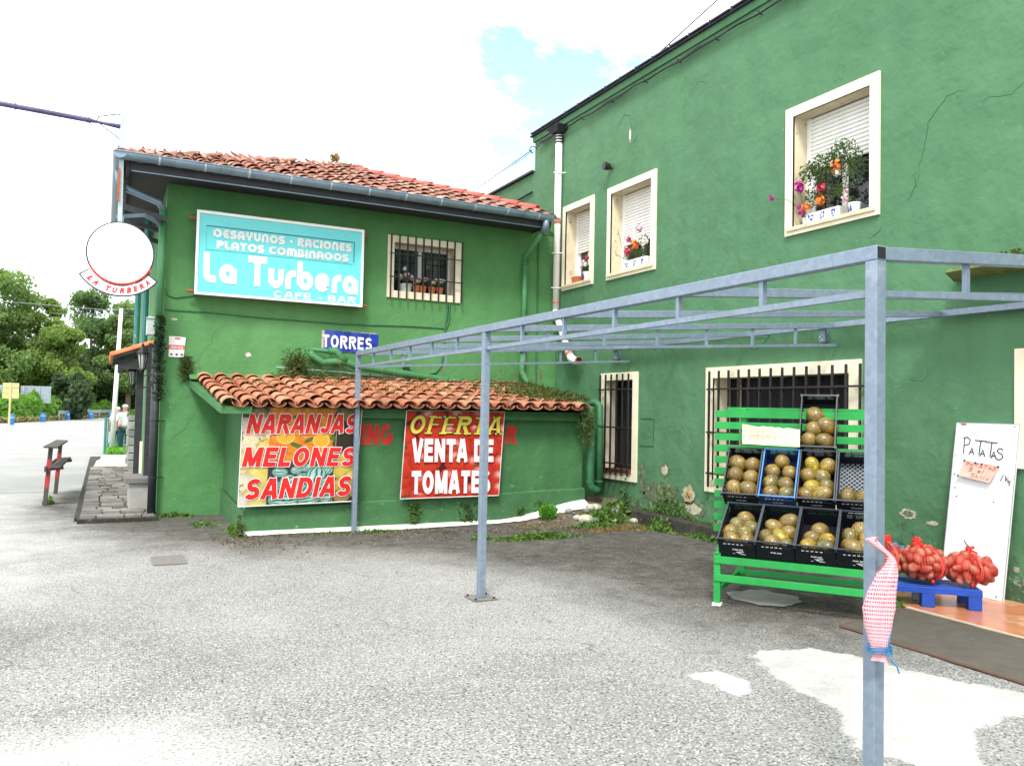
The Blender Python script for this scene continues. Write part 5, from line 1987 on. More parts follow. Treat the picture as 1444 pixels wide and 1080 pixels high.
# gap filler wall between annex and tall wall
mb = MB()
mb.quad((6.48, 11.2, -.05), (7.199, 11.2, -.05), (7.199, 11.2, 1.75), (6.42, 11.2, 1.75))
mb.quad((6.48, 11.2, 1.75), (7.199, 11.2, 1.75), (7.199, YL, 1.95), (6.48, YL, 1.95))
mb.build('return_wall', M['green_lean'], annex)


# ------------------------------------------------------------------ printed banners
def smooth(a, b, x):
    t = np.clip((x - a) / (b - a), 0, 1)
    return t * t * (3 - 2 * t)


def vnoise(u, v, sc, seed):
    g = np.random.default_rng(seed)
    n = int(sc) + 3
    T = g.uniform(0, 1, (n, n))
    x, y = u * sc, v * sc
    xi, yi = np.clip(x.astype(int), 0, n - 2), np.clip(y.astype(int), 0, n - 2)
    fx, fy = x - xi, y - yi
    fx, fy = fx * fx * (3 - 2 * fx), fy * fy * (3 - 2 * fy)
    return (T[xi, yi] * (1 - fx) + T[xi + 1, yi] * fx) * (1 - fy) + (T[xi, yi + 1] * (1 - fx) + T[xi + 1, yi + 1] * fx) * fy


def fruit(img, u, v, cx, cy, rx, ry, base, edge, hi=0.35, stripes=0, ang=0.0, clip=None):
    """photographic print of a round fruit"""
    du, dv = (u - cx), (v - cy)
    ca, sa = cos(ang), sin(ang)
    a = (du * ca + dv * sa) / rx
    b = (-du * sa + dv * ca) / ry
    r = np.sqrt(a * a + b * b)
    m = smooth(1.0, .95, r)
    if clip is not None:
        m = m * clip
    z = np.sqrt(np.clip(1 - r * r, 0, 1))
    base, edge = np.array(base), np.array(edge)
    c = edge + (base - edge) * (z ** .8)[..., None]
    if stripes:
        s = .5 + .5 * np.sin(np.arcsin(np.clip(b / np.maximum(np.sqrt(np.clip(1 - a * a, 0.02, 1)), .15), -1, 1)) * stripes + vnoise(u, v, 40, 3) * 2.5)
        s = smooth(.45, .75, s)
        c = c * (1 - s[..., None]) + np.array((0.03, 0.19, 0.15)) * s[..., None]
    hl = np.exp(-(((a + .35) ** 2 + (b - .4) ** 2) / .06)) * hi
    c = c + hl[..., None]
    img[:] = img * (1 - m[..., None]) + c * m[..., None]


def print_panel(name, corners, y, nx, ny, fn, parent, curl=0.0):
    """corners tl, tr, br, bl as (x, z)"""
    tl, tr, br, bl = [np.array(c, float) for c in corners]
    uu, vv = np.meshgrid(np.linspace(0, 1, nx), np.linspace(0, 1, ny))
    P = (bl[None, None] * ((1 - uu) * (1 - vv))[..., None] + br * (uu * (1 - vv))[..., None] + tl * ((1 - uu) * vv)[..., None] + tr * (uu * vv)[..., None])
    img = fn(uu, vv)
    yy = y - curl * (.5 + .5 * np.sin(uu * 9 + vv * 5)) * .6 - curl * (np.abs(uu - .5) * 2) ** 6
    V = np.stack([P[..., 0], yy, P[..., 1]], -1).reshape(-1, 3)
    idx = np.arange(nx * ny).reshape(ny, nx)
    F = np.stack([idx[:-1, :-1], idx[:-1, 1:], idx[1:, 1:], idx[1:, :-1]], -1).reshape(-1, 4)
    me = bpy.data.meshes.new(name)
    me.vertices.add(len(V))
    me.vertices.foreach_set('co', V.ravel())
    me.loops.add(F.size)
    me.loops.foreach_set('vertex_index', F.ravel())
    me.polygons.add(len(F))
    me.polygons.foreach_set('loop_start', np.arange(0, F.size, 4))
    me.polygons.foreach_set('loop_total', np.full(len(F), 4))
    ca = me.color_attributes.new('Col', 'FLOAT_COLOR', 'POINT')
    rgba = np.concatenate([np.clip(img, 0, 1), np.ones(img.shape[:2] + (1,))], -1).reshape(-1)
    ca.data.foreach_set('color', rgba)
    me.materials.append(M['print'])
    me.update(calc_edges=True)
    return link(name, me, parent)


def poster_fruit(u, v):
    img = np.ones(u.shape + (3,)) * np.array((.80, .74, .45))
    g = random.Random(3)
    # left column of pale melons, dark top
    n1 = vnoise(u, v, 14, 1)
    dk = smooth(.84, .9, v) * smooth(.26, .2, u)
    img = img * (1 - dk[..., None]) + np.array((.10, .09, .03)) * dk[..., None]
    for cx, cy, r, c in ((.13, .93, .07, (.30, .27, .10)), (.20, .90, .06, (.22, .24, .08)), (.03, .93, .05, (.10, .10, .05)), (.02, .78, .12, (.84, .82, .70)), (.15, .80, .11, (.80, .74, .40)), (.08, .63, .14, (.85, .80, .52)), (.20, .60, .08, (.78, .66, .16)),
                         (.03, .46, .11, (.78, .68, .24)), (.15, .44, .10, (.72, .62, .22)), (.16, .29, .13, (.80, .72, .16)), (.02, .22, .12, (.86, .84, .62)), (.14, .08, .13, (.80, .72, .22)), (.0, .04, .08, (.85, .84, .7))):
        fruit(img, u, v, cx, cy, r, r * .95, c, tuple(x * .45 for x in c), .15)
    sp = smooth(.80, .86, vnoise(u, v, 34, 9)) * smooth(.45, .6, vnoise(u, v, 7, 19)) * (u < .25)
    img = img * (1 - .7 * sp[..., None]) + np.array((.12, .10, .04)) * (.7 * sp[..., None])
    # right column: dark top, yellow melons below
    rc = smooth(.79, .80, u)
    img = img * (1 - rc[..., None]) + np.array((.03, .025, .015)) * rc[..., None]
    for cx, cy, r, c in ((.86, .93, .08, (.22, .20, .05)), (.97, .95, .08, (.28, .24, .05)), (.93, .82, .05, (.14, .12, .04)), (.88, .46, .08, (.66, .52, .04)), (.99, .50, .05, (.7, .7, .6)), (.97, .40, .09, (.62, .50, .05)),
                         (.86, .33, .10, (.72, .58, .08)), (.98, .26, .10, (.74, .62, .12)), (.86, .18, .08, (.60, .46, .04)), (.97, .12, .08, (.50, .36, .08)), (.88, .06, .08, (.40, .28, .10))):
        fruit(img, u, v, cx, cy, r, r * .9, c, tuple(x * .3 for x in c), .12, clip=(u > .79))
    # centre top: oranges
    ctr = smooth(.225, .23, u) * smooth(.795, .79, u)
    top = ctr * smooth(.44, .445, v)
    img = img * (1 - top[..., None]) + np.array((.05, .10, .01)) * top[..., None]
    cl = (u > .227) * (u < .793) * (v > .44)
    for cy in (.50, .58, .67, .77, .87, .97):
        x = .24 + (.05 if int(cy * 100) % 2 else 0)
        while x < .82:
            c = (.86, g.uniform(.26, .36), .02)
            fruit(img, u, v, x + g.uniform(-.01, .01), cy + g.uniform(-.015, .015), .085, .078, c, (.62, .12, .005), .22, clip=cl)
            x += .135
    for (cx, cy, a, b, an) in ((.56, .66, .05, .02, .6), (.46, .60, .07, .022, -.5), (.76, .68, .06, .02, .2), (.42, .90, .04, .015, .3)):
        fruit(img, u, v, cx, cy, a, b, (.10, .20, .03), (.03, .08, .01), 0, ang=an, clip=cl)
    for cx, cy, r in ((.36, .70, .078), (.665, .655, .075)):
        rr_ = np.sqrt((u - cx) ** 2 + ((v - cy) * .95) ** 2) / r
        an = np.arctan2(v - cy, u - cx)
        m = smooth(1.02, .98, rr_)[..., None]
        seg = smooth(.0, .16, np.abs(np.sin(an * 5)))[..., None]
        flesh = np.array((.90, .50, .03)) * seg + np.array((.92, .72, .22)) * (1 - seg)
        rim = smooth(.84, .90, rr_)[..., None]
        c = flesh * (1 - rim) + np.array((.93, .78, .30)) * rim
        edge = smooth(.96, .99, rr_)[..., None]
        c = c * (1 - edge) + np.array((.80, .32, .02)) * edge
        img[:] = img * (1 - m) + c * m
    # centre bottom: water melons
    bot = ctr * smooth(.405, .40, v)
    mid = ctr * smooth(.445, .44, v) * smooth(.395, .405, v)
    img = img * (1 - mid[..., None]) + np.array((.16, .10, .08)) * mid[..., None]
    img = img * (1 - bot[..., None]) + np.array((.04, .05, .06)) * bot[..., None]
    cl = (u > .227) * (u < .785) * (v < .41)
    for cx, cy, a, b, an in ((.55, .37, .05, .04, .3), (.31, .05, .07, .06, 0), (.66, .14, .09, .10, 0), (.33, .33, .068, .05, -.1), (.47, .35, .052, .045, .4), (.585, .385, .05, .035, .5), (.74, .345, .05, .05, .9), (.28, .19, .06, .07, .2), (.42, .21, .085, .10, .7),
                             (.53, .26, .07, .06, .1), (.64, .29, .10, .09, 1.4), (.75, .19, .06, .08, .5), (.38, .04, .12, .07, 0), (.60, .05, .11, .06, .2), (.74, .07, .07, .07, 0), (.55, .15, .05, .07, 1.2)):
        fruit(img, u, v, cx, cy, a, b, (.50, .80, .72), (.10, .34, .30), .25, stripes=11, ang=an, clip=cl)
    n2 = vnoise(u, v, 90, 5)[..., None]
    return img * (.90 + .2 * n2)


def poster_tomato(u, v):
    img = np.ones(u.shape + (3,)) * np.array((.10, .012, .01))
    g = random.Random(8)
    items = []
    for cy in (.95, .76, .58, .40, .22, .05):
        x = -.02
        while x < 1.08:
            items.append((x + g.uniform(-.04, .04), cy + g.uniform(-.04, .04), g.uniform(.14, .18)))
            x += .27
    g.shuffle(items)
    for cx, cy, r in items:
        fruit(img, u, v, cx, cy, r, r * .86, (.80, .055, .02), (.30, .010, .006), .55)
        if g.random() < .6:
            for k in range(5):
                an = g.uniform(0, 6.28)
                fruit(img, u, v, cx + .03 * cos(an), cy + .03 * sin(an), .035, .009, (.10, .15, .02), (.03, .06, .01), 0, ang=an)
    n2 = vnoise(u, v, 60, 5)[..., None]
    return img * (.9 + .2 * n2)


def outlined(mb, s, o, ux, uz, w, h, bold, rim, mi_in, mi_out, shear=.0, dy=.001, spacing=1.0):
    bx = fit_text(MB(), s, o, ux, uz, w, h, 0, bold, shear, spacing)
    o2 = Vector(o)
    fit_text(mb, s, o2, ux, uz, w, h, mi_out, bold + rim, shear, spacing, box=bx)
    fit_text(mb, s, o2 + Vector((0, -dy, 0)), ux, uz, w, h, mi_in, bold, shear, spacing, box=bx)


p1 = thing('fruit_banner', 'banner with oranges and watermelons reading NARANJAS MELONES SANDIAS on the annex wall', 'banner', (2.25, YF - .02, .4))
print_panel('banner_sheet', [(1.517, 1.589), (3.006, 1.590), (2.936, 0.395), (1.497, 0.371)], 10.300, 330, 280, poster_fruit, p1, .006)
for word, xa, xb_, za, zb_, rs_ in (('NARANJAS', 1.556, 2.924, 1.254, 1.498, .012), ('MELONES', 1.520, 2.904, 0.852, 1.093, -.006), ('SANDIAS', 1.554, 2.863, 0.447, 0.702, .012)):
    mb = MB()
    block_text(mb, word, xa, xb_, za, zb_, 10.283, t=.235, gap=.10 if word != 'MELONES' else .13, shear=.20, rise=rs_, rim=.035)
    mb.build('lettering', [M['letter_red'], M['letter_white']], p1)
mb = MB()
cs = [(1.513, 1.593), (3.010, 1.594), (2.940, 0.391), (1.493, 0.367)]
for i in range(4):
    a, b = cs[i], cs[(i + 1) % 4]
    mb.beam((a[0], 10.293, a[1]), (b[0], 10.293, b[1]), .008, .012)
mb.build('white_hem', M['letter_white'], p1)

p2 = thing('tomato_banner', 'red tomato banner reading OFERTA VENTA DE TOMATES on the annex wall', 'banner', (4.3, YF - .02, .4))
print_panel('banner_sheet', [(3.625, 1.576), (5.082, 1.584), (5.017, 0.410), (3.567, 0.404)], 10.300, 260, 220, poster_tomato, p2, .008)
mb = MB()
block_text(mb, 'OFERTA', 3.650, 5.010, 1.268, 1.518, 10.281, t=.19, gap=.20, shear=.26, rise=-.004, rim=.035, serif=True)
mb.build('lettering', [M['letter_yellow'], M['navy']], p2)
for word, za, zb_, xa, xb_ in (('VENTA DE', 0.889, 1.206, 3.709, 4.923), ('TOMATES', 0.457, 0.772, 3.711, 4.882)):
    mb = MB()
    block_text(mb, word, xa, xb_, za, zb_, 10.281, t=.25, gap=.10, rise=-.008, rim=.03)
    mb.build('lettering', [M['letter_white'], M['letter_red']], p2)
mb = MB()
cs = [(3.621, 1.581), (5.086, 1.588), (5.021, 0.406), (3.563, 0.400)]
for i in range(4):
    a, b = cs[i], cs[(i + 1) % 4]
    mb.beam((a[0], 10.293, a[1]), (b[0], 10.293, b[1]), .008, .012)
mb.build('white_hem', M['letter_white'], p2)

# ------------------------------------------------------------------ cyan sign box
sg = thing('cyan_sign_box', 'large cyan light box with white lettering above the annex roof', 'sign', (2.3, 12.45, 3.2))
sx0, sx1, sz0, sz1 = 1.10, 3.555, 3.185, 4.392
mb = MB()
mb.box(sx0, sx1, 12.335, 12.52, sz0, sz1)
mb.build('case', mat('grey_sign_case', (0.16, 0.15, 0.15), .6), sg)
mb = MB()
mb.quad((sx0 + .02, 12.332, sz0 + .02), (sx1 - .02, 12.332, sz0 + .02), (sx1 - .02, 12.332, sz1 - .02), (sx0 + .02, 12.332, sz1 - .02))
mb.build('panel', M['cyan'], sg)
mb = MB()
b_ = .035
mb.box(sx0 - .005, sx1 + .005, 12.312, 12.334, sz0 - .005, sz0 + b_ - .008)
mb.box(sx0 - .005, sx1 + .005, 12.312, 12.334, sz1 - b_, sz1 + .005)
mb.box(sx0 - .005, sx0 + b_ - .005, 12.312, 12.334, sz0 + b_ - .008, sz1 - b_)
mb.box(sx1 - b_ + .005, sx1 + .005, 12.312, 12.334, sz0 + b_ - .008, sz1 - b_)
mb.build('white_frame', M['white'], sg)
mb = MB()
mb.box(1.228, 3.412, 12.325, 12.331, 4.178, 4.190, 0)
mb.box(3.402, 3.412, 12.325, 12.331, 3.87, 4.177, 0)
mb.box(1.228, 1.232, 12.325, 12.331, 3.84, 4.177, 1)
mb.box(1.233, 3.40, 12.325, 12.331, 3.838, 3.842, 1)
mb.build('line', [M['cyan_dark'], M['cyan_faint']], sg)
mb = MB()
stroke_text(mb, 'DESAYUNOS - RACIONES', 1.325, 3.36, 4.028, 4.155, 12.326, .29, .10)
mb.build('lettering', M['letter_white'], sg)
mb = MB()
stroke_text(mb, 'PLATOS COMBINADOS', 1.375, 3.315, 3.865, 3.985, 12.326, .29, .10)
mb.build('lettering', M['letter_white'], sg)
mb = MB()
stroke_text(mb, 'la turbera', 1.205, 3.485, 3.365, 3.755, 12.326, .27, .07)
mb.build('lettering', M['letter_white'], sg)
mb = MB()
block_text(mb, 'CAFE - BAR', 2.20, 3.455, 3.228, 3.325, 12.326, t=.20, gap=.12)
mb.build('lettering', M['letter_white'], sg)
for x, z in ((1.02, 4.30), (1.02, 3.235), (3.64, 4.32), (3.64, 3.215)):
    mb = MB()
    mb.tube([(x - .02, 12.43, z), (x + .09, 12.43, z)] if x < 2 else [(x - .09, 12.43, z), (x + .015, 12.43, z)], .022, 8)
    mb.build('bracket', M['rust'], sg)
mb = MB()
mb.tube([(1.18, 12.45, 4.39), (1.20, 12.45, 4.425), (1.44, 12.45, 4.425), (1.50, 12.45, 4.40), (1.70, 12.45, 4.40)], .012, 6)
mb.build('cable_loop', M['lamp_post'], sg)

# ------------------------------------------------------------------ TORRES tile sign
ts = thing('tile_name_sign', 'cobalt blue glazed tile panel with white letters TORRES', 'sign', (3.4, 12.54, 2.48))
tm_ = MB()
tm_.box(-.070, .070, -.012, 0, -.080, .080)
tm_ = tm_.mesh('tile', M['tile_blue'])
for i in range(6):
    for j in range(2):
        o = link('tile', tm_, ts)
        o.location = (3.03 + .0725 + .145 * i - .01 * j, YL - .004, 2.715 - .163 * j + (i - 3) * -.004)
        o.rotation_euler = (rng.uniform(-.02, .02), rng.uniform(-.012, .012), rng.uniform(-.02, .02))
mb = MB()
mb.box(2.99, 3.875, YL - .010, YL - .001, 2.47, 2.80)
mb.build('grout', M['plaster_pale'], ts)
mb = MB()
block_text(mb, 'TORRES', 3.000, 3.795, 2.535, 2.735, YL - .022, t=.21, gap=.16, rise=-.02)
mb.build('lettering', M['letter_white'], ts)

# alarm plaque
pl_ = thing('alarm_plaque', 'small white alarm plaque with a red band near the bar corner', 'sign', (.9, YL, 2.28))
mb = MB()
mb.add([(.795, YL - .02, 2.575), (.800, YL - .02, 2.275), (1.000, YL - .02, 2.275), (1.020, YL - .02, 2.565), (.795, YL - .005, 2.575), (.800, YL - .005, 2.275), (1.000, YL - .005, 2.275), (1.020, YL - .005, 2.565)],
       [(0, 1, 2, 3), (0, 4, 5, 1), (1, 5, 6, 2), (2, 6, 7, 3), (3, 7, 4, 0)])
mb.build('plate', M['plaque'], pl_)
mb = MB()
mb.quad((.797, YL - .0215, 2.385), (1.007, YL - .0215, 2.385), (1.011, YL - .0215, 2.45), (.796, YL - .0215, 2.45))
mb.quad((.875, YL - .0215, 2.528), (.95, YL - .0215, 2.528), (.95, YL - .0215, 2.558), (.875, YL - .0215, 2.558))
mb.build('red_band', M['ink_red'], pl_)
mb = MB()
fit_text(mb, 'Alarma', (.815, YL - .0225, 2.397), (1, 0, 0), (0, 0, 1), .17, .042, bold=.02, shear=.2)
mb.build('lettering', M['letter_white'], pl_)
mb = MB()
for i in range(3):
    mb.quad((.82 + .07 * i, YL - .0215, 2.30), (.85 + .07 * i, YL - .0215, 2.30), (.85 + .07 * i, YL - .0215, 2.325), (.82 + .07 * i, YL - .0215, 2.325))
mb.build('small_mark', M['ink_black'], pl_)

# ------------------------------------------------------------------ round hanging sign
rs = thing('round_bar_sign', 'round white sign with a curved LA TURBERA scroll hung at the bar corner', 'sign', (.12, 11.8, 3.05))
cx, cz, rx_ = .123, 3.571, .405
tilt = 0.0
mb = MB()
n = 48


def disc(mb, cx, cz, rx, rz, y0, y1, mi=0):
    a = [(cx + rx * cos(2 * pi * k / n), y0, cz + rz * sin(2 * pi * k / n)) for k in range(n)]
    b = [(cx + rx * cos(2 * pi * k / n), y1, cz + rz * sin(2 * pi * k / n)) for k in range(n)]
    mb.add(a + b, [tuple(range(n))] + [tuple(range(2 * n - 1, n - 1, -1))] + [(k, n + k, n + (k + 1) % n, (k + 1) % n) for k in range(n)], mi)


disc(mb, cx, cz, rx_ + .004, rx_ * 1.02 + .004, 11.78, 11.86)
mb.build('rim', M['navy'], rs)
mb = MB()
disc(mb, cx, cz, rx_ - .014, rx_ * 1.02 - .014, 11.765, 11.779)
mb.build('disc', M['white'], rs)
# red crescent line along the bottom of the disc
mb = MB()
pts = [(cx + (rx_ - .004) * cos(radians(a)), cz + (rx_ * 1.02 - .004) * sin(radians(a))) for a in range(205, 336, 5)]
ribbon(mb, pts, .022, lambda a, b, d: (a, 11.763 - d, b), 0)
mb.build('red_line', M['letter_red'], rs)
# scroll
R1, R2 = .432, .560


def sect(mb, r1, r2, a0, a1, y0, y1, mi=0, n=30):
    A_ = [radians(a0 + (a1 - a0) * k / n) for k in range(n + 1)]
    v = []
    for yy in (y0, y1):
        for r in (r1, r2):
            v += [(cx + r * cos(a), yy, cz + r * 1.0 * sin(a)) for a in A_]
    N = n + 1
    f = []
    for k in range(n):
        f += [(k, N + k, N + k + 1, k + 1), (2 * N + k, 2 * N + k + 1, 3 * N + k + 1, 3 * N + k), (N + k, 3 * N + k, 3 * N + k + 1, N + k + 1), (k, k + 1, 2 * N + k + 1, 2 * N + k)]
    f += [(0, 2 * N, 3 * N, N), (n, N + n, 3 * N + n, 2 * N + n)]
    mb.add(v, f, mi)


mb = MB()
sect(mb, R1 - .006, R2 + .010, 213, 324, 11.79, 11.84)
mb.build('scroll_edge', M['navy'], rs)
mb = MB()
sect(mb, R1 + .004, R2 - .004, 215, 322, 11.776, 11.789)
mb.build('scroll', M['white'], rs)
mb = MB()
word = 'LA TURBERA'
for i, ch in enumerate(word):
    if ch == ' ':
        continue
    a = radians(226 + (312 - 226) * i / (len(word) - 1))
    vs, fs = text_verts(ch, .055, .25)
    x0_, x1_ = vs[:, 0].min(), vs[:, 0].max()
    y0_, y1_ = vs[:, 1].min(), vs[:, 1].max()
    hh, ww = .072, .062
    mx = (x0_ + x1_) / 2
    er = Vector((cos(a), 0, sin(a)))
    et = Vector((-sin(a), 0, cos(a)))
    base = Vector((cx, 11.770, cz)) + er * (R2 - .030)
    mb.add([base + et * ((v[0] - mx) / (x1_ - x0_) * ww) - er * ((v[1] - y0_) / (y1_ - y0_) * hh) for v in vs], fs)
mb.build('lettering', M['sign_red'], rs)
mb = MB()
mb.beam((.12, 11.83, 4.08), (.12, 11.83, 3.98), .05, .03)
mb.beam((.06, 11.83, 4.06), (.40, 12.1, 4.18), .035, .05)
mb.beam((.40, 12.1, 4.18), (.72, 12.54, 4.14), .035, .05)
mb.build('bracket', M['gutter'], rs)

# mast with the long lamp arm at the corner
ms_ = thing('lamp_mast', 'pale mast at the bar corner carrying a long purple grey lamp arm', 'street lamp', (.09, 11.83, 4.0))
mb = MB()
mb.beam((.085, 11.80, 5.42), (.10, 11.83, 3.98), .055, .055, up=(0, 1, 0))
mb.build('mast', M['lamp_post'], ms_)
mb = MB()
mb.box(.055, .085, 11.755, 11.771, 4.25, 4.70)
mb.build('rust_strip', M['rust'], ms_)
mb = MB()
mb.tube([(.06, 11.80, 5.255), (-.20, 11.78, 5.262)], [.034, .018], 8)
mb.tube([(-.20, 11.78, 5.262), (-.30, 11.77, 5.265), (-1.14, 11.7, 5.268), (-1.9, 11.65, 5.27)], [.016, .034, .034, .034], 8)
mb.build('arm', M['lamp_arm'], ms_, smooth=True)
mb = MB()
mb.lathe((-.30, 11.77, 5.265), [(.045, -.008), (.045, .008)], 10, axis=(1, 0, 0))
mb.lathe((-1.12, 11.7, 5.268), [(.045, -.008), (.045, .008)], 10, axis=(1, 0, 0))
mb.build('arm_flange', M['lamp_arm'], ms_)
mb = MB()
mb.tube([(.09, 11.80, 5.415), (.02, 11.80, 5.415), (-.20, 11.78, 5.335), (-.215, 11.78, 5.27), (.06, 11.80, 5.09)], .008, 5)
mb.build('stay', M['iron'], ms_)

# ------------------------------------------------------------------ galvanised frame of a future awning
pg = thing('steel_pergola', 'bare galvanised steel awning frame on square posts in front of the tall wall', 'pergola', (2.92, 6.3, 0))
PXL = 2.92
ZT, ZW = 2.305, 2.61
WX = 7.10
PY = [2.36, 6.29, 10.215]
for y in PY:
    mb = MB()
    mb.box(PXL - .030, PXL + .030, y - .030, y + .030, 0.012, 2.272)
    p = mb.build('post', M['steel'], pg, bevel=.004)
    mb = MB()
    mb.box(PXL - .11, PXL + .11, y - .11, y + .11, 0.0045, 0.0115)
    mb.build('base_plate', M['manhole'], p)
    mb = MB()
    for sx in (-.085, .085):
        for sy in (-.085, .085):
            mb.lathe((PXL + sx, y + sy, .0115), [(.011, 0), (.011, .012)], 6)
    mb.build('bolt', M['iron'], p)
mb = MB()
mb.box(PXL - .030, PXL + .030, PY[0] - .029, PY[2] + .031, 2.273, 2.335)
mb.build('outer_beam', M['steel'], pg, bevel=.004)
mb = MB()
mb.box(PXL - .024, PXL + .024, PY[0] - .0305, PY[0] - .0292, 2.279, 2.329)
mb.build('beam_end_shade', M['room'], pg)  # dark plate paints the shade inside the hollow beam
zc = 2.135
mb = MB()
mb.box(PXL - .015, PXL + .015, PY[0] + .031, PY[1] - .031, zc - .015, zc + .015)
mb.box(PXL - .015, PXL + .015, PY[1] + .031, PY[2] - .031, zc - .015, zc + .015)
mb.build('lower_chord', M['steel'], pg)
st = MB()
st.box(-.013, .013, -.013, .013, 0, 2.273 - zc - .015)
st = st.mesh('strut', M['steel'])
for y in (3.02, 3.68, 4.33, 4.97, 5.62, 6.93, 7.58, 8.23, 8.88, 9.55):
    o = link('strut', st, pg)
    o.location = (PXL, y, zc + .015)


def along(x, zoff=0.0):
    return ZT + zoff + (ZW - ZT) * (x - PXL) / (WX - PXL)


for y in PY:  # three trusses to the wall
    mb = MB()
    mb.beam((PXL + .031, y, along(PXL) - .001), (WX - .03, y, along(WX - .03)), .058, .056)
    tr = mb.build('truss', M['steel'], pg, bevel=.003)
    mb = MB()
    mb.beam((PXL + .031, y, 2.135), (WX + .07, y, 2.40), .028, .028)
    mb.build('lower_chord', M['steel'], tr)
    for k in range(1, 7):
        x = PXL + k * .605
        mb = MB()
        z0 = 2.135 + .265 * (x - PXL - .031) / (WX + .04 - PXL) + .014
        mb.box(x - .012, x + .012, y - .012, y + .012, z0, along(x) - .029)
        mb.build('strut', M['steel'], tr)
for y in (3.68, 5.0, 7.63, 8.95):
    mb = MB()
    mb.beam((PXL + .031, y, along(PXL) - .001), (WX - .03, y, along(WX - .03)), .048, .054)
    mb.build('rafter', M['steel'], pg, bevel=.003)
mb = MB()
mb.box(WX - .029, WX + .029, -1.0, 10.60, ZW - .028, ZW + .030)
mb.build('wall_beam', M['steel'], pg, bevel=.003)
# beams that go on past the near post
mb = MB()
mb.beam((PXL + .031, -1.0, along(PXL)), (WX - .03, -1.0, along(WX)), .058, .056)
for y in (6.465, 10.544, 2.30):
    mb = MB()
    mb.box(XR - .07, XR - .001, y - .045, y + .045, 2.44, 2.60)
    mb.build('wall_bracket', M['gutter'], pg, bevel=.004)
    mb = MB()
    for dz in (2.47, 2.50):
        mb.lathe((XR - .07, y - .02 + (dz - 2.47), dz), [(.011, 0), (.011, .012)], 6, axis=(-1, 0, 0))
    mb.build('bolt', M['lamp_post'], pg)

def knit():
    g = G('knitted_pink_white_net', 0.8, 0, 0.2)
    sep = g.n('ShaderNodeSeparateXYZ')
    g.l(g.o, sep.inputs[0])
    w = g.math('SINE', g.math('ADD', g.math('MULTIPLY', sep.outputs['Z'], 620.0), g.math('MULTIPLY', g.noise(30, 3), 5.0)))
    c = g.mix(g.ramp(w, (0.3, 0.0), (0.75, 1.0)), (0.50, 0.12, 0.16), (0.72, 0.54, 0.57))
    c = g.mix(g.ramp(g.noise(9, 5, 0.7), (0.5, 0.0), (0.62, 0.85)), c, (0.50, 0.05, 0.09))
    g.col(c)
    g.bump(w, 0.5, 0.004)
    return g.m


# pink net sack tied on the near post
bg = thing('net_sack', 'pink and white net sack knotted and tied with blue string on the near steel post', 'sack', (2.85, 2.27, .6))
prof = [(0, 1.115, .010), (-.02, 1.105, .026), (-.005, 1.085, .028), (.03, 1.058, .022), (.052, 1.040, .016), (.058, 1.02, .024), (.040, .97, .052), (.018, .90, .066), (.008, .83, .072), (.006, .76, .060), (.012, .70, .048), (.016, .655, .040), (.018, .635, .036), (.018, .615, .044)]
bx, by = 2.858, 2.285
# axis across the view
ax_ = Vector((.79, -.61, 0))
vs, uv = [], []
nn = 36
me_f = []
for i, (dx, z, r) in enumerate(prof):
    r *= .74
    c = Vector((bx, by, z)) + ax_ * (dx - .012)
    for k in range(nn):
        a = 2 * pi * k / nn
        fold = 1 + .22 * sin(a * 3 + i * .45) + .12 * sin(a * 5 + i * 1.3) + .05 * sin(a * 9 + i * 2.1)
        tw = .5 * i / len(prof)
        vs.append(c + ax_ * (r * fold * cos(a + tw)) + Vector((.61, .79, 0)) * (r * .62 * fold * sin(a + tw)))
for i in range(len(prof) - 1):
    for k in range(nn):
        k2 = (k + 1) % nn
        me_f.append((i * nn + k, i * nn + k2, (i + 1) * nn + k2, (i + 1) * nn + k))


def uv_tube(name, vs, fs, nu, nv, m, parent, smooth=True):
    me = bpy.data.meshes.new(name)
    me.from_pydata([tuple(v) for v in vs], [], fs)
    uvl = me.uv_layers.new(name='UVMap')
    li = 0
    for p in me.polygons:
        v = list(p.vertices)
        us = [(q % nu) / nu for q in v]
        if max(us) - min(us) > .5:
            us = [u if u > .5 else u + 1 for u in us]
        for q, u in zip(v, us):
            uvl.data[li].uv = (u, (q // nu) / nv)
            li += 1
    me.materials.append(m)
    me.polygons.foreach_set('use_smooth', [smooth] * len(me.polygons))
    me.update()
    return link(name, me, parent)


uv_tube('net', vs, me_f, nn, len(prof), M['net_pink'], bg)
M['mesh_in'] = knit()
inn = [(v - Vector((bx, by, v.z))) * .86 + Vector((bx, by, v.z)) for v in vs]
uv_tube('inner_fold', inn, me_f, nn, len(prof), M['mesh_in'], bg)
mb = MB()
for zz in (.650, .660, .670):
    pts = []
    for k in range(13):
        a = 2 * pi * k / 12
        pts.append(Vector((bx + .006, by, zz + .004 * sin(3 * a))) + ax_ * (.047 * cos(a)) + Vector((.61, .79, 0)) * (.036 * sin(a)))
    mb.tube(pts, .0035, 5)
mb.tube([Vector((bx, by - .035, .66)), Vector((bx + .01, by - .05, .63)), Vector((bx + .035, by - .06, .60)), Vector((bx + .045, by - .06, .575))], .003, 5)
mb.tube([Vector((bx - .0, by - .04, .66)), Vector((bx - .002, by - .05, .70)), Vector((bx + .004, by - .052, .735))], .003, 5)
mb.tube([Vector((bx + .03, by - .03, 1.085)), Vector((bx + .05, by - .04, 1.095)), Vector((bx + .065, by - .045, 1.080)), Vector((bx + .075, by - .06, 1.082))], .003, 5)
mb.build('string', M['blue_string'], bg)

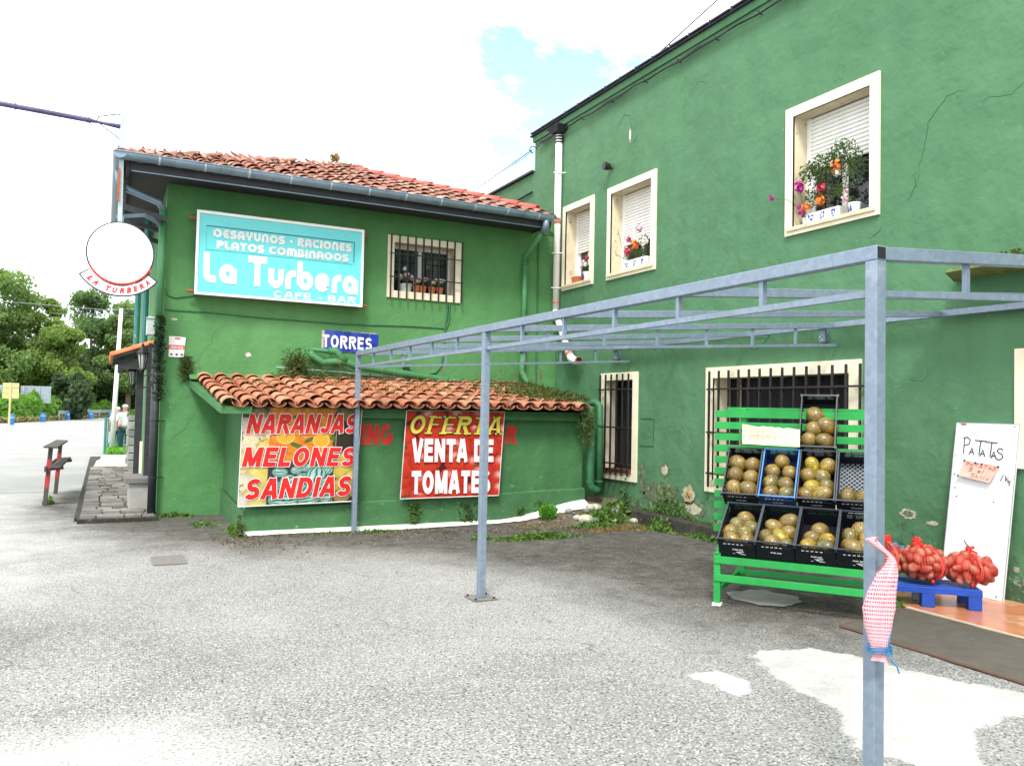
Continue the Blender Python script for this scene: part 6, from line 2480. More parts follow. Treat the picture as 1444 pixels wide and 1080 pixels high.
# ------------------------------------------------------------------ melon stall
ang = radians(36.5)
D_ = Vector((sin(ang), -cos(ang), 0))      # along the stall, towards the camera's right
N_v = Vector((cos(ang), sin(ang), 0))      # into the depth
SA = Vector((4.674, 5.358, 0))
UP = Vector((0, 0, 1))


def sp(t, u, z):
    return SA + D_ * t + N_v * u + UP * z


stand = thing('melon_stall', 'bright green wooden slatted stall holding melon crates by the wall window', 'market stall', sp(0, 0, 0))
LEN = 1.24
for t, u, h in ((0.0, 0.0, .43), (LEN, 0.0, .43), (0.04, .88, 1.66), (LEN - .02, .88, 1.66)):
    mb = MB()
    mb.obox(sp(t + .02, u, h / 2 + .01), D_, N_v, UP, .028, .022, h / 2)
    mb.build('leg', M['stand'], stand, bevel=.003)
mb = MB()
mb.obox(sp(.02, 0, .010), D_, N_v, UP, .036, .036, .010)
mb.build('foot_pad', M['white'], stand)
# front rails, rear rail, side rails
for z in (.385, .235):
    mb = MB()
    mb.obox(sp(LEN / 2 + .02, -.024, z), D_, N_v, UP, LEN / 2 + .02, .012, .030)
    mb.build('rail', M['stand'], stand, bevel=.003)
mb = MB()
mb.obox(sp(LEN / 2, .86, .14), D_, N_v, UP, LEN / 2, .012, .022)
mb.build('rail', M['stand'], stand)
for t in (0.0, LEN):
    mb = MB()
    mb.beam(sp(t + .02, .03, .12), sp(t + .02, .86, .12), .03, .045)
    mb.build('rail', M['stand'], stand)
    mb = MB()
    mb.beam(sp(t + .02, -.02, .42), sp(t + .02, .50, .74), .03, .045)
    mb.beam(sp(t + .02, .50, .74), sp(t + .02, .86, 1.15), .03, .045)
    mb.build('shelf_bearer', M['stand'], stand)
# slats of the back
k = 0
z = 1.615
while z > .50:
    mb = MB()
    mb.obox(sp(.505, .835, z), D_, N_v, UP, .705, .010, .033)
    mb.build('slat', M['stand'], stand, bevel=.002)
    z -= .108
mb = MB()
mb.obox(sp(.55, .93, 1.665), D_, N_v, UP, .65, .03, .016)
mb.build('top_rail', M['stand'], stand)
# shelf slats, lower and upper
for (u0, z0, u1, z1) in ((0.00, .425, .40, .655), (.52, .745, .80, 1.10)):
    for f in (.1, .5, .9):
        mb = MB()
        c = sp(LEN / 2, u0 + (u1 - u0) * f, z0 + (z1 - z0) * f - .035)
        d = (N_v * (u1 - u0) + UP * (z1 - z0)).normalized()
        mb.obox(c, D_, d, D_.cross(d), LEN / 2, .035, .009)
        mb.build('shelf_slat', M['stand'], stand)

# crates -------------------------------------------------
CW, CL, CD = .300, .50, .185


def crate_parts(m, lattice=False):
    """local frame: x across, y up the slope, z out of the opening; origin at lower bottom corner centre"""
    hw = CW / 2
    b = MB()
    t = .006
    # floor
    b.box(-hw, hw, 0, CL, 0, .006)
    if lattice:
        pitch = .042
        for i in range(-12, 30):
            p = []
            for s_ in (1, -1):
                x0_ = -hw
                y0_ = i * pitch if s_ == 1 else i * pitch
                # line y = y0 + s*(x+hw)
                a = Vector((-hw, y0_, .004))
                c = Vector((hw, y0_ + s_ * CW, .004))
                # clip in y
                dd = c - a
                ts = [0.0, 1.0]
                if dd.y != 0:
                    ta, tb = (0 - a.y) / dd.y, (CL - a.y) / dd.y
                    lo, hi = min(ta, tb), max(ta, tb)
                    ts = [max(0, lo), min(1, hi)]
                if ts[1] - ts[0] > .02:
                    a = a + Vector((0, 0, .006))
                    b.beam(a + dd * ts[0] + Vector((0, 0, .0015 * s_)), a + dd * ts[1] + Vector((0, 0, .0015 * s_)), .0055, .004, 1)
    # long sides: lower solid band, slotted band, top band
    for sx in (-1, 1):
        xa, xb_ = (sx * hw, sx * (hw - t)) if sx > 0 else (sx * hw, sx * (hw - t))
        xa, xb_ = min(xa, xb_), max(xa, xb_)
        b.box(xa, xb_, 0, CL, .006, .085)
        b.box(xa, xb_, 0, CL, .150, CD - .012)
        q = 0
        yy = 0
        while yy < CL - .01:
            b.box(xa, xb_, yy, min(yy + .022, CL), .085, .150)
            yy += .046
    # ends
    for ya in (0, CL - t):
        yb_ = ya + t
        b.box(-hw + t, hw - t, ya, yb_, .006, .122)
        b.box(-hw + t, hw - t, ya, yb_, .150, .160)
        # three handle slots near the rim
        b.box(-hw + t, -.095, ya, yb_, .160, CD - .012)
        b.box(-.055, -.045, ya, yb_, .160, CD - .012)
        b.box(.045, .055, ya, yb_, .160, CD - .012)
        b.box(.095, hw - t, ya, yb_, .160, CD - .012)
        xx = -hw + t
        while xx < hw - t - .004:
            b.box(xx, min(xx + .009, hw - t), ya, yb_, .122, .150)
            xx += .0155 if (-.11 < xx < -.05 or -.035 < xx < .035 or .05 < xx < .11) else .009
    r = MB()
    rw = .0065
    r.box(-hw - .003, hw + .003, -.004, rw, CD - .010, CD)
    r.box(-hw - .004, hw + .004, CL - rw, CL + .006, CD - .012, CD)
    r.box(-hw - .004, -hw + rw, rw, CL - rw, CD - .012, CD)
    r.box(hw - rw, hw + .004, rw, CL - rw, CD - .012, CD)
    for sx in (-1, 1):
        for yy in (.0, CL):
            r.box(sx * hw - .014 if sx < 0 else hw - .004, -hw + .004 if sx < 0 else hw + .014, yy - .012, yy + .012, CD - .03, CD - .001)
    pr = MB()
    f = lambda a, c, d: (a, -.0015 - d, c)
    vs, fs = text_verts('PVM 002', .04, 0)
    return b, r


cb1, cr1 = crate_parts(M['crate_black'])
cb2, cr2 = crate_parts(M['crate_black'], True)
MESH = {
    'black': (cb1.mesh('body', [M['crate_black'], M['crate_net']]), cr1.mesh('rim', mat('worn_black_rim', (.030, .036, .052), .4, spec=.5, var=.3, vs=30))),
    'blue': (cb1.mesh('body', [M['crate_blue'], M['crate_net']]), cr1.mesh('rim', mat('blue_rim', (.06, .20, .55), .35))),
    'lattice': (cb2.mesh('body', [M['crate_black'], M['crate_net']]), None),
}
mb = MB()
fit_text(mb, 'PVM 002', (-.035, -.0012, .070), (1, 0, 0), (0, 0, 1), .085, .014, bold=.03)
for q in range(5):
    mb.box(-.105 + .035 * q, -.085 + .035 * q, -.0018, -.0006, .128, .133)
PRN = mb.mesh('print', M['print_white'])
mb = MB()
g = random.Random(2)
for q in range(9):
    a = -.04 + g.uniform(0, .07)
    zz = .030 + .0036 * q
    mb.box(a, a + g.uniform(.015, .045), -.0018, -.0006, zz, zz + .002)
PRN2 = mb.mesh('label_remains', M['print_white'])
mb = MB()
for (a, b, c, d) in ((-.095, -.055, .164, .169), (-.045, .045, .164, .170), (.055, .095, .164, .169)):
    mb.box(a, b, CL - .0085, CL - .0070, c, d)
for q in range(3):
    for j in range(-9, 10):
        if abs(j) in (4, 5):
            continue
        mb.box(j * .0115 - .002, j * .0115 + .002, CL - .0082, CL - .0070, .140 - q * .013, .147 - q * .013)
PRN3 = mb.mesh('slot_daylight', mat('painted_slot_daylight', (.30, .33, .36), .6))  # pale bars painted as daylight showing through the crate end


def frame(t, u, z, tilt):
    yv = (N_v * cos(tilt) + UP * sin(tilt)).normalized()
    zv = (UP * cos(tilt) - N_v * sin(tilt)).normalized()
    xv = yv.cross(zv).normalized()
    p = sp(t, u, z)
    return Matrix(((xv.x, yv.x, zv.x, p.x), (xv.y, yv.y, zv.y, p.y), (xv.z, yv.z, zv.z, p.z), (0, 0, 0, 1)))


def melon_mesh(m, lr):
    mb = MB()
    mb.ball((0, 0, 0), 1, 1, lr, 18, 12)
    # stem scar
    mb.lathe((0, 0, lr * .985), [(.07, 0), (.05, .03), (.03, .05)], 6)
    return mb.mesh('melon', m, True)


MM = [melon_mesh(M['melon'], 1.16), melon_mesh(M['melon'], 1.38), melon_mesh(M['melon_green'], 1.22), melon_mesh(M['melon_yellow'], 1.28)]
tiltA, tiltB, tiltC = radians(31), radians(52), radians(66)


def crate_origin(urim, zrim, tilt):
    """bottom corner from the rim corner"""
    return urim + CD * sin(tilt), zrim - CD * cos(tilt)


MEL = {
    'A1': [(.55, .74, 0), (.35, .58, 2), (.76, .50, 2), (.22, .38, 0), (.62, .34, 2), (.30, .12, 0), (.76, .12, 0)],
    'A2': [(.70, .74, 1), (.36, .58, 1), (.80, .46, 0), (.18, .30, 0), (.56, .32, 3), (.40, .10, 0), (.78, .10, 2)],
    'A3': [(.52, .60, 0), (.34, .38, 0), (.76, .36, 3), (.28, .09, 3), (.72, .10, 2)],
    'A4': [(.52, .70, 0), (.26, .50, 2), (.76, .46, 3), (.28, .26, 0), (.68, .28, 0), (.44, .09, 1), (.82, .10, 0)],
    'B1': [(.26, .76, 0), (.74, .73, 0), (.24, .49, 0), (.73, .46, 0), (.26, .18, 0), (.75, .16, 1)],
    'B2': [(.50, .84, 0), (.24, .62, 0), (.76, .61, 0), (.24, .38, 2), (.68, .35, 0), (.27, .12, 0), (.74, .12, 2)],
    'B3': [(.30, .80, 3), (.76, .78, 0), (.20, .57, 0), (.60, .56, 2), (.36, .33, 3), (.78, .35, 2), (.20, .10, 0), (.64, .10, 1)],
    'B4': [(.28, .13, 0), (.76, .14, 1)],
    'C1': [(.38, .66, 0), (.36, .40, 0), (.76, .46, 1), (.22, .14, 0), (.72, .14, 1)],
}
ORD = ['first', 'second', 'third', 'fourth', 'fifth', 'sixth', 'seventh', 'eighth']
KIND = ['brown netted melon', 'long brown netted melon', 'dark greenish melon', 'yellow streaked melon']
CRATES = [  # key, t centre, rim u, rim z, tilt, mesh, words for the crate, label
    ('A1', .165, -.10, .578, tiltA, 'black', 'the leftmost lower crate', 'black crate of melons in the lower row, at the far left end of the stall'),
    ('A2', .475, -.10, .580, tiltA, 'black', 'the crate below the blue one', 'black crate of melons in the lower row, below the blue crate'),
    ('A3', .785, -.10, .578, tiltA, 'black', 'the third lower crate', 'black crate of melons in the lower row, third from the left with torn label'),
    ('A4', 1.095, -.10, .576, tiltA, 'black', 'the lower crate beside the post', 'black crate of melons in the lower row, next to the steel post'),
    ('B1', .105, .34, .915, tiltB, 'black', 'the crate left of the blue one', 'black crate with six brown melons in the upper row, left of the blue crate'),
    ('B2', .420, .34, .915, tiltB, 'blue', 'the blue crate', 'only blue crate on the stall, filled with brown melons'),
    ('B3', .735, .34, .915, tiltB, 'black', 'the crate right of the blue one', 'black crate with eight mixed melons in the upper row, right of the blue crate'),
    ('B4', 1.050, .34, .915, tiltB, 'lattice', 'the lattice crate', 'nearly empty black lattice crate with two melons at its bottom'),
    ('C1', .715, .63, 1.345, tiltC, 'black', 'the topmost crate', 'topmost black crate standing steeply alone above the others'),
]
for key, t, ur, zr, tilt, mk, words, label in CRATES:
    u0, z0 = crate_origin(ur, zr, tilt)
    # crate placement is loose, a few millimetres and a degree or so off
    Mx = frame(t + .02 + rng.uniform(-.002, .002), u0, z0, tilt) @ Matrix.Rotation(rng.uniform(-.006, .006), 4, 'Z')
    body, rim = MESH[mk]
    rim = rim or MESH['black'][1]
    c = bpy.data.objects.new('crate', None)
    C.objects.link(c)
    c.matrix_world = Mx
    tag(c, label, 'crate', 'plastic crates of melons on the green stall')
    for nm, me in (('body', body), ('rim', rim)):
        o = bpy.data.objects.new(nm, me)
        C.objects.link(o)
        o.parent = c
    for nm, me in (('print', PRN), ('slot_daylight', PRN3)) + ((('label_remains', PRN2),) if key in ('A1', 'A3', 'A4') else ()):
        if nm == 'slot_daylight' and key in ('A1', 'A2', 'A3'):
            continue
        o = bpy.data.objects.new(nm, me)
        C.objects.link(o)
        o.parent = c
    ms = MEL[key]
    srt = sorted(ms, key=lambda m: -m[1])
    for (a, b, kd) in ms:
        r = {0: .074, 1: .074, 2: .069, 3: .070}[kd] * rng.uniform(.90, 1.06)
        p = Mx @ Vector(((a - .5) * (CW - .015), max(b * (CL - .01), r * 1.12 + .004) + .008, .098 if tilt > .6 else .102))
        o = bpy.data.objects.new('melon', MM[kd])
        C.objects.link(o)
        o.location = p
        o.scale = (r, r, r)
        # the scarred end turned towards the buyer, more or less
        dirv = (-N_v + Vector((rng.uniform(-1.1, 1.1), rng.uniform(-1.1, 1.1), rng.uniform(-.6, 1.1)))).normalized()
        if kd == 1:
            dirv = (D_ * rng.choice((-1, 1)) + UP * rng.uniform(.1, .9) - N_v * .5).normalized()
        o.rotation_euler = dirv.to_track_quat('Z', 'Y').to_euler()
        order = [m for m in srt]
        nth = ORD[order.index((a, b, kd))]
        side = 'left' if a < .42 else ('right' if a > .58 else 'middle')
        tag(o, '%s %s from top in %s, %s' % (KIND[kd], nth, words, side), 'melon', 'melons in the crates of the stall')

# cardboard price sign standing on the upper crates
cs_ = thing('cardboard_sign', 'torn pale cardboard price sign with faded red writing on the blue crate', 'sign', sp(.4, .66, 1.33))
o0, o1 = sp(.10, .60, 1.345), sp(.60, .60, 1.335)
e = (o1 - o0).normalized()
nrm = Vector((e.y, -e.x, 0)).normalized()
if nrm.dot(N_v) > 0:
    nrm = -nrm
H = .175
g = random.Random(6)
top = [(o0 + e * ((o1 - o0).length * i / 14) + UP * (H + g.uniform(-.008, .008) - .02 * i / 14)) for i in range(15)]
mb = MB()
fr = [o0, o1] + top[::-1]
mb.add([p + nrm * .006 for p in fr] + [p - nrm * .0 for p in fr], [tuple(range(17)), tuple(range(33, 16, -1))] + [(k, 17 + k, 17 + (k + 1) % 17, (k + 1) % 17) for k in range(17)])
mb.build('sheet', M['cardboard'], cs_)


def fcard(dx, dz):
    return lambda a, b, d: tuple(o0 + e * (dx + a) + UP * (dz + b) + nrm * (.0068 + d))


mb = MB()
hand_text(mb, 'OFERTA', fcard(.06, .105), .25, .034, .005, seed=2)
mb.build('lettering', M['ink_pale'], cs_)
mb = MB()
hand_text(mb, 'MELON', fcard(.06, .062), .24, .030, .005, seed=3)
mb.build('lettering', M['ink_red'], cs_)
mb = MB()
hand_text(mb, 'EL KILO', fcard(.09, .020), .26, .028, .004, seed=4)
mb.build('lettering', M['ink_pale'], cs_)

# ------------------------------------------------------------------ entrance floor, mat
mb = MB()
mb.add([(6.05, 3.2, .004), (7.199, 3.2, .004), (7.199, 5.25, .004), (6.45, 5.25, .004), (6.10, 4.62, .004), (6.05, 3.2, .022), (7.199, 3.2, .022), (7.199, 5.25, .022), (6.45, 5.25, .022), (6.10, 4.62, .022)],
       [(5, 6, 7, 8, 9), (0, 5, 9, 4), (4, 9, 8, 3), (3, 8, 7, 2), (0, 1, 6, 5)])
mb.add([(6.05, -1, .004), (7.199, -1, .004), (7.199, 3.2, .004), (6.05, 3.2, .004), (6.05, -1, .022), (7.199, -1, .022), (7.199, 3.2, .022), (6.05, 3.2, .022)], [(4, 5, 6, 7), (0, 4, 7, 3)])
mb.build('entrance_floor', M['floor_tile'], kind='structure')
mb = MB()
mb.beam((6.05, -1, .0145), (6.05, 3.2, .0145), .022, .021)
mb.beam((6.05, 3.2, .0145), (6.10, 4.60, .0145), .022, .021)
mb.build('floor_edge', M['nosing'], kind='structure')
mb = MB()
g = random.Random(9)
out = [(5.072, 4.40), (6.035, 4.55), (6.032, 3.0), (6.02, 2.2), (5.10, 2.2), (5.04, 2.98), (5.06, 3.7)]
out = wavy(out, .12, .006, 9)
n = len(out)
mb.add([(x, y, .006) for x, y in out] + [(x, y, .020 + .003 * sin(x * 7 + y * 5)) for x, y in out], [tuple(range(2 * n - 1, n - 1, -1)) if False else tuple(range(n, 2 * n))] + [(k, (k + 1) % n, n + (k + 1) % n, n + k) for k in range(n)])
t = mb.build('floor_mat', M['mat_floor'])
mb = MB()
for k in range(n):
    a, b = out[k], out[(k + 1) % n]
    mb.beam((a[0], a[1], .0165 + .003 * sin(a[0] * 7 + a[1] * 5)), (b[0], b[1], .0165 + .003 * sin(b[0] * 7 + b[1] * 5)), .010, .014)
mb.build('welt', M['stem_brown'], t)
tag(t, 'long grey brown mat lying in front of the terracotta entrance floor', 'mat')

# ------------------------------------------------------------------ blue pallet with potato sacks
pd = Vector((.74, -.672, 0)).normalized()
pn = Vector((.672, .74, 0)).normalized()
PB = Vector((6.555, 4.235, .022))
Lp = .82
pal = thing('blue_pallet', 'small blue plastic pallet carrying the red potato sacks', 'pallet', PB - pd * Lp / 2)
mb = MB()
for q in range(5):
    c = PB - pd * Lp / 2 + pn * (.045 + q * .085) + UP * .158
    mb2 = MB()
    mb2.obox(c, pd, pn, UP, Lp / 2, .034, .011)
    mb2.build('board', M['pallet'], pal, bevel=.004)
mb = MB()
mb.obox(PB - pd * Lp / 2 + pn * .012 + UP * .135, pd, pn, UP, Lp / 2 - .002, .008, .018)
mb.build('front_edge', M['pallet'], pal)
for s_ in (.055, Lp / 2 + .0, Lp - .055):
    for q in (.055, .34):
        mb = MB()
        mb.obox(PB - pd * s_ + pn * q + UP * .066, pd, pn, UP, .052, .048, .066)
        mb.build('block', M['pallet'], pal, bevel=.006)

pot_m = []
for v in range(3):
    mb = MB()
    mb.ball((0, 0, 0), 1, .82 + .06 * v, .78 + .05 * v, 12, 8)
    me = mb.mesh('potato', M['potato'], True)
    for vv in me.vertices:
        c = vv.co
        s = 1 + .07 * sin(c.x * 3.1 + v) + .06 * cos(c.y * 4.3 + v * 2)
        vv.co = c * s
    pot_m.append(me)


def sack(cx, cy, cz, rx, ry, rz, words, seed, lean, knot, tail, n=54):
    """red net full of potatoes; rx across the view, ry in depth"""
    g = random.Random(seed)
    t = thing('potato_sack', words[0], 'sack', (cx, cy, cz), 'red net sacks of potatoes on the blue pallet')
    X, Y = pd, pn
    c0 = Vector((cx, cy, cz + rz))

    def env(th, ph, grow=0.0):
        """surface of the sack"""
        k = 1 + .10 * sin(2 * th + seed) + .06 * sin(3 * th + 2 * ph)
        sq = .86 if sin(ph) < 0 else 1.0
        return c0 + X * ((rx + grow) * k * cos(ph) * cos(th)) + Y * ((ry + grow) * k * cos(ph) * sin(th)) + UP * ((rz + grow) * sq * sin(ph)) + X * (lean * (sin(ph) + 1) * .5)
    placed = []
    tries = 0
    while len(placed) < n and tries < 6000:
        tries += 1
        th = g.uniform(0, 2 * pi)
        ph = math.asin(g.uniform(-.92, .98))
        p = env(th, ph, -.036)
        if all((p - q).length > .062 for q in placed):
            placed.append(p)
    for p in placed:
        o = bpy.data.objects.new('potato', pot_m[g.randrange(3)])
        C.objects.link(o)
        o.location = p
        s = g.uniform(.038, .045)
        o.scale = (s * 1.32, s * .98, s * .92)
        o.rotation_euler = (g.uniform(0, 6), g.uniform(0, 6), g.uniform(0, 6))
        tag(o, words[1], 'potato', words[2])
    mb = MB()
    nu, nv = 20, 12
    vs = [env(2 * pi * i / nu, -pi / 2 + pi * (j + .001) / (nv + .002), -.066) for j in range(nv + 1) for i in range(nu)]
    fs = [(j * nu + i, j * nu + (i + 1) % nu, (j + 1) * nu + (i + 1) % nu, (j + 1) * nu + i) for j in range(nv) for i in range(nu)]
    mb.add(vs, fs)
    mb.build('filling', M['net_core'], t, smooth=True, kind='stuff')
    # net skin, drawn in between the potatoes
    nu, nv = 48, 26
    vs = []
    for j in range(nv + 1):
        for i in range(nu):
            th, ph = 2 * pi * i / nu, -pi / 2 + pi * (j + .001) / (nv + .002)
            p = env(th, ph, .004)
            d = min((p - q).length for q in placed)
            ins = (c0 - p).normalized()
            vs.append(p + ins * max(0, min(.022, (d - .038) * .8)))
    fs = [(j * nu + i, j * nu + (i + 1) % nu, (j + 1) * nu + (i + 1) % nu, (j + 1) * nu + i) for j in range(nv) for i in range(nu)]
    uv_tube('net', vs, fs, nu, nv, M['net_red'], t)
    # gathered neck, ribbon down the front, foot knot
    top = env(knot, 1.25, 0)
    mb = MB()
    for q in range(9):
        a = 2 * pi * q / 9
        b = top + X * (.05 * cos(a)) + Y * (.04 * sin(a)) + UP * (-.01)
        m_ = top + UP * (.030 + g.uniform(-.01, .01)) + X * g.uniform(-.008, .008)
        tt = m_ + X * (.035 * cos(a) + lean * .2) + UP * g.uniform(.0, .03)
        mb.tube([b, m_, tt], [.016, .007, .012], 6)
    mb.build('gathered_neck', M['red_ribbon'], t, smooth=True)
    mb = MB()
    # ribbon follows the surface facing the buyer
    pts = [env(-pi / 2 + tail + .1 * sin(f * 4), 1.25 - 2.3 * f, .008) for f in [i / 12 for i in range(13)]]
    for a, b in zip(pts[:-1], pts[1:]):
        w = X * .007
        mb.quad(a - w, b - w, b + w, a + w)
    fk = pts[-1] + UP * (.0) - Y * .012
    mb.ball(fk, .018, .016, .020, 8, 6)
    mb.build('ribbon', M['red_ribbon'], t, smooth=True)
    mb = MB()
    mb.tube([top + UP * .04, top + UP * .07 - X * .03, top + UP * .10 - X * .045], .004, 5)
    mb.build('tie', M['iron'], t)
    return t


sack(6.61, 4.40, .192, .222, .170, .145, ('right red net sack of potatoes, with a dark tie sticking up', 'reddish potato in the sack next to the white board', 'potatoes in the right sack'), 3, .0, 1.2, .15)
sack(6.375, 4.640, .192, .222, .170, .165, ('middle red net sack of potatoes, the tallest of the three', 'reddish potato in the middle net sack', 'potatoes in the middle sack'), 5, -.02, 1.9, .45)
sack(6.17, 4.93, .192, .195, .165, .165, ('left red net sack of potatoes, half hidden by the steel post', 'reddish potato in the sack behind the steel post', 'potatoes in the left sack'), 8, .03, 1.0, .5)
mb = MB()
mb.obox(Vector((6.42, 4.75, .10)), pd, pn, UP, .035, .03, .075)
t = mb.build('grey_tin', M['galv_far'])
tag(t, 'small grey tin standing on the floor behind the blue pallet', 'tin')

# ------------------------------------------------------------------ white PATATAS board leaning on the wall
bd = thing('white_board', 'tall white board with handwritten PATATAS leaning on the green wall', 'board', (7.09, 4.7, 0))
bl, br_, tr_, tl_ = Vector((7.075, 4.985, .024)), Vector((7.075, 4.395, .024)), Vector((7.165, 4.300, 1.579)), Vector((7.165, 4.885, 1.581))
ex = (br_ - bl).normalized()
ez = (tl_ - bl).normalized()
en = ex.cross(ez).normalized()
if en.x > 0:
    en = -en
mb = MB()
q = [bl, br_, tr_, tl_]
mb.add([p + en * .0 for p in q] + [p - en * .022 for p in q], [(0, 1, 2, 3), (7, 6, 5, 4), (0, 4, 5, 1), (1, 5, 6, 2), (2, 6, 7, 3), (3, 7, 4, 0)])
mb.build('sheet', M['white_board'], bd, bevel=.002)
mb = MB()
for a, b in ((bl, tl_), (br_, tr_), (tl_, tr_)):
    mb.beam(a + en * .001, b + en * .001, .006, .004)
mb.build('edge_line', mat('grey_board_edge', (.35, .35, .40), .5), bd)
bw = (br_ - bl).length
bh = (tl_ - bl).length


def fb(u, v, d):
    """u, v in 0..1 on the board"""
    p = bl.lerp(br_, u).lerp(tl_.lerp(tr_, u), v)
    return tuple(p + en * (.0025 + d))


def fbm(u0, v0):
    return lambda a, b, d: fb(u0 + a / bw, v0 + b / bh, d)


mb = MB()
x = .14
for i, ch in enumerate('PATATAS.'):
    wdt = {'P': .13, 'A': .085, 'T': .19, 'S': .12, '.': .03}[ch] * .44
    hgt = {'P': .155, 'A': .085, 'T': .14, 'S': .115, '.': .02}[ch]
    base = .815 - i * .0035
    ww, lines = HAND[ch]
    for ln in lines:
        ribbon(mb, [(a / ww * wdt * 1.35, b * hgt) for a, b in ln], .0095, (lambda u0, v0: (lambda a, b, d: fb(u0 + a / bw, v0 + b / bh, d)))(x, base), .0005 + .0006 * (i % 3))
    x += {'P': .115, 'A': .075, 'T': .125, 'S': .15, '.': .03}[ch] * (1.0 if ch != 'T' else .82)
mb.build('lettering', M['ink_black'], bd)
mb = MB()
hand_text(mb, '/k', fbm(.78, .672), .085, .060, .007)
hand_text(mb, 'g.', fbm(.90, .662), .050, .045, .007)
mb.build('lettering', M['ink_black'], bd)
mb = MB()
g = random.Random(4)
for u, v in ((.04, .80), (.05, .69), (.12, .56), (.72, .55), (.90, .02), (.93, .985), (.08, .61)):
    p = Vector(fb(u, v, 0))
    mb.lathe(p, [(.006, -.001), (.005, .004)], 6, axis=en)
mb.build('screw', M['iron'], bd)
mb = MB()
mb.poly([fb(.08, .985, .0005), fb(.16, .985, .0005), fb(.17, .995, .0005), fb(.07, .995, .0005)])
mb.build('rust_spot', M['rust'], bd)
card = thing('price_card', 'pale pink card pinned on the white board with handwritten price', 'card', fb(.4, .68, 0))
mb = MB()
rowsN = 5
v0s = []
cc = [(.14, .685), (.66, .655), (.76, .755), (.20, .775)]
pts = []
for j in range(rowsN + 1):
    for i in range(7):
        a, b = i / 6, j / rowsN
        u = (cc[0][0] * (1 - a) + cc[1][0] * a) * (1 - b) + (cc[3][0] * (1 - a) + cc[2][0] * a) * b
        v = (cc[0][1] * (1 - a) + cc[1][1] * a) * (1 - b) + (cc[3][1] * (1 - a) + cc[2][1] * a) * b
        pts.append(fb(u, v, .004 + .028 * (1 - b) ** 2))
fs = [(j * 7 + i, j * 7 + i + 1, (j + 1) * 7 + i + 1, (j + 1) * 7 + i) for j in range(rowsN) for i in range(6)]
mb.add(pts, fs)
mb.add([tuple(Vector(p) - en * .003) for p in pts], [f[::-1] for f in fs])
mb.build('sheet', M['card_pink'], card, smooth=True)


def fcd(a0, b0):
    def f(x_, y_, d):
        a, b = a0 + x_ / .33, b0 + y_ / .155
        u = (cc[0][0] * (1 - a) + cc[1][0] * a) * (1 - b) + (cc[3][0] * (1 - a) + cc[2][0] * a) * b
        v = (cc[0][1] * (1 - a) + cc[1][1] * a) * (1 - b) + (cc[3][1] * (1 - a) + cc[2][1] * a) * b
        return fb(u, v, .0055 + .028 * (1 - b) ** 2 + d)
    return f


mb = MB()
hand_text(mb, 'PATATAS', fcd(.08, .72), .29, .036, .007)
mb.build('lettering', M['ink_red'], card)
mb = MB()
hand_text(mb, '5 el', fcd(.22, .42), .15, .034, .0055)
hand_text(mb, '5kilo'.replace('i', 'l'), fcd(.36, .10), .19, .034, .0055)
mb.build('lettering', M['ink_brown'], card)
mb = MB()
for a, b in ((.0, 1.0), (.33, .97), (.52, .96), (.98, .97), (.02, -.02)):
    u = (cc[0][0] * (1 - a) + cc[1][0] * a) * (1 - b) + (cc[3][0] * (1 - a) + cc[2][0] * a) * b
    v = (cc[0][1] * (1 - a) + cc[1][1] * a) * (1 - b) + (cc[3][1] * (1 - a) + cc[2][1] * a) * b
    mb.lathe(Vector(fb(u, v, .006 + .028 * (1 - max(0, b)) ** 2)), [(.009, -.001), (.008, .006), (.003, .008)], 8, axis=en)
mb.build('pin', M['ink_black'], card)


# ------------------------------------------------------------------ flower pots on the sills
def flower(mb, c, r, n=26, seed=1, mi=0):
    g = random.Random(seed)
    c = Vector(c)
    for _ in range(n):
        d = Vector((g.gauss(0, 1), g.gauss(0, 1), g.gauss(0, 1) + .3)).normalized()
        p = c + d * r * g.uniform(.3, .95)
        a = d.orthogonal().normalized()
        a.rotate(Matrix.Rotation(g.uniform(0, 6), 3, d))
        b = d.cross(a)
        s = r * .42
        mb.add([p - a * s, p - b * s * .7 + d * s * .25, p + a * s, p + b * s * .7 + d * s * .25], [(0, 1, 2, 3)], mi)


def pot(mb, c, r0, r1, h, n=14, mi=0):
    mb.lathe(c, [(r0, 0), (r1, h * .85), (r1 * 1.08, h * .86), (r1 * 1.08, h), (r1 * .9, h), (r1 * .85, h * .9)], n, mi)


def plant(name, label, cat, group, c, pots, leaf_blobs, flowers, lm='house_leaf', lsize=.02, stems=()):
    t = thing(name, label, cat, c, group)
    for build in pots:
        build(t)
    for i, (pc, pr, n) in enumerate(leaf_blobs):
        link('foliage', leaves_mesh('foliage', blob_points(pc, pr, n, seed=i + int(pc[1] * 10), shell=.2), lsize, M[lm], .3, seed=i), t)
    for i, (pc, pr, mk) in enumerate(flowers):
        mb = MB()
        flower(mb, pc, pr, 30, i)
        mb.build('flower', M[mk], t)
    for s_ in stems:
        mb = MB()
        mb.tube(s_, .004, 5)
        mb.build('stem', M['stem_brown'], t)
    return t


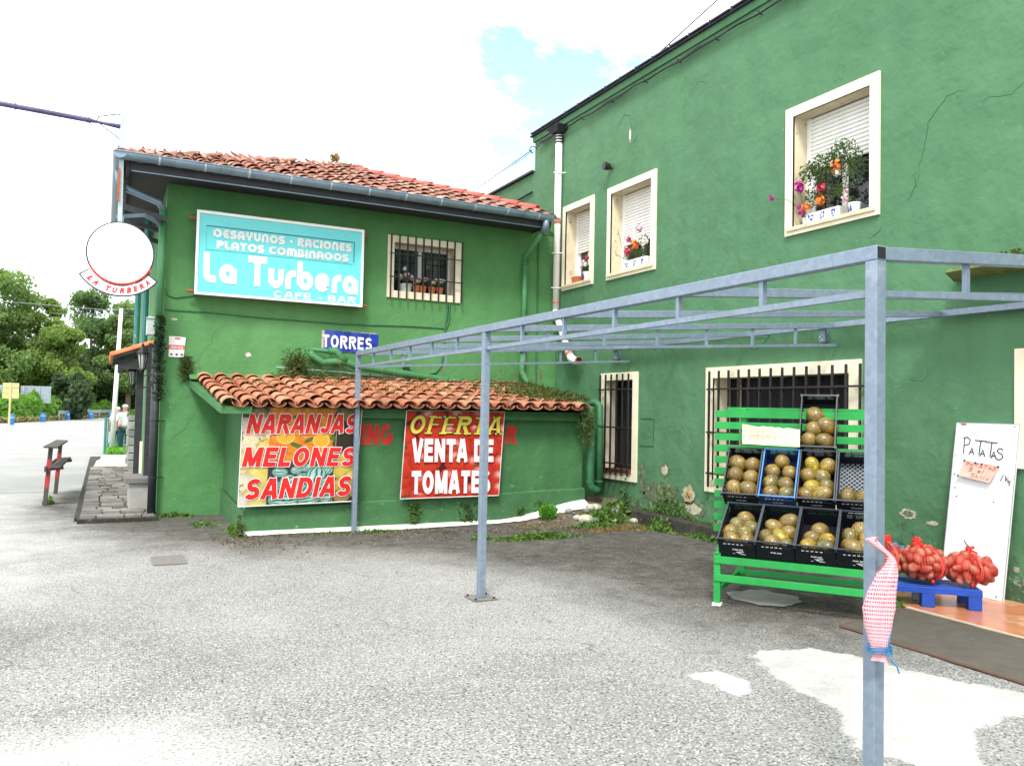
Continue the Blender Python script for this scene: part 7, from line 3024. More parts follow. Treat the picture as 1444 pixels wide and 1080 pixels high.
def box_planter(y0, y1, z, x0=XR + .02, x1=XR + .15, h=.125, motifs=3):
    def f(t):
        mb = MB()
        mb.add([(x0 + .015, y0 + .01, z), (x1 - .01, y0 + .01, z), (x1 - .01, y1 - .01, z), (x0 + .015, y1 - .01, z), (x0, y0, z + h), (x1, y0, z + h), (x1, y1, z + h), (x0, y1, z + h)],
               [(0, 3, 2, 1), (4, 5, 6, 7), (0, 1, 5, 4), (1, 2, 6, 5), (2, 3, 7, 6), (3, 0, 4, 7)])
        p = mb.build('planter', M['pot_white'], t, bevel=.004)
        for i in range(motifs):
            ym = y0 + (y1 - y0) * (i + .5) / motifs
            mb = MB()
            g = random.Random(i)
            for _ in range(14):
                a, b = ym + g.uniform(-.035, .035), z + h * .5 + g.uniform(-.038, .038)
                s = g.uniform(.006, .014)
                xx = x0 + .015 - .015 * (b - z) / h - .002
                mb.quad((xx, a - s, b), (xx, a, b - s * 1.2), (xx, a + s, b), (xx, a, b + s * 1.2))
            mb.build('blue_motif', M['pot_blue'], p)
    return f


def round_pot(c, r0, r1, h, mk, motif=False):
    def f(t):
        mb = MB()
        pot(mb, c, r0, r1, h)
        p = mb.build('pot', M[mk], t, smooth=False)
        if motif:
            mb = MB()
            x = c[0] - r1 * .95
            for q in range(4):
                s = .010 + .006 * q
                zz = c[2] + h * (.75 - .15 * q)
                mb.poly([(x, c[1] - s, zz - .012), (x, c[1] + s, zz - .012), (x, c[1], zz + .012)])
            mb.build('blue_motif', M['pot_blue'], p)
    return f


zs3 = 3.838
plant('flower_planter', 'white planter with blue motifs, orange roses and a bushy shrub on the nearest upper window', 'planter', None, (7.3, 6.6, zs3),
      [box_planter(6.32, 6.80, zs3, motifs=3)],
      [((7.22, 6.50, 4.42), (.12, .36, .20), 800), ((7.22, 6.30, 4.55), (.10, .22, .16), 420), ((7.25, 6.62, 4.15), (.10, .24, .16), 420), ((7.22, 6.12, 4.34), (.10, .16, .24), 320), ((7.22, 6.72, 4.45), (.10, .18, .12), 260), ((7.22, 6.30, 4.12), (.08, .10, .12), 120)],
      [((7.17, 6.32, 4.40), .085, 'petal_orange'), ((7.18, 6.52, 4.20), .070, 'petal_red'), ((7.18, 6.55, 4.07), .065, 'petal_orange'), ((7.18, 6.75, 4.03), .065, 'petal_orange'), ((7.17, 6.30, 4.32), .05, 'petal_white')],
      stems=[[(7.27, 6.5, 3.95), (7.26, 6.45, 4.2), (7.25, 6.4, 4.5)], [(7.27, 6.55, 3.95), (7.26, 6.62, 4.2), (7.25, 6.65, 4.45)]])
plant('orchid', 'magenta orchid with a long stem leaning out of the nearest upper window', 'orchid', None, (7.26, 6.84, zs3),
      [round_pot((7.30, 6.86, zs3), .035, .045, .10, 'pot_white')],
      [((7.24, 6.84, 3.98), (.04, .05, .04), 20)],
      [((7.15, 6.84, 4.30), .070, 'petal_magenta'), ((7.14, 6.80, 4.24), .05, 'petal_magenta'), ((7.10, 7.22, 4.23), .038, 'petal_magenta'), ((7.16, 6.80, 3.98), .045, 'petal_magenta'), ((7.16, 6.83, 4.05), .03, 'petal_magenta')],
      stems=[[(7.22, 6.84, 3.95), (7.15, 6.90, 4.10), (7.12, 7.0, 4.17), (7.11, 7.12, 4.20), (7.10, 7.22, 4.24), (7.10, 7.24, 4.30)], [(7.25, 6.84, 3.95), (7.18, 6.82, 4.15), (7.16, 6.84, 4.28)]])
plant('flower_pot', 'small white pot with a dark motif and pink blossom beside the blue motif planter', 'flower pot', None, (7.27, 6.16, zs3),
      [round_pot((7.27, 6.15, zs3), .05, .065, .12, 'pot_white', True)],
      [((7.25, 6.18, 4.0), (.04, .05, .05), 30)],
      [((7.20, 6.22, 4.02), .055, 'petal_pink'), ((7.20, 6.20, 4.10), .035, 'petal_pink')],
      stems=[[(7.25, 6.2, 3.95), (7.22, 6.24, 4.15), (7.2, 6.2, 4.25)]])
zs2 = 3.838
plant('flower_planter', 'white planter with blue motifs and mixed orange and pink flowers on the middle upper window', 'planter', None, (7.28, 10.3, zs2),
      [box_planter(9.90, 10.52, zs2, motifs=3, h=.15)],
      [((7.27, 10.25, 4.06), (.09, .32, .09), 420), ((7.27, 10.0, 4.10), (.07, .12, .12), 150), ((7.27, 10.05, 4.26), (.05, .12, .07), 120)],
      [((7.17, 10.15, 4.20), .085, 'petal_orange'), ((7.19, 10.05, 4.42), .075, 'petal_pink'), ((7.19, 10.35, 4.12), .07, 'petal_red'), ((7.18, 9.90, 4.20), .08, 'petal_white'), ((7.18, 10.30, 4.30), .05, 'petal_red')],
      stems=[[(7.25, 10.45, 4.0), (7.2, 10.55, 4.3), (7.19, 10.62, 4.52)], [(7.25, 10.4, 4.0), (7.2, 10.48, 4.25), (7.19, 10.42, 4.4)], [(7.25, 10.3, 4.0), (7.2, 10.33, 4.4)]])
plant('flower_pot', 'white pot with pale flowers on the upper window next to the white rain pipe', 'flower pot', None, (7.27, 11.65, 3.84),
      [round_pot((7.27, 11.62, 3.838), .065, .085, .15, 'pot_white', True), round_pot((7.27, 11.47, 3.838), .05, .065, .15, 'pot_white')],
      [((7.26, 11.62, 4.06), (.07, .17, .07), 240)],
      [((7.18, 11.62, 4.14), .06, 'petal_pink'), ((7.18, 11.70, 4.10), .05, 'petal_white'), ((7.18, 11.50, 4.22), .045, 'petal_red'), ((7.18, 11.56, 4.10), .05, 'petal_white')])
t = thing('terracotta_pot', 'short square terracotta pot on the sill beside the white rain pipe window', 'flower pot', (7.25, 11.92, 3.84))
mb = MB()
mb.add([(7.20, 11.86, 3.838), (7.30, 11.86, 3.838), (7.30, 12.02, 3.838), (7.20, 12.02, 3.838), (7.19, 11.84, 3.95), (7.31, 11.84, 3.95), (7.31, 12.04, 3.95), (7.19, 12.04, 3.95)],
       [(0, 3, 2, 1), (4, 5, 6, 7), (0, 1, 5, 4), (1, 2, 6, 5), (2, 3, 7, 6), (3, 0, 4, 7)])
mb.build('pot', M['terracotta'], t)

# window of the bar: four terracotta pots and a grey one
zb = 3.522
for i, (x, fl_) in enumerate(((4.55, 'petal_pink'), (4.67, 'petal_pink'), (4.83, 'petal_white'), (4.97, 'petal_white'))):
    t = plant('flower_pot', ['terracotta pot with a deep pink flower, first of the row behind the bars', 'terracotta pot with a pink flower, second of the row behind the bars', 'terracotta pot with a big cream flower, third of the row behind the bars', 'terracotta pot with white flowers, last of the row behind the bars'][i],
              'flower pot', 'terracotta pots in the barred bar window', (x, 12.62, zb),
              [round_pot((x, 12.62, zb), .045, .062, .12, 'terracotta')],
              [((x, 12.62, zb + .16), (.07, .05, .05), 60)],
              [((x, 12.58, zb + .20 + .03 * (i % 2)), .05, fl_), ((x + .06, 12.60, zb + .24), .035, fl_)], lsize=.03)
plant('flower_pot', 'grey pot overflowing with pale pink blossom at the left of the barred window', 'flower pot', None, (4.35, 12.62, zb),
      [round_pot((4.37, 12.62, zb), .09, .10, .13, 'grey_box')],
      [((4.37, 12.62, zb + .18), (.13, .06, .09), 200)],
      [((4.26, 12.58, zb + .24), .055, 'petal_white'), ((4.37, 12.58, zb + .28), .06, 'petal_pink'), ((4.46, 12.58, zb + .24), .055, 'petal_pink'), ((4.34, 12.58, zb + .38), .045, 'petal_white'), ((4.52, 12.58, zb + .17), .045, 'petal_pink')], lsize=.03)

# ------------------------------------------------------------------ high wooden bench by the road
t = thing('wooden_bench', 'narrow dark wooden bench with red banded posts beside the road', 'bench', (-.74, 15.3, 0))
for y, xb0, xt0 in ((14.33, -.765, -.712), (16.10, -.705, -.655)):
    mb = MB()
    mb.beam((xb0, y, -.02), (xt0, y, .90), .062, .050, up=(0, 1, 0))
    p = mb.build('post', M['wood_old'], t, bevel=.004)
    fx = lambda z: xb0 + (xt0 - xb0) * (z + .02) / .92
    for z0, z1 in ((.27, .47), (.52, .70)):
        mb = MB()
        mb.beam((fx(z0), y, z0), (fx(z1), y, z1), .066, .054, up=(0, 1, 0))
        mb.build('red_band', M['paint_red'], p)
    mb = MB()
    mb.beam((fx(.56) - .04, y + .04, .555), (fx(.56) + .20, y + .04, .575), .035, .05)
    mb.build('bracket', M['wood_old'], t)
mb = MB()
mb.add([(-.73, 14.15, .575), (-.56, 14.15, .585), (-.50, 16.5, .585), (-.66, 16.5, .575), (-.73, 14.15, .605), (-.56, 14.15, .615), (-.50, 16.5, .615), (-.66, 16.5, .605)],
       [(0, 3, 2, 1), (4, 5, 6, 7), (0, 1, 5, 4), (1, 2, 6, 5), (2, 3, 7, 6), (3, 0, 4, 7)])
mb.build('seat', M['wood_old'], t, bevel=.005)
mb = MB()
mb.add([(-.80, 14.10, .895), (-.61, 14.10, .885), (-.56, 16.5, .885), (-.74, 16.5, .895), (-.80, 14.10, .922), (-.61, 14.10, .912), (-.56, 16.5, .912), (-.74, 16.5, .922)],
       [(0, 3, 2, 1), (4, 5, 6, 7), (0, 1, 5, 4), (1, 2, 6, 5), (2, 3, 7, 6), (3, 0, 4, 7)])
mb.build('top_plank', M['wood_old'], t, bevel=.005)
mb = MB()
mb.add([(-.785, 14.22, .52), (-.755, 14.22, .52), (-.705, 16.4, .52), (-.735, 16.4, .52), (-.785, 14.22, .60), (-.755, 14.22, .60), (-.705, 16.4, .60), (-.735, 16.4, .60)],
       [(0, 3, 2, 1), (4, 5, 6, 7), (0, 1, 5, 4), (1, 2, 6, 5), (2, 3, 7, 6), (3, 0, 4, 7)])
mb.build('back_rail', M['wood_old'], t)

# pale lamp post, fence, stone pier, grass
t = thing('lamp_post', 'tall thin white post standing beside the green fence', 'street lamp', (.27, 28, 0))
mb = MB()
mb.tube([(.25, 28, 0), (.37, 28, 4.55)], [.080, .055], 10)
mb.build('post', M['white'], t, smooth=True)
mb = MB()
mb.tube([(.25, 28, 0), (.25, 28, .10)], .11, 10)
mb.build('base', M['white'], t)

fe = thing('railing', 'green metal railing with vertical bars along the pavement', 'fence', (.1, 27.2, 0))
fp = [Vector((.06, 27.8, 0)), Vector((.42, 31.0, 0)), Vector((1.05, 37.4, 0)), Vector((1.9, 46, 0))]
mbp = MB()
mbp.tube([(0, 0, 0), (0, 0, 1.05)], .022, 6)
bm_ = mbp.mesh('baluster', M['fence_green'])
pm_ = MB()
pm_.tube([(0, 0, 0), (0, 0, 1.15)], .04, 8)
pm_ = pm_.mesh('post', M['fence_green'])
for a, b in zip(fp[:-1], fp[1:]):
    L = (b - a).length
    k = max(2, int(L / .62))
    for i in range(k):
        p = a.lerp(b, i / k)
        o = link('post' if i % 5 == 0 else 'baluster', pm_ if i % 5 == 0 else bm_, fe)
        o.location = p + Vector((0, 0, .02))
    for z in (.15, 1.07):
        mb = MB()
        mb.beam(a + Vector((0, 0, z)), b + Vector((0, 0, z)), .045, .035)
        mb.build('rail', M['fence_green'], fe)

pier = thing('stone_wall', 'rough grey stone pier with a little greenery on top behind the porch', 'wall', (.66, 22, 0))
g = random.Random(12)
z = .05
while z < 1.18:
    h = g.uniform(.14, .22)
    for j in range(4):
        mb = MB()
        y = 21.6 + j * .42
        w0 = .545 + g.uniform(-.02, .02)
        mb.box(w0, .80, y, y + .40, z, z + h - .02)
        mb.build('stone', M['stone_block'], pier, bevel=.012)
    z += h
mb = MB()
mb.box(.575, .79, 21.62, 23.2, .05, 1.18)
mb.build('mortar', M['kerb'], pier)
t = link('ivy_tuft', leaves_mesh('ivy_tuft', blob_points((.68, 22.2, 1.30), (.16, .6, .14), 500, 3, .2), .06, M['weed'], .4))
tag(t, 'tuft of green leaves growing on top of the grey stone pier', 'plant')
pts = np.column_stack([nrg.uniform(.08, .62, 2600), nrg.uniform(26.5, 31.5, 2600), nrg.uniform(0.0, .20, 2600)])
pts[:, 0] = np.where(pts[:, 0] < .1 + (pts[:, 1] - 26.5) * .02, .3, pts[:, 0])
link('verge_grass', leaves_mesh('verge_grass', pts, .06, M['weed_bright'], 1.4, 2.4), kind='stuff')


# ------------------------------------------------------------------ two people walking away
def skin_fig(name, joints, edges, m, parent, sub=2):
    me = bpy.data.meshes.new(name + '_frame')
    names = list(joints)
    me.from_pydata([joints[k][0] for k in names], [(names.index(a), names.index(b)) for a, b in edges], [])
    o = bpy.data.objects.new(name, me)
    C.objects.link(o)
    sk = o.modifiers.new('skin', 'SKIN')
    me.skin_vertices.new() if not me.skin_vertices else None
    for i, k in enumerate(names):
        r = joints[k][1]
        r = r if isinstance(r, tuple) else (r, r)
        me.skin_vertices[0].data[i].radius = r
        me.skin_vertices[0].data[i].use_root = (i == 0)
    ss = o.modifiers.new('subd', 'SUBSURF')
    ss.levels = sub
    ss.render_levels = sub
    dg = bpy.context.evaluated_depsgraph_get()
    out = bpy.data.meshes.new_from_object(o.evaluated_get(dg))
    bpy.data.objects.remove(o)
    out.name = name
    out.materials.clear()
    out.materials.append(m)
    out.polygons.foreach_set('use_smooth', [True] * len(out.polygons))
    return link(name, out, parent)


def person(x, y, hgt, label, shirt, step, bag):
    t = thing('person', label, 'person', (x, y, 0), 'people walking away on the pavement')
    k = hgt / 1.7

    def P(a, b, c):
        return (x + a * k, y + b * k, c * k)
    s = step
    J = {'pelvis': (P(0, 0, .92), .125 * k), 'waist': (P(0, .01, 1.08), .125 * k), 'chest': (P(0, .02, 1.28), .15 * k), 'neck': (P(0, .03, 1.45), .055 * k), 'head0': (P(0, .04, 1.54), .075 * k), 'head1': (P(0, .05, 1.63), .085 * k),
         'shL': (P(-.17, .02, 1.38), .06 * k), 'elL': (P(-.24, -.01, 1.12), .043 * k), 'wrL': (P(-.25, .06, .88), .030 * k), 'haL': (P(-.25, .08, .79), .035 * k),
         'shR': (P(.17, .02, 1.38), .06 * k), 'elR': (P(.25, -.03, 1.12), .043 * k), 'wrR': (P(.25, -.02, .87), .030 * k), 'haR': (P(.25, -.01, .78), .035 * k),
         'hiL': (P(-.09, 0, .86), .09 * k), 'knL': (P(-.095, .08 * s, .48), .060 * k), 'anL': (P(-.10, -.02 + .10 * s, .09), .042 * k), 'toL': (P(-.105, .12 + .10 * s, .035), .036 * k),
         'hiR': (P(.09, 0, .86), .09 * k), 'knR': (P(.095, -.02 * s, .48), .060 * k), 'anR': (P(.10, -.16 * s, .10), .042 * k), 'toR': (P(.105, -.06 * s, .035), .036 * k)}
    E_ = [('pelvis', 'waist'), ('waist', 'chest'), ('chest', 'neck'), ('neck', 'head0'), ('head0', 'head1'), ('chest', 'shL'), ('shL', 'elL'), ('elL', 'wrL'), ('wrL', 'haL'), ('chest', 'shR'), ('shR', 'elR'), ('elR', 'wrR'), ('wrR', 'haR'),
          ('pelvis', 'hiL'), ('hiL', 'knL'), ('knL', 'anL'), ('anL', 'toL'), ('pelvis', 'hiR'), ('hiR', 'knR'), ('knR', 'anR'), ('anR', 'toR')]
    skin_fig('body', J, E_, M['skin'], t)

    def grow(keys, f):
        return {q: (J[q][0], J[q][1] * f) for q in keys}
    sj = grow(['pelvis', 'waist', 'chest', 'shL', 'shR', 'elL', 'elR'], 1.18)
    sj['pelvis'] = (P(0, 0, .90), .150 * k)
    sj['nk'] = (P(0, .03, 1.43), .075 * k)
    skin_fig('shirt', sj, [('pelvis', 'waist'), ('waist', 'chest'), ('chest', 'nk'), ('chest', 'shL'), ('shL', 'elL'), ('chest', 'shR'), ('shR', 'elR')], shirt, t)
    tj = grow(['pelvis', 'hiL', 'knL', 'anL', 'hiR', 'knR', 'anR'], 1.25)
    tj['pelvis'] = (P(0, 0, .93), .125 * k)
    skin_fig('trousers', tj, [('pelvis', 'hiL'), ('hiL', 'knL'), ('knL', 'anL'), ('pelvis', 'hiR'), ('hiR', 'knR'), ('knR', 'anR')], M['trousers'], t)
    mb = MB()
    mb.ball(P(0, .05, 1.645), .098 * k, .105 * k, .075 * k, 12, 8)
    mb.lathe(P(0, .10, 1.635), [(.10 * k, 0), (.10 * k, .012)], 12)
    mb.build('cap', M['cap'], t, smooth=True)
    mb = MB()
    for a in (-1, 1):
        q = P(.105 * a, 0 + (.10 * s if a < 0 else -.12 * s), .03)
        mb.ball((q[0], q[1] + .05, q[2] + .015), .05 * k, .13 * k, .045 * k, 8, 6)
    mb.build('shoe', M['bag'], t, smooth=True)
    if bag:
        b = thing('carried_bag', 'long black bag hanging from the hand of the taller walking person', 'bag', P(.30, -.02, .4))
        mb = MB()
        mb.obox(P(.30, -.02, .50), (1, 0, 0), (0, 1, 0), (0, 0, 1), .075, .14, .25)
        mb.build('pouch', M['bag'], b, bevel=.03)
        mb = MB()
        mb.tube([P(.30, -.10, .74), P(.27, -.06, .82), P(.26, .02, .82), P(.30, .07, .74)], .008, 5)
        mb.build('handle', M['bag'], b)


person(.38, 28.7, 1.46, 'shorter person in a pale pink shirt and cap walking away behind the railing', M['shirt_pink'], .8, False)
person(.60, 28.4, 1.54, 'taller person in a white shirt and cap walking away with a long black bag', M['shirt'], -.7, True)

# ------------------------------------------------------------------ across the road
for i, (x, y) in enumerate(((-5.45, 62.5), (-4.18, 71.5), (-2.83, 80.5), (-1.10, 87.0), (.65, 93.0))):
    t = thing('bollard', 'short blue bollard at the far road edge, %s' % ['leftmost, below the yellow sign', 'second from the left, below the grey panels', 'in the middle where the guard rail begins', 'left of the white post', 'closest to the white post and the fence'][i], 'bollard', (x, y, 0), 'blue bollards along the far road edge')
    mb = MB()
    mb.lathe((x, y, 0), [(.17, 0), (.17, .62), (.14, .69), (.06, .71)], 12)
    mb.build('body', M['bollard'], t)
    mb = MB()
    mb.lathe((x, y, 0), [(.174, .44), (.174, .54)], 12)
    mb.build('band', mat('pale_blue_band', (.2, .4, .65), .5), t)
gr = thing('guard_rail', 'grey metal guard rail behind the blue bollards', 'guard rail', (0, 93, 0))
mb = MB()
for z in (.62, .78):
    mb.beam((-3.4, 78.3, z), (3.6, 110, z), .06, .12)
mb.build('rail', M['galv_far'], gr)
for i in range(8):
    mb = MB()
    x, y = -3.4 + i * 1.0, 78.3 + i * 4.53
    mb.box(x - .06, x + .06, y + .05, y + .15, 0, .75)
    mb.build('post', M['galv_far'], gr)


def panel_sign(px0, px1, y, z0, z1, legs, label, yellow=False):
    t = thing('road_sign', label, 'road sign', ((px0 + px1) / 2, y, 0))
    m_ = M['yellow_far'] if yellow else M['galv_far']
    n = 3 if yellow else 8
    for i in range(n):
        mb = MB()
        h = (z1 - z0) / n
        mb.box(px0, px1, y, y + .04, z0 + i * h + .02, z0 + (i + 1) * h - .005)
        mb.build('panel_strip', m_, t)
    for x in legs:
        mb = MB()
        mb.box(x - .05, x + .05, y - .08, y - .005, 0, z1)
        mb.build('post', m_, t)


panel_sign(-5.85, -4.95, 60.8, 1.72, 2.74, (-5.42,), 'yellow back of a road sign on one post at the left', True)
panel_sign(-6.07, -3.94, 76.0, 1.44, 2.82, (-5.85, -4.75), 'grey slatted back of a wide road sign right of the yellow one')
panel_sign(-8.2, -6.85, 73.0, 1.55, 2.78, (-7.8, -7.1), 'grey slatted back of a road sign cut by the left picture edge')

# fern bank
n = 26000
ux = nrg.uniform(-16, 5.5, n)
dy = nrg.uniform(0, 14, n)
yb_ = 67.5 + np.clip(ux + 6, 0, 12) * 4.6
hh = (2.2 - .085 * np.clip(ux + 6, 0, 12)) * (.55 + .45 * np.sin(np.clip(dy / 5, 0, 1) * pi / 2)) * np.clip(dy / 1.5 + .25, 0, 1)
zz = nrg.uniform(0, 1, n) ** .6 * hh * (1 + .10 * np.sin(ux * 2.3) + .08 * np.sin(ux * 5.1 + 2))
link('ferns', leaves_mesh('ferns', np.column_stack([ux, yb_ + dy, zz]), .26, M['fern'], .6, 2.0, 5), kind='stuff')
n = 9000
ux = nrg.uniform(-16, 5.5, n)
yb_ = 66.8 + np.clip(ux + 6, 0, 12) * 4.6
link('verge_grass', leaves_mesh('verge_grass', np.column_stack([ux, yb_ + nrg.uniform(-.4, 1.4, n), nrg.uniform(0, .35, n)]), .16, mat('dry_verge', (.22, .21, .08), .9, var=.4, vs=2), .9, 2.0, 6), kind='stuff')


def tree(x, y, h, r, label, m_, seed, base=.22, n=20000, leaf=.21):
    t = thing('tree', label, 'tree', (x, y, 0), 'trees beyond the road')
    g = random.Random(seed)
    mb = MB()
    mb.tube([(x, y, -.1), (x + .1, y, h * .35), (x - .1, y, h * .6), (x, y, h * .85)], [.32, .24, .15, .05], 8)
    for _ in range(7):
        a = g.uniform(0, 2 * pi)
        z0 = g.uniform(.3, .65) * h
        q = r * g.uniform(.5, .85)
        mb.tube([(x, y, z0), (x + q * .5 * cos(a), y + q * .5 * sin(a), z0 + h * .10), (x + q * cos(a), y + q * sin(a), z0 + h * .2)], [.12, .08, .03], 6)
    mb.build('trunk', M['bark'], t)
    P_ = []
    # crown as many leaf clumps with gaps between
    for k in range(46):
        f = g.uniform(base, .97)
        prof_ = sin(pi * min(1, (f - base + .12) / (1.12 - base))) ** .6
        a = g.uniform(0, 2 * pi)
        q = r * prof_ * g.uniform(.25, 1.0)
        c = (x + q * cos(a), y + q * sin(a), f * h)
        s = r * g.uniform(.20, .36)
        P_.append(blob_points(c, (s, s, s * .72), n // 46, seed * 100 + k, .25))
    link('crown', leaves_mesh('crown', np.concatenate(P_), leaf, m_, .35, 1.5, seed), t)


tree(-10.2, 93, 15.6, 5.2, 'tall tree at the left picture edge', M['leaf_tree'], 1)
tree(-6.4, 97, 12.2, 3.9, 'lighter yellow green tree between the two tall dark ones', M['leaf_tree3'], 2)
tree(-3.9, 92, 8.8, 3.6, 'rounded light green tree standing forward above the grey sign panels', M['leaf_tree3'], 3)
tree(-1.5, 104, 14.4, 4.6, 'tallest tree in the middle behind the white post', M['leaf_tree2'], 4)
tree(2.3, 100, 12.8, 3.8, 'tree behind the porch roof with a ragged top', M['leaf_tree'], 5)
tree(5.8, 106, 12.0, 4.0, 'tree mostly hidden behind the bar wall', M['leaf_tree2'], 6)
tree(-14.5, 100, 15.0, 5.0, 'tree just beyond the left picture edge', M['leaf_tree2'], 7)
t = thing('bush', 'dark rounded bush in front of the trees behind the sign panels', 'bush', (-3.0, 82, 0))
mb = MB()
mb.tube([(-3.0, 82, 0), (-2.9, 82, 2)], [.15, .06], 6)
mb.build('trunk', M['bark'], t)
link('crown', leaves_mesh('crown', blob_points((-2.9, 82, 2.3), (2.1, 2.0, 2.4), 4200, 8, .5, 22), .24, M['leaf_bush'], .3, 1.8, 8), t)
n = 30000
link('far_woods', leaves_mesh('far_woods', np.column_stack([nrg.uniform(-24, 14, n), nrg.uniform(106, 114, n), nrg.uniform(0, 1, n) ** .9 * (7.0 + 1.6 * np.sin(np.linspace(0, 60, n)))]), .55, M['leaf_tree2'], .3, 1.5, 9), kind='stuff')

# far wires
mb = MB()
mb.tube([(-6, 30, 4.80), (-2.67, 30, 4.73), (0.06, 30, 4.68), (1.1, 30, 4.82)], .007, 4)
t = mb.build('far_wire', M['galv_far'])
tag(t, 'thin wire crossing the sky left of the bar above the trees', 'wire')
mb = MB()
mb.tube([(-1.6, 30.5, 4.50), (1.15, 30.5, 4.60)], .005, 4)
t = mb.build('far_wire', M['galv_far'])
tag(t, 'fainter lower wire ending at the bar wall above the white post', 'wire')

# ------------------------------------------------------------------ plants on the annex roof, walls and ground


M['litter'] = leafmat('dry_litter', (0.10, 0.065, 0.03), (0.17, 0.14, 0.08), (0.30, 0.28, 0.20), 14, .1)


def stuff(name, pts, size, m_, up=.5, asp=1.6, seed=1):
    return link(name, leaves_mesh(name, pts, size, m_, up, asp, seed), kind='stuff')


def plant_thing(name, label, cat, pts, size, m_, up=.5, asp=1.6, seed=1):
    return tag(link(name, leaves_mesh(name, pts, size, m_, up, asp, seed)), label, cat)


n = 900
pts = np.concatenate([np.column_stack([nrg.normal(2.60, .085, n), np.full(n, 12.42) + nrg.normal(0, .05, n), nrg.normal(2.24, .095, n)]),
                      np.column_stack([nrg.normal(2.78, .20, n // 2), np.full(n // 2, 12.40) + nrg.normal(0, .05, n // 2), nrg.normal(2.06, .05, n // 2)])])
plant_thing('wall_plant', 'round olive tuft of climber on the wall left of the green waste pipe', 'plant', pts, .028, M['ivy'], .2, 1.5, 2)
n = 380
zz = nrg.uniform(0, 1, n)
pts = np.column_stack([1.03 + nrg.normal(0, .045, n) + (1 - zz) * .02, np.full(n, 12.51) + nrg.normal(0, .015, n), 1.93 + zz * .36])
plant_thing('wall_plant', 'dry hanging tuft right below the alarm plaque', 'plant', pts, .026, M['ivy'], -.2, 1.6, 3)
# growth on the annex roof, thick at the right end
n = 2600
x = 6.55 - np.abs(nrg.normal(0, .55, n))
y = nrg.uniform(10.3, 12.45, n)
pts = np.column_stack([x, y, 1.74 + (y - 10) * .13 + np.abs(nrg.normal(0, .03, n))])
stuff('roof_growth', pts, .030, M['ivy'], .8, 2.0, 4)
n = 1500
x = nrg.uniform(1.4, 6.4, n)
y = nrg.uniform(10.3, 12.4, n)
keep = (np.sin(x * 2.1) + np.sin(x * 5.3 + y * 2) + np.sin(y * 4)) > .2
pts = np.column_stack([x, y, 1.735 + (y - 10) * .13 + nrg.uniform(0, .03, n)])[keep]
stuff('roof_growth', pts, .022, M['dry'], .7, 2.2, 5)
pts = np.column_stack([nrg.uniform(2.2, 6.7, 900), nrg.normal(12.36, .05, 900), 2.03 + np.abs(nrg.normal(0, .035, 900))])
stuff('roof_growth', pts, .026, M['ivy'], .9, 2.0, 6)
# dry stalks
mb = MB()
g = random.Random(15)
for x in (3.05, 3.9, 4.05, 4.42, 4.5, 4.78, 5.3, 5.55, 6.15, 6.3, 6.55, 6.62, 6.7, 2.35, 6.0, 6.45, 5.9, 6.75):
    h = g.uniform(.12, .38)
    y = g.uniform(11.6, 12.3)
    z0 = 1.74 + (y - 10) * .13
    pts = [Vector((x, y, z0)), Vector((x + g.uniform(-.03, .03), y, z0 + h * .6)), Vector((x + g.uniform(-.07, .07), y, z0 + h))]
    mb.tube(pts, [.004, .003, .002], 4)
    for _ in range(7):
        p = pts[1].lerp(pts[2], g.random())
        mb.tube([p, p + Vector((g.uniform(-.05, .05), g.uniform(-.02, .02), g.uniform(.0, .05)))], [.003, .004], 3)
mb.build('dry_stalks', M['dry'], kind='stuff')
# hanging strands at the right corner
n = 520
zz = nrg.uniform(0, 1, n) ** 1.3
pts = np.column_stack([6.42 + nrg.normal(0, .10, n) * (1 - .7 * zz), 10.20 + nrg.normal(0, .04, n), 1.66 - zz * .55])
plant_thing('hanging_plant', 'thin strands of climber hanging over the right end of the annex eave', 'plant', pts, .024, M['ivy'], -.5, 1.8, 7)

# earth heap in the corner, with weeds
k = 30
mb = MB()
for j in range(k):
    for i in range(k):
        x = 4.7 + (7.19 - 4.7) * i / (k - 1)
        y = 9.45 + (11.0 - 9.45) * j / (k - 1)
        fx = max(0, min(1, (x - 5.0) / 1.6))
        fy = max(0, min(1, (y - 9.55) / .95))
        z = .26 * (fx * fx * (3 - 2 * fx)) * (fy * fy * (3 - 2 * fy)) + .02 * sin(x * 9 + y * 3) * fx * fy - .004
        mb.v.append((x, y, z if i > 0 else -.01))
for j in range(k - 1):
    for i in range(k - 1):
        a = j * k + i
        mb.f.append((a, a + 1, a + k + 1, a + k))
        mb.mi.append(0)
mb.build('soil', M['soil'], kind='structure', smooth=True)


def gh(x, y):
    fx = np.clip((x - 5.0) / 1.6, 0, 1)
    fy = np.clip((y - 9.55) / .95, 0, 1)
    return .26 * (fx * fx * (3 - 2 * fx)) * (fy * fy * (3 - 2 * fy))


# pale splash of lime wash along the foot of the annex
mb = MB()
g = random.Random(21)
kx = 110
row = []
for i in range(kx + 1):
    x = 1.56 + (6.50 - 1.56) * i / kx
    w = .10 + .05 * sin(x * 2.2) + g.uniform(-.018, .018) + (.05 if x > 5.3 else 0)
    row.append((x, w))
for (xa, wa), (xb, wb) in zip(row[:-1], row[1:]):
    za, zb2 = float(gh(xa, 10.38)), float(gh(xb, 10.38))
    za1, zb1 = float(gh(xa, 10.36 - wa)), float(gh(xb, 10.36 - wb))
    mb.quad((xa, 10.36 - wa, za1 + .010), (xb, 10.36 - wb, zb1 + .010), (xb, 10.373, zb2 + .05), (xa, 10.373, za + .05))
mb.build('lime_edge', M['lime'], kind='structure')
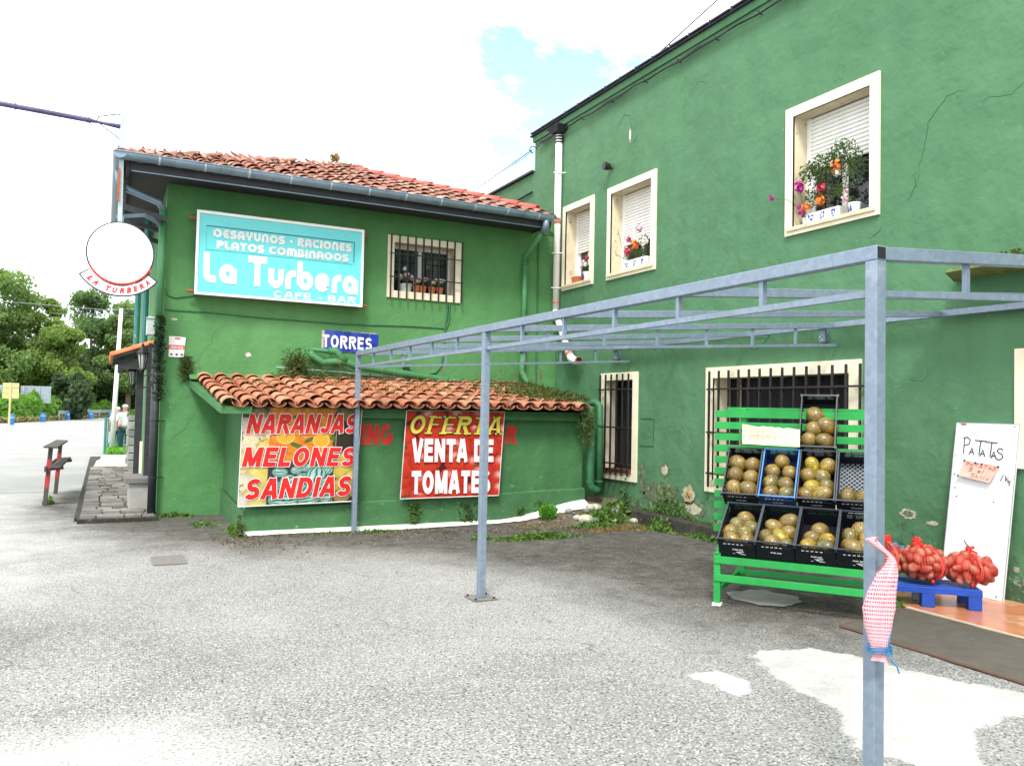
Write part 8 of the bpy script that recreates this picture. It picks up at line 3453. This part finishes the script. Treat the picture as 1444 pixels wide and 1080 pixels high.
# rubble stones in the corner
g = random.Random(31)
for i in range(26):
    x, y = g.uniform(5.9, 6.95), g.uniform(9.7, 10.2)
    r = g.uniform(.03, .085) if i > 2 else .12
    mb = MB()
    mb.ball((x, y, float(gh(x, y)) + r * .3), r, r * .8, r * .6, 7, 5)
    if i < 3:
        mb = MB()
        x, y = ((6.52, 10.12), (6.78, 9.98), (6.2, 9.85))[i]
        mb.ball((x, y, float(gh(x, y)) + .03), r, r * .8, r * .55, 8, 6)
    t = mb.build('rubble_stone', M['stone_block'] if i % 2 else M['plaster_pale'])
    tag(t, ['large pale rubble stone at the foot of the green pipes', 'large rubble stone beside the kerb end', 'large rubble stone in front of the lime washed edge'][i] if i < 3 else 'small rubble stone among the weeds in the wall corner', 'stone', 'rubble stones in the corner')


def weeds(cx, cy, rx, ry, h, n, m_, size, seed, asp=2.2, name='weeds', label=None):
    n = int(n * .55)
    g = np.random.default_rng(seed)
    x = g.normal(cx, rx * .5, n)
    y = g.normal(cy, ry * .5, n)
    z = gh(x, y) + np.abs(g.normal(0, .5, n)) * h * np.exp(-((x - cx) / rx) ** 2 - ((y - cy) / ry) ** 2)
    P_ = np.column_stack([x, y, z])
    if label:
        return plant_thing(name, label, 'plant', P_, size, m_, 1.0, asp, seed)
    return stuff(name, P_, size, m_, 1.0, asp, seed)


plant_thing('weed_clump', 'bright green leafy clump at the foot of the annex wall', 'plant', blob_points((5.72, 10.10, .17), (.15, .10, .11), 420, 40, .3), .034, M['weed_bright'], .8, 1.4, 40)
weeds(4.95, 8.98, .55, .12, .07, 1500, M['weed'], .034, 41)
weeds(4.25, 9.15, .14, .07, .06, 260, M['weed'], .034, 42)
weeds(6.55, 9.85, .30, .18, .16, 900, M['weed'], .040, 43)
weeds(6.15, 9.60, .30, .10, .07, 500, M['weed'], .034, 44)
weeds(6.85, 10.0, .18, .16, .20, 420, M['weed'], .045, 45)
weeds(6.86, 9.0, .10, .30, .14, 420, M['weed'], .040, 46)
weeds(6.4, 9.3, .6, .18, .02, 900, M['dry'], .028, 47)
weeds(6.92, 8.1, .06, .5, .08, 300, M['weed'], .035, 48)
weeds(1.50, 10.60, .06, .35, .10, 420, M['weed'], .035, 49)
weeds(1.52, 10.28, .05, .05, .26, 260, M['ivy'], .030, 50)
weeds(0.95, 12.42, .22, .05, .05, 420, M['weed'], .035, 51)
weeds(0.45, 12.15, .14, .08, .05, 260, M['weed'], .035, 52)
weeds(-.72, 14.6, .06, .2, .10, 200, M['weed'], .04, 53)
weeds(3.2, 10.10, .25, .05, .04, 260, M['weed'], .03, 54)
weeds(2.9, 10.14, .9, .04, .03, 260, M['weed'], .025, 55)
weeds(6.12, 4.72, .10, .05, .05, 160, M['weed'], .028, 56)
weeds(1.25, 11.5, .2, .4, .03, 180, M['weed'], .03, 57)
# climber on the plinth under the tomato banner
for i, (cx_, w_, z1_) in enumerate(((3.80, .07, .32), (4.58, .11, .30), (5.42, .07, .22), (5.75, .12, .30))):
    n = 260 if i == 0 else 130
    P_ = np.column_stack([nrg.normal(cx_, w_ * .6, n), 10.36 + nrg.normal(0, .012, n), nrg.uniform(0, z1_, n)])
    plant_thing('wall_plant', ['narrow green climber rising on the plinth under the left half of the tomato banner', 'sparse climber on the plinth under the right half of the tomato banner', 'thin climber on the plinth right of the tomato banner', 'low climber patch on the plinth near the lime washed rise'][i], 'plant', P_, .030, M['weed'] if i != 1 else M['ivy'], .3, 1.5, 60 + i)
# weeds on the kerb wall and moss on the tall wall's foot
n = 700
y = nrg.uniform(8.2, 10.4, n)
P_ = np.column_stack([7.185 - np.abs(nrg.normal(0, .02, n)), y, .12 + .09 * (y - 5.7) / 4.9 + np.abs(nrg.normal(0, .16, n)) * (np.sin(y * 4.3) > -.1)])
stuff('wall_weeds', P_, .030, M['weed'], .4, 1.6, 70)
# fallen leaves and bits of soil in the wall corner
n = 2200
x = nrg.uniform(1.2, 7.0, n)
y = 10.3 - np.abs(nrg.normal(0, .55, n)) - .25 * (x > 5)
k_ = (y > 7.0) & ((np.sin(x * 3.1 + y) + np.sin(y * 7 + x * 2)) > -.6)
stuff('leaf_litter', np.column_stack([x, y, gh(x, y) + .008 + nrg.uniform(0, .006, n)])[k_], .020, M['litter'], .05, 1.3, 71)
n = 500
x = nrg.uniform(.9, 6.5, n)
y = nrg.uniform(4.5, 9.0, n)
stuff('leaf_litter', np.column_stack([x, y, .008 + nrg.uniform(0, .004, n)]), .010, M['litter'], .05, 1.3, 72)
# loose grit on the forecourt: small stones that catch light
n = 2600
gx_, gy_ = nrg.uniform(-2.5, 5.5, n), 1.5 + nrg.uniform(0, 1, n) ** 1.4 * 9
V, Fq = [], []
for x, y, r in zip(gx_, gy_, nrg.uniform(.002, .006, n)):
    k = len(V)
    for q in range(4):
        a = q * pi / 2 + x * 9
        V.append((x + r * cos(a), y + r * sin(a) * .8, .001))
    V.append((x, y, r * .9))
    Fq += [(k, k + 1, k + 4), (k + 1, k + 2, k + 4), (k + 2, k + 3, k + 4), (k + 3, k, k + 4)]
me = bpy.data.meshes.new('grit')
me.from_pydata(V, [], Fq)
me.materials.append(mat('loose_grit', (.40, .39, .36), .9, var=.5, vs=40))
link('grit', me, kind='stuff')
mb = MB()
for k in range(14):
    x, y = nrg.uniform(1.5, 6.0), nrg.uniform(4.5, 9.5)
    r = .012
    mb.quad((x - r, y - r, .010), (x + r, y - r * .6, .016), (x + r * .8, y + r, .012), (x - r, y + r * .7, .018))
mb.build('litter', M['stem_brown'], kind='stuff')

bpy.context.view_layer.update()
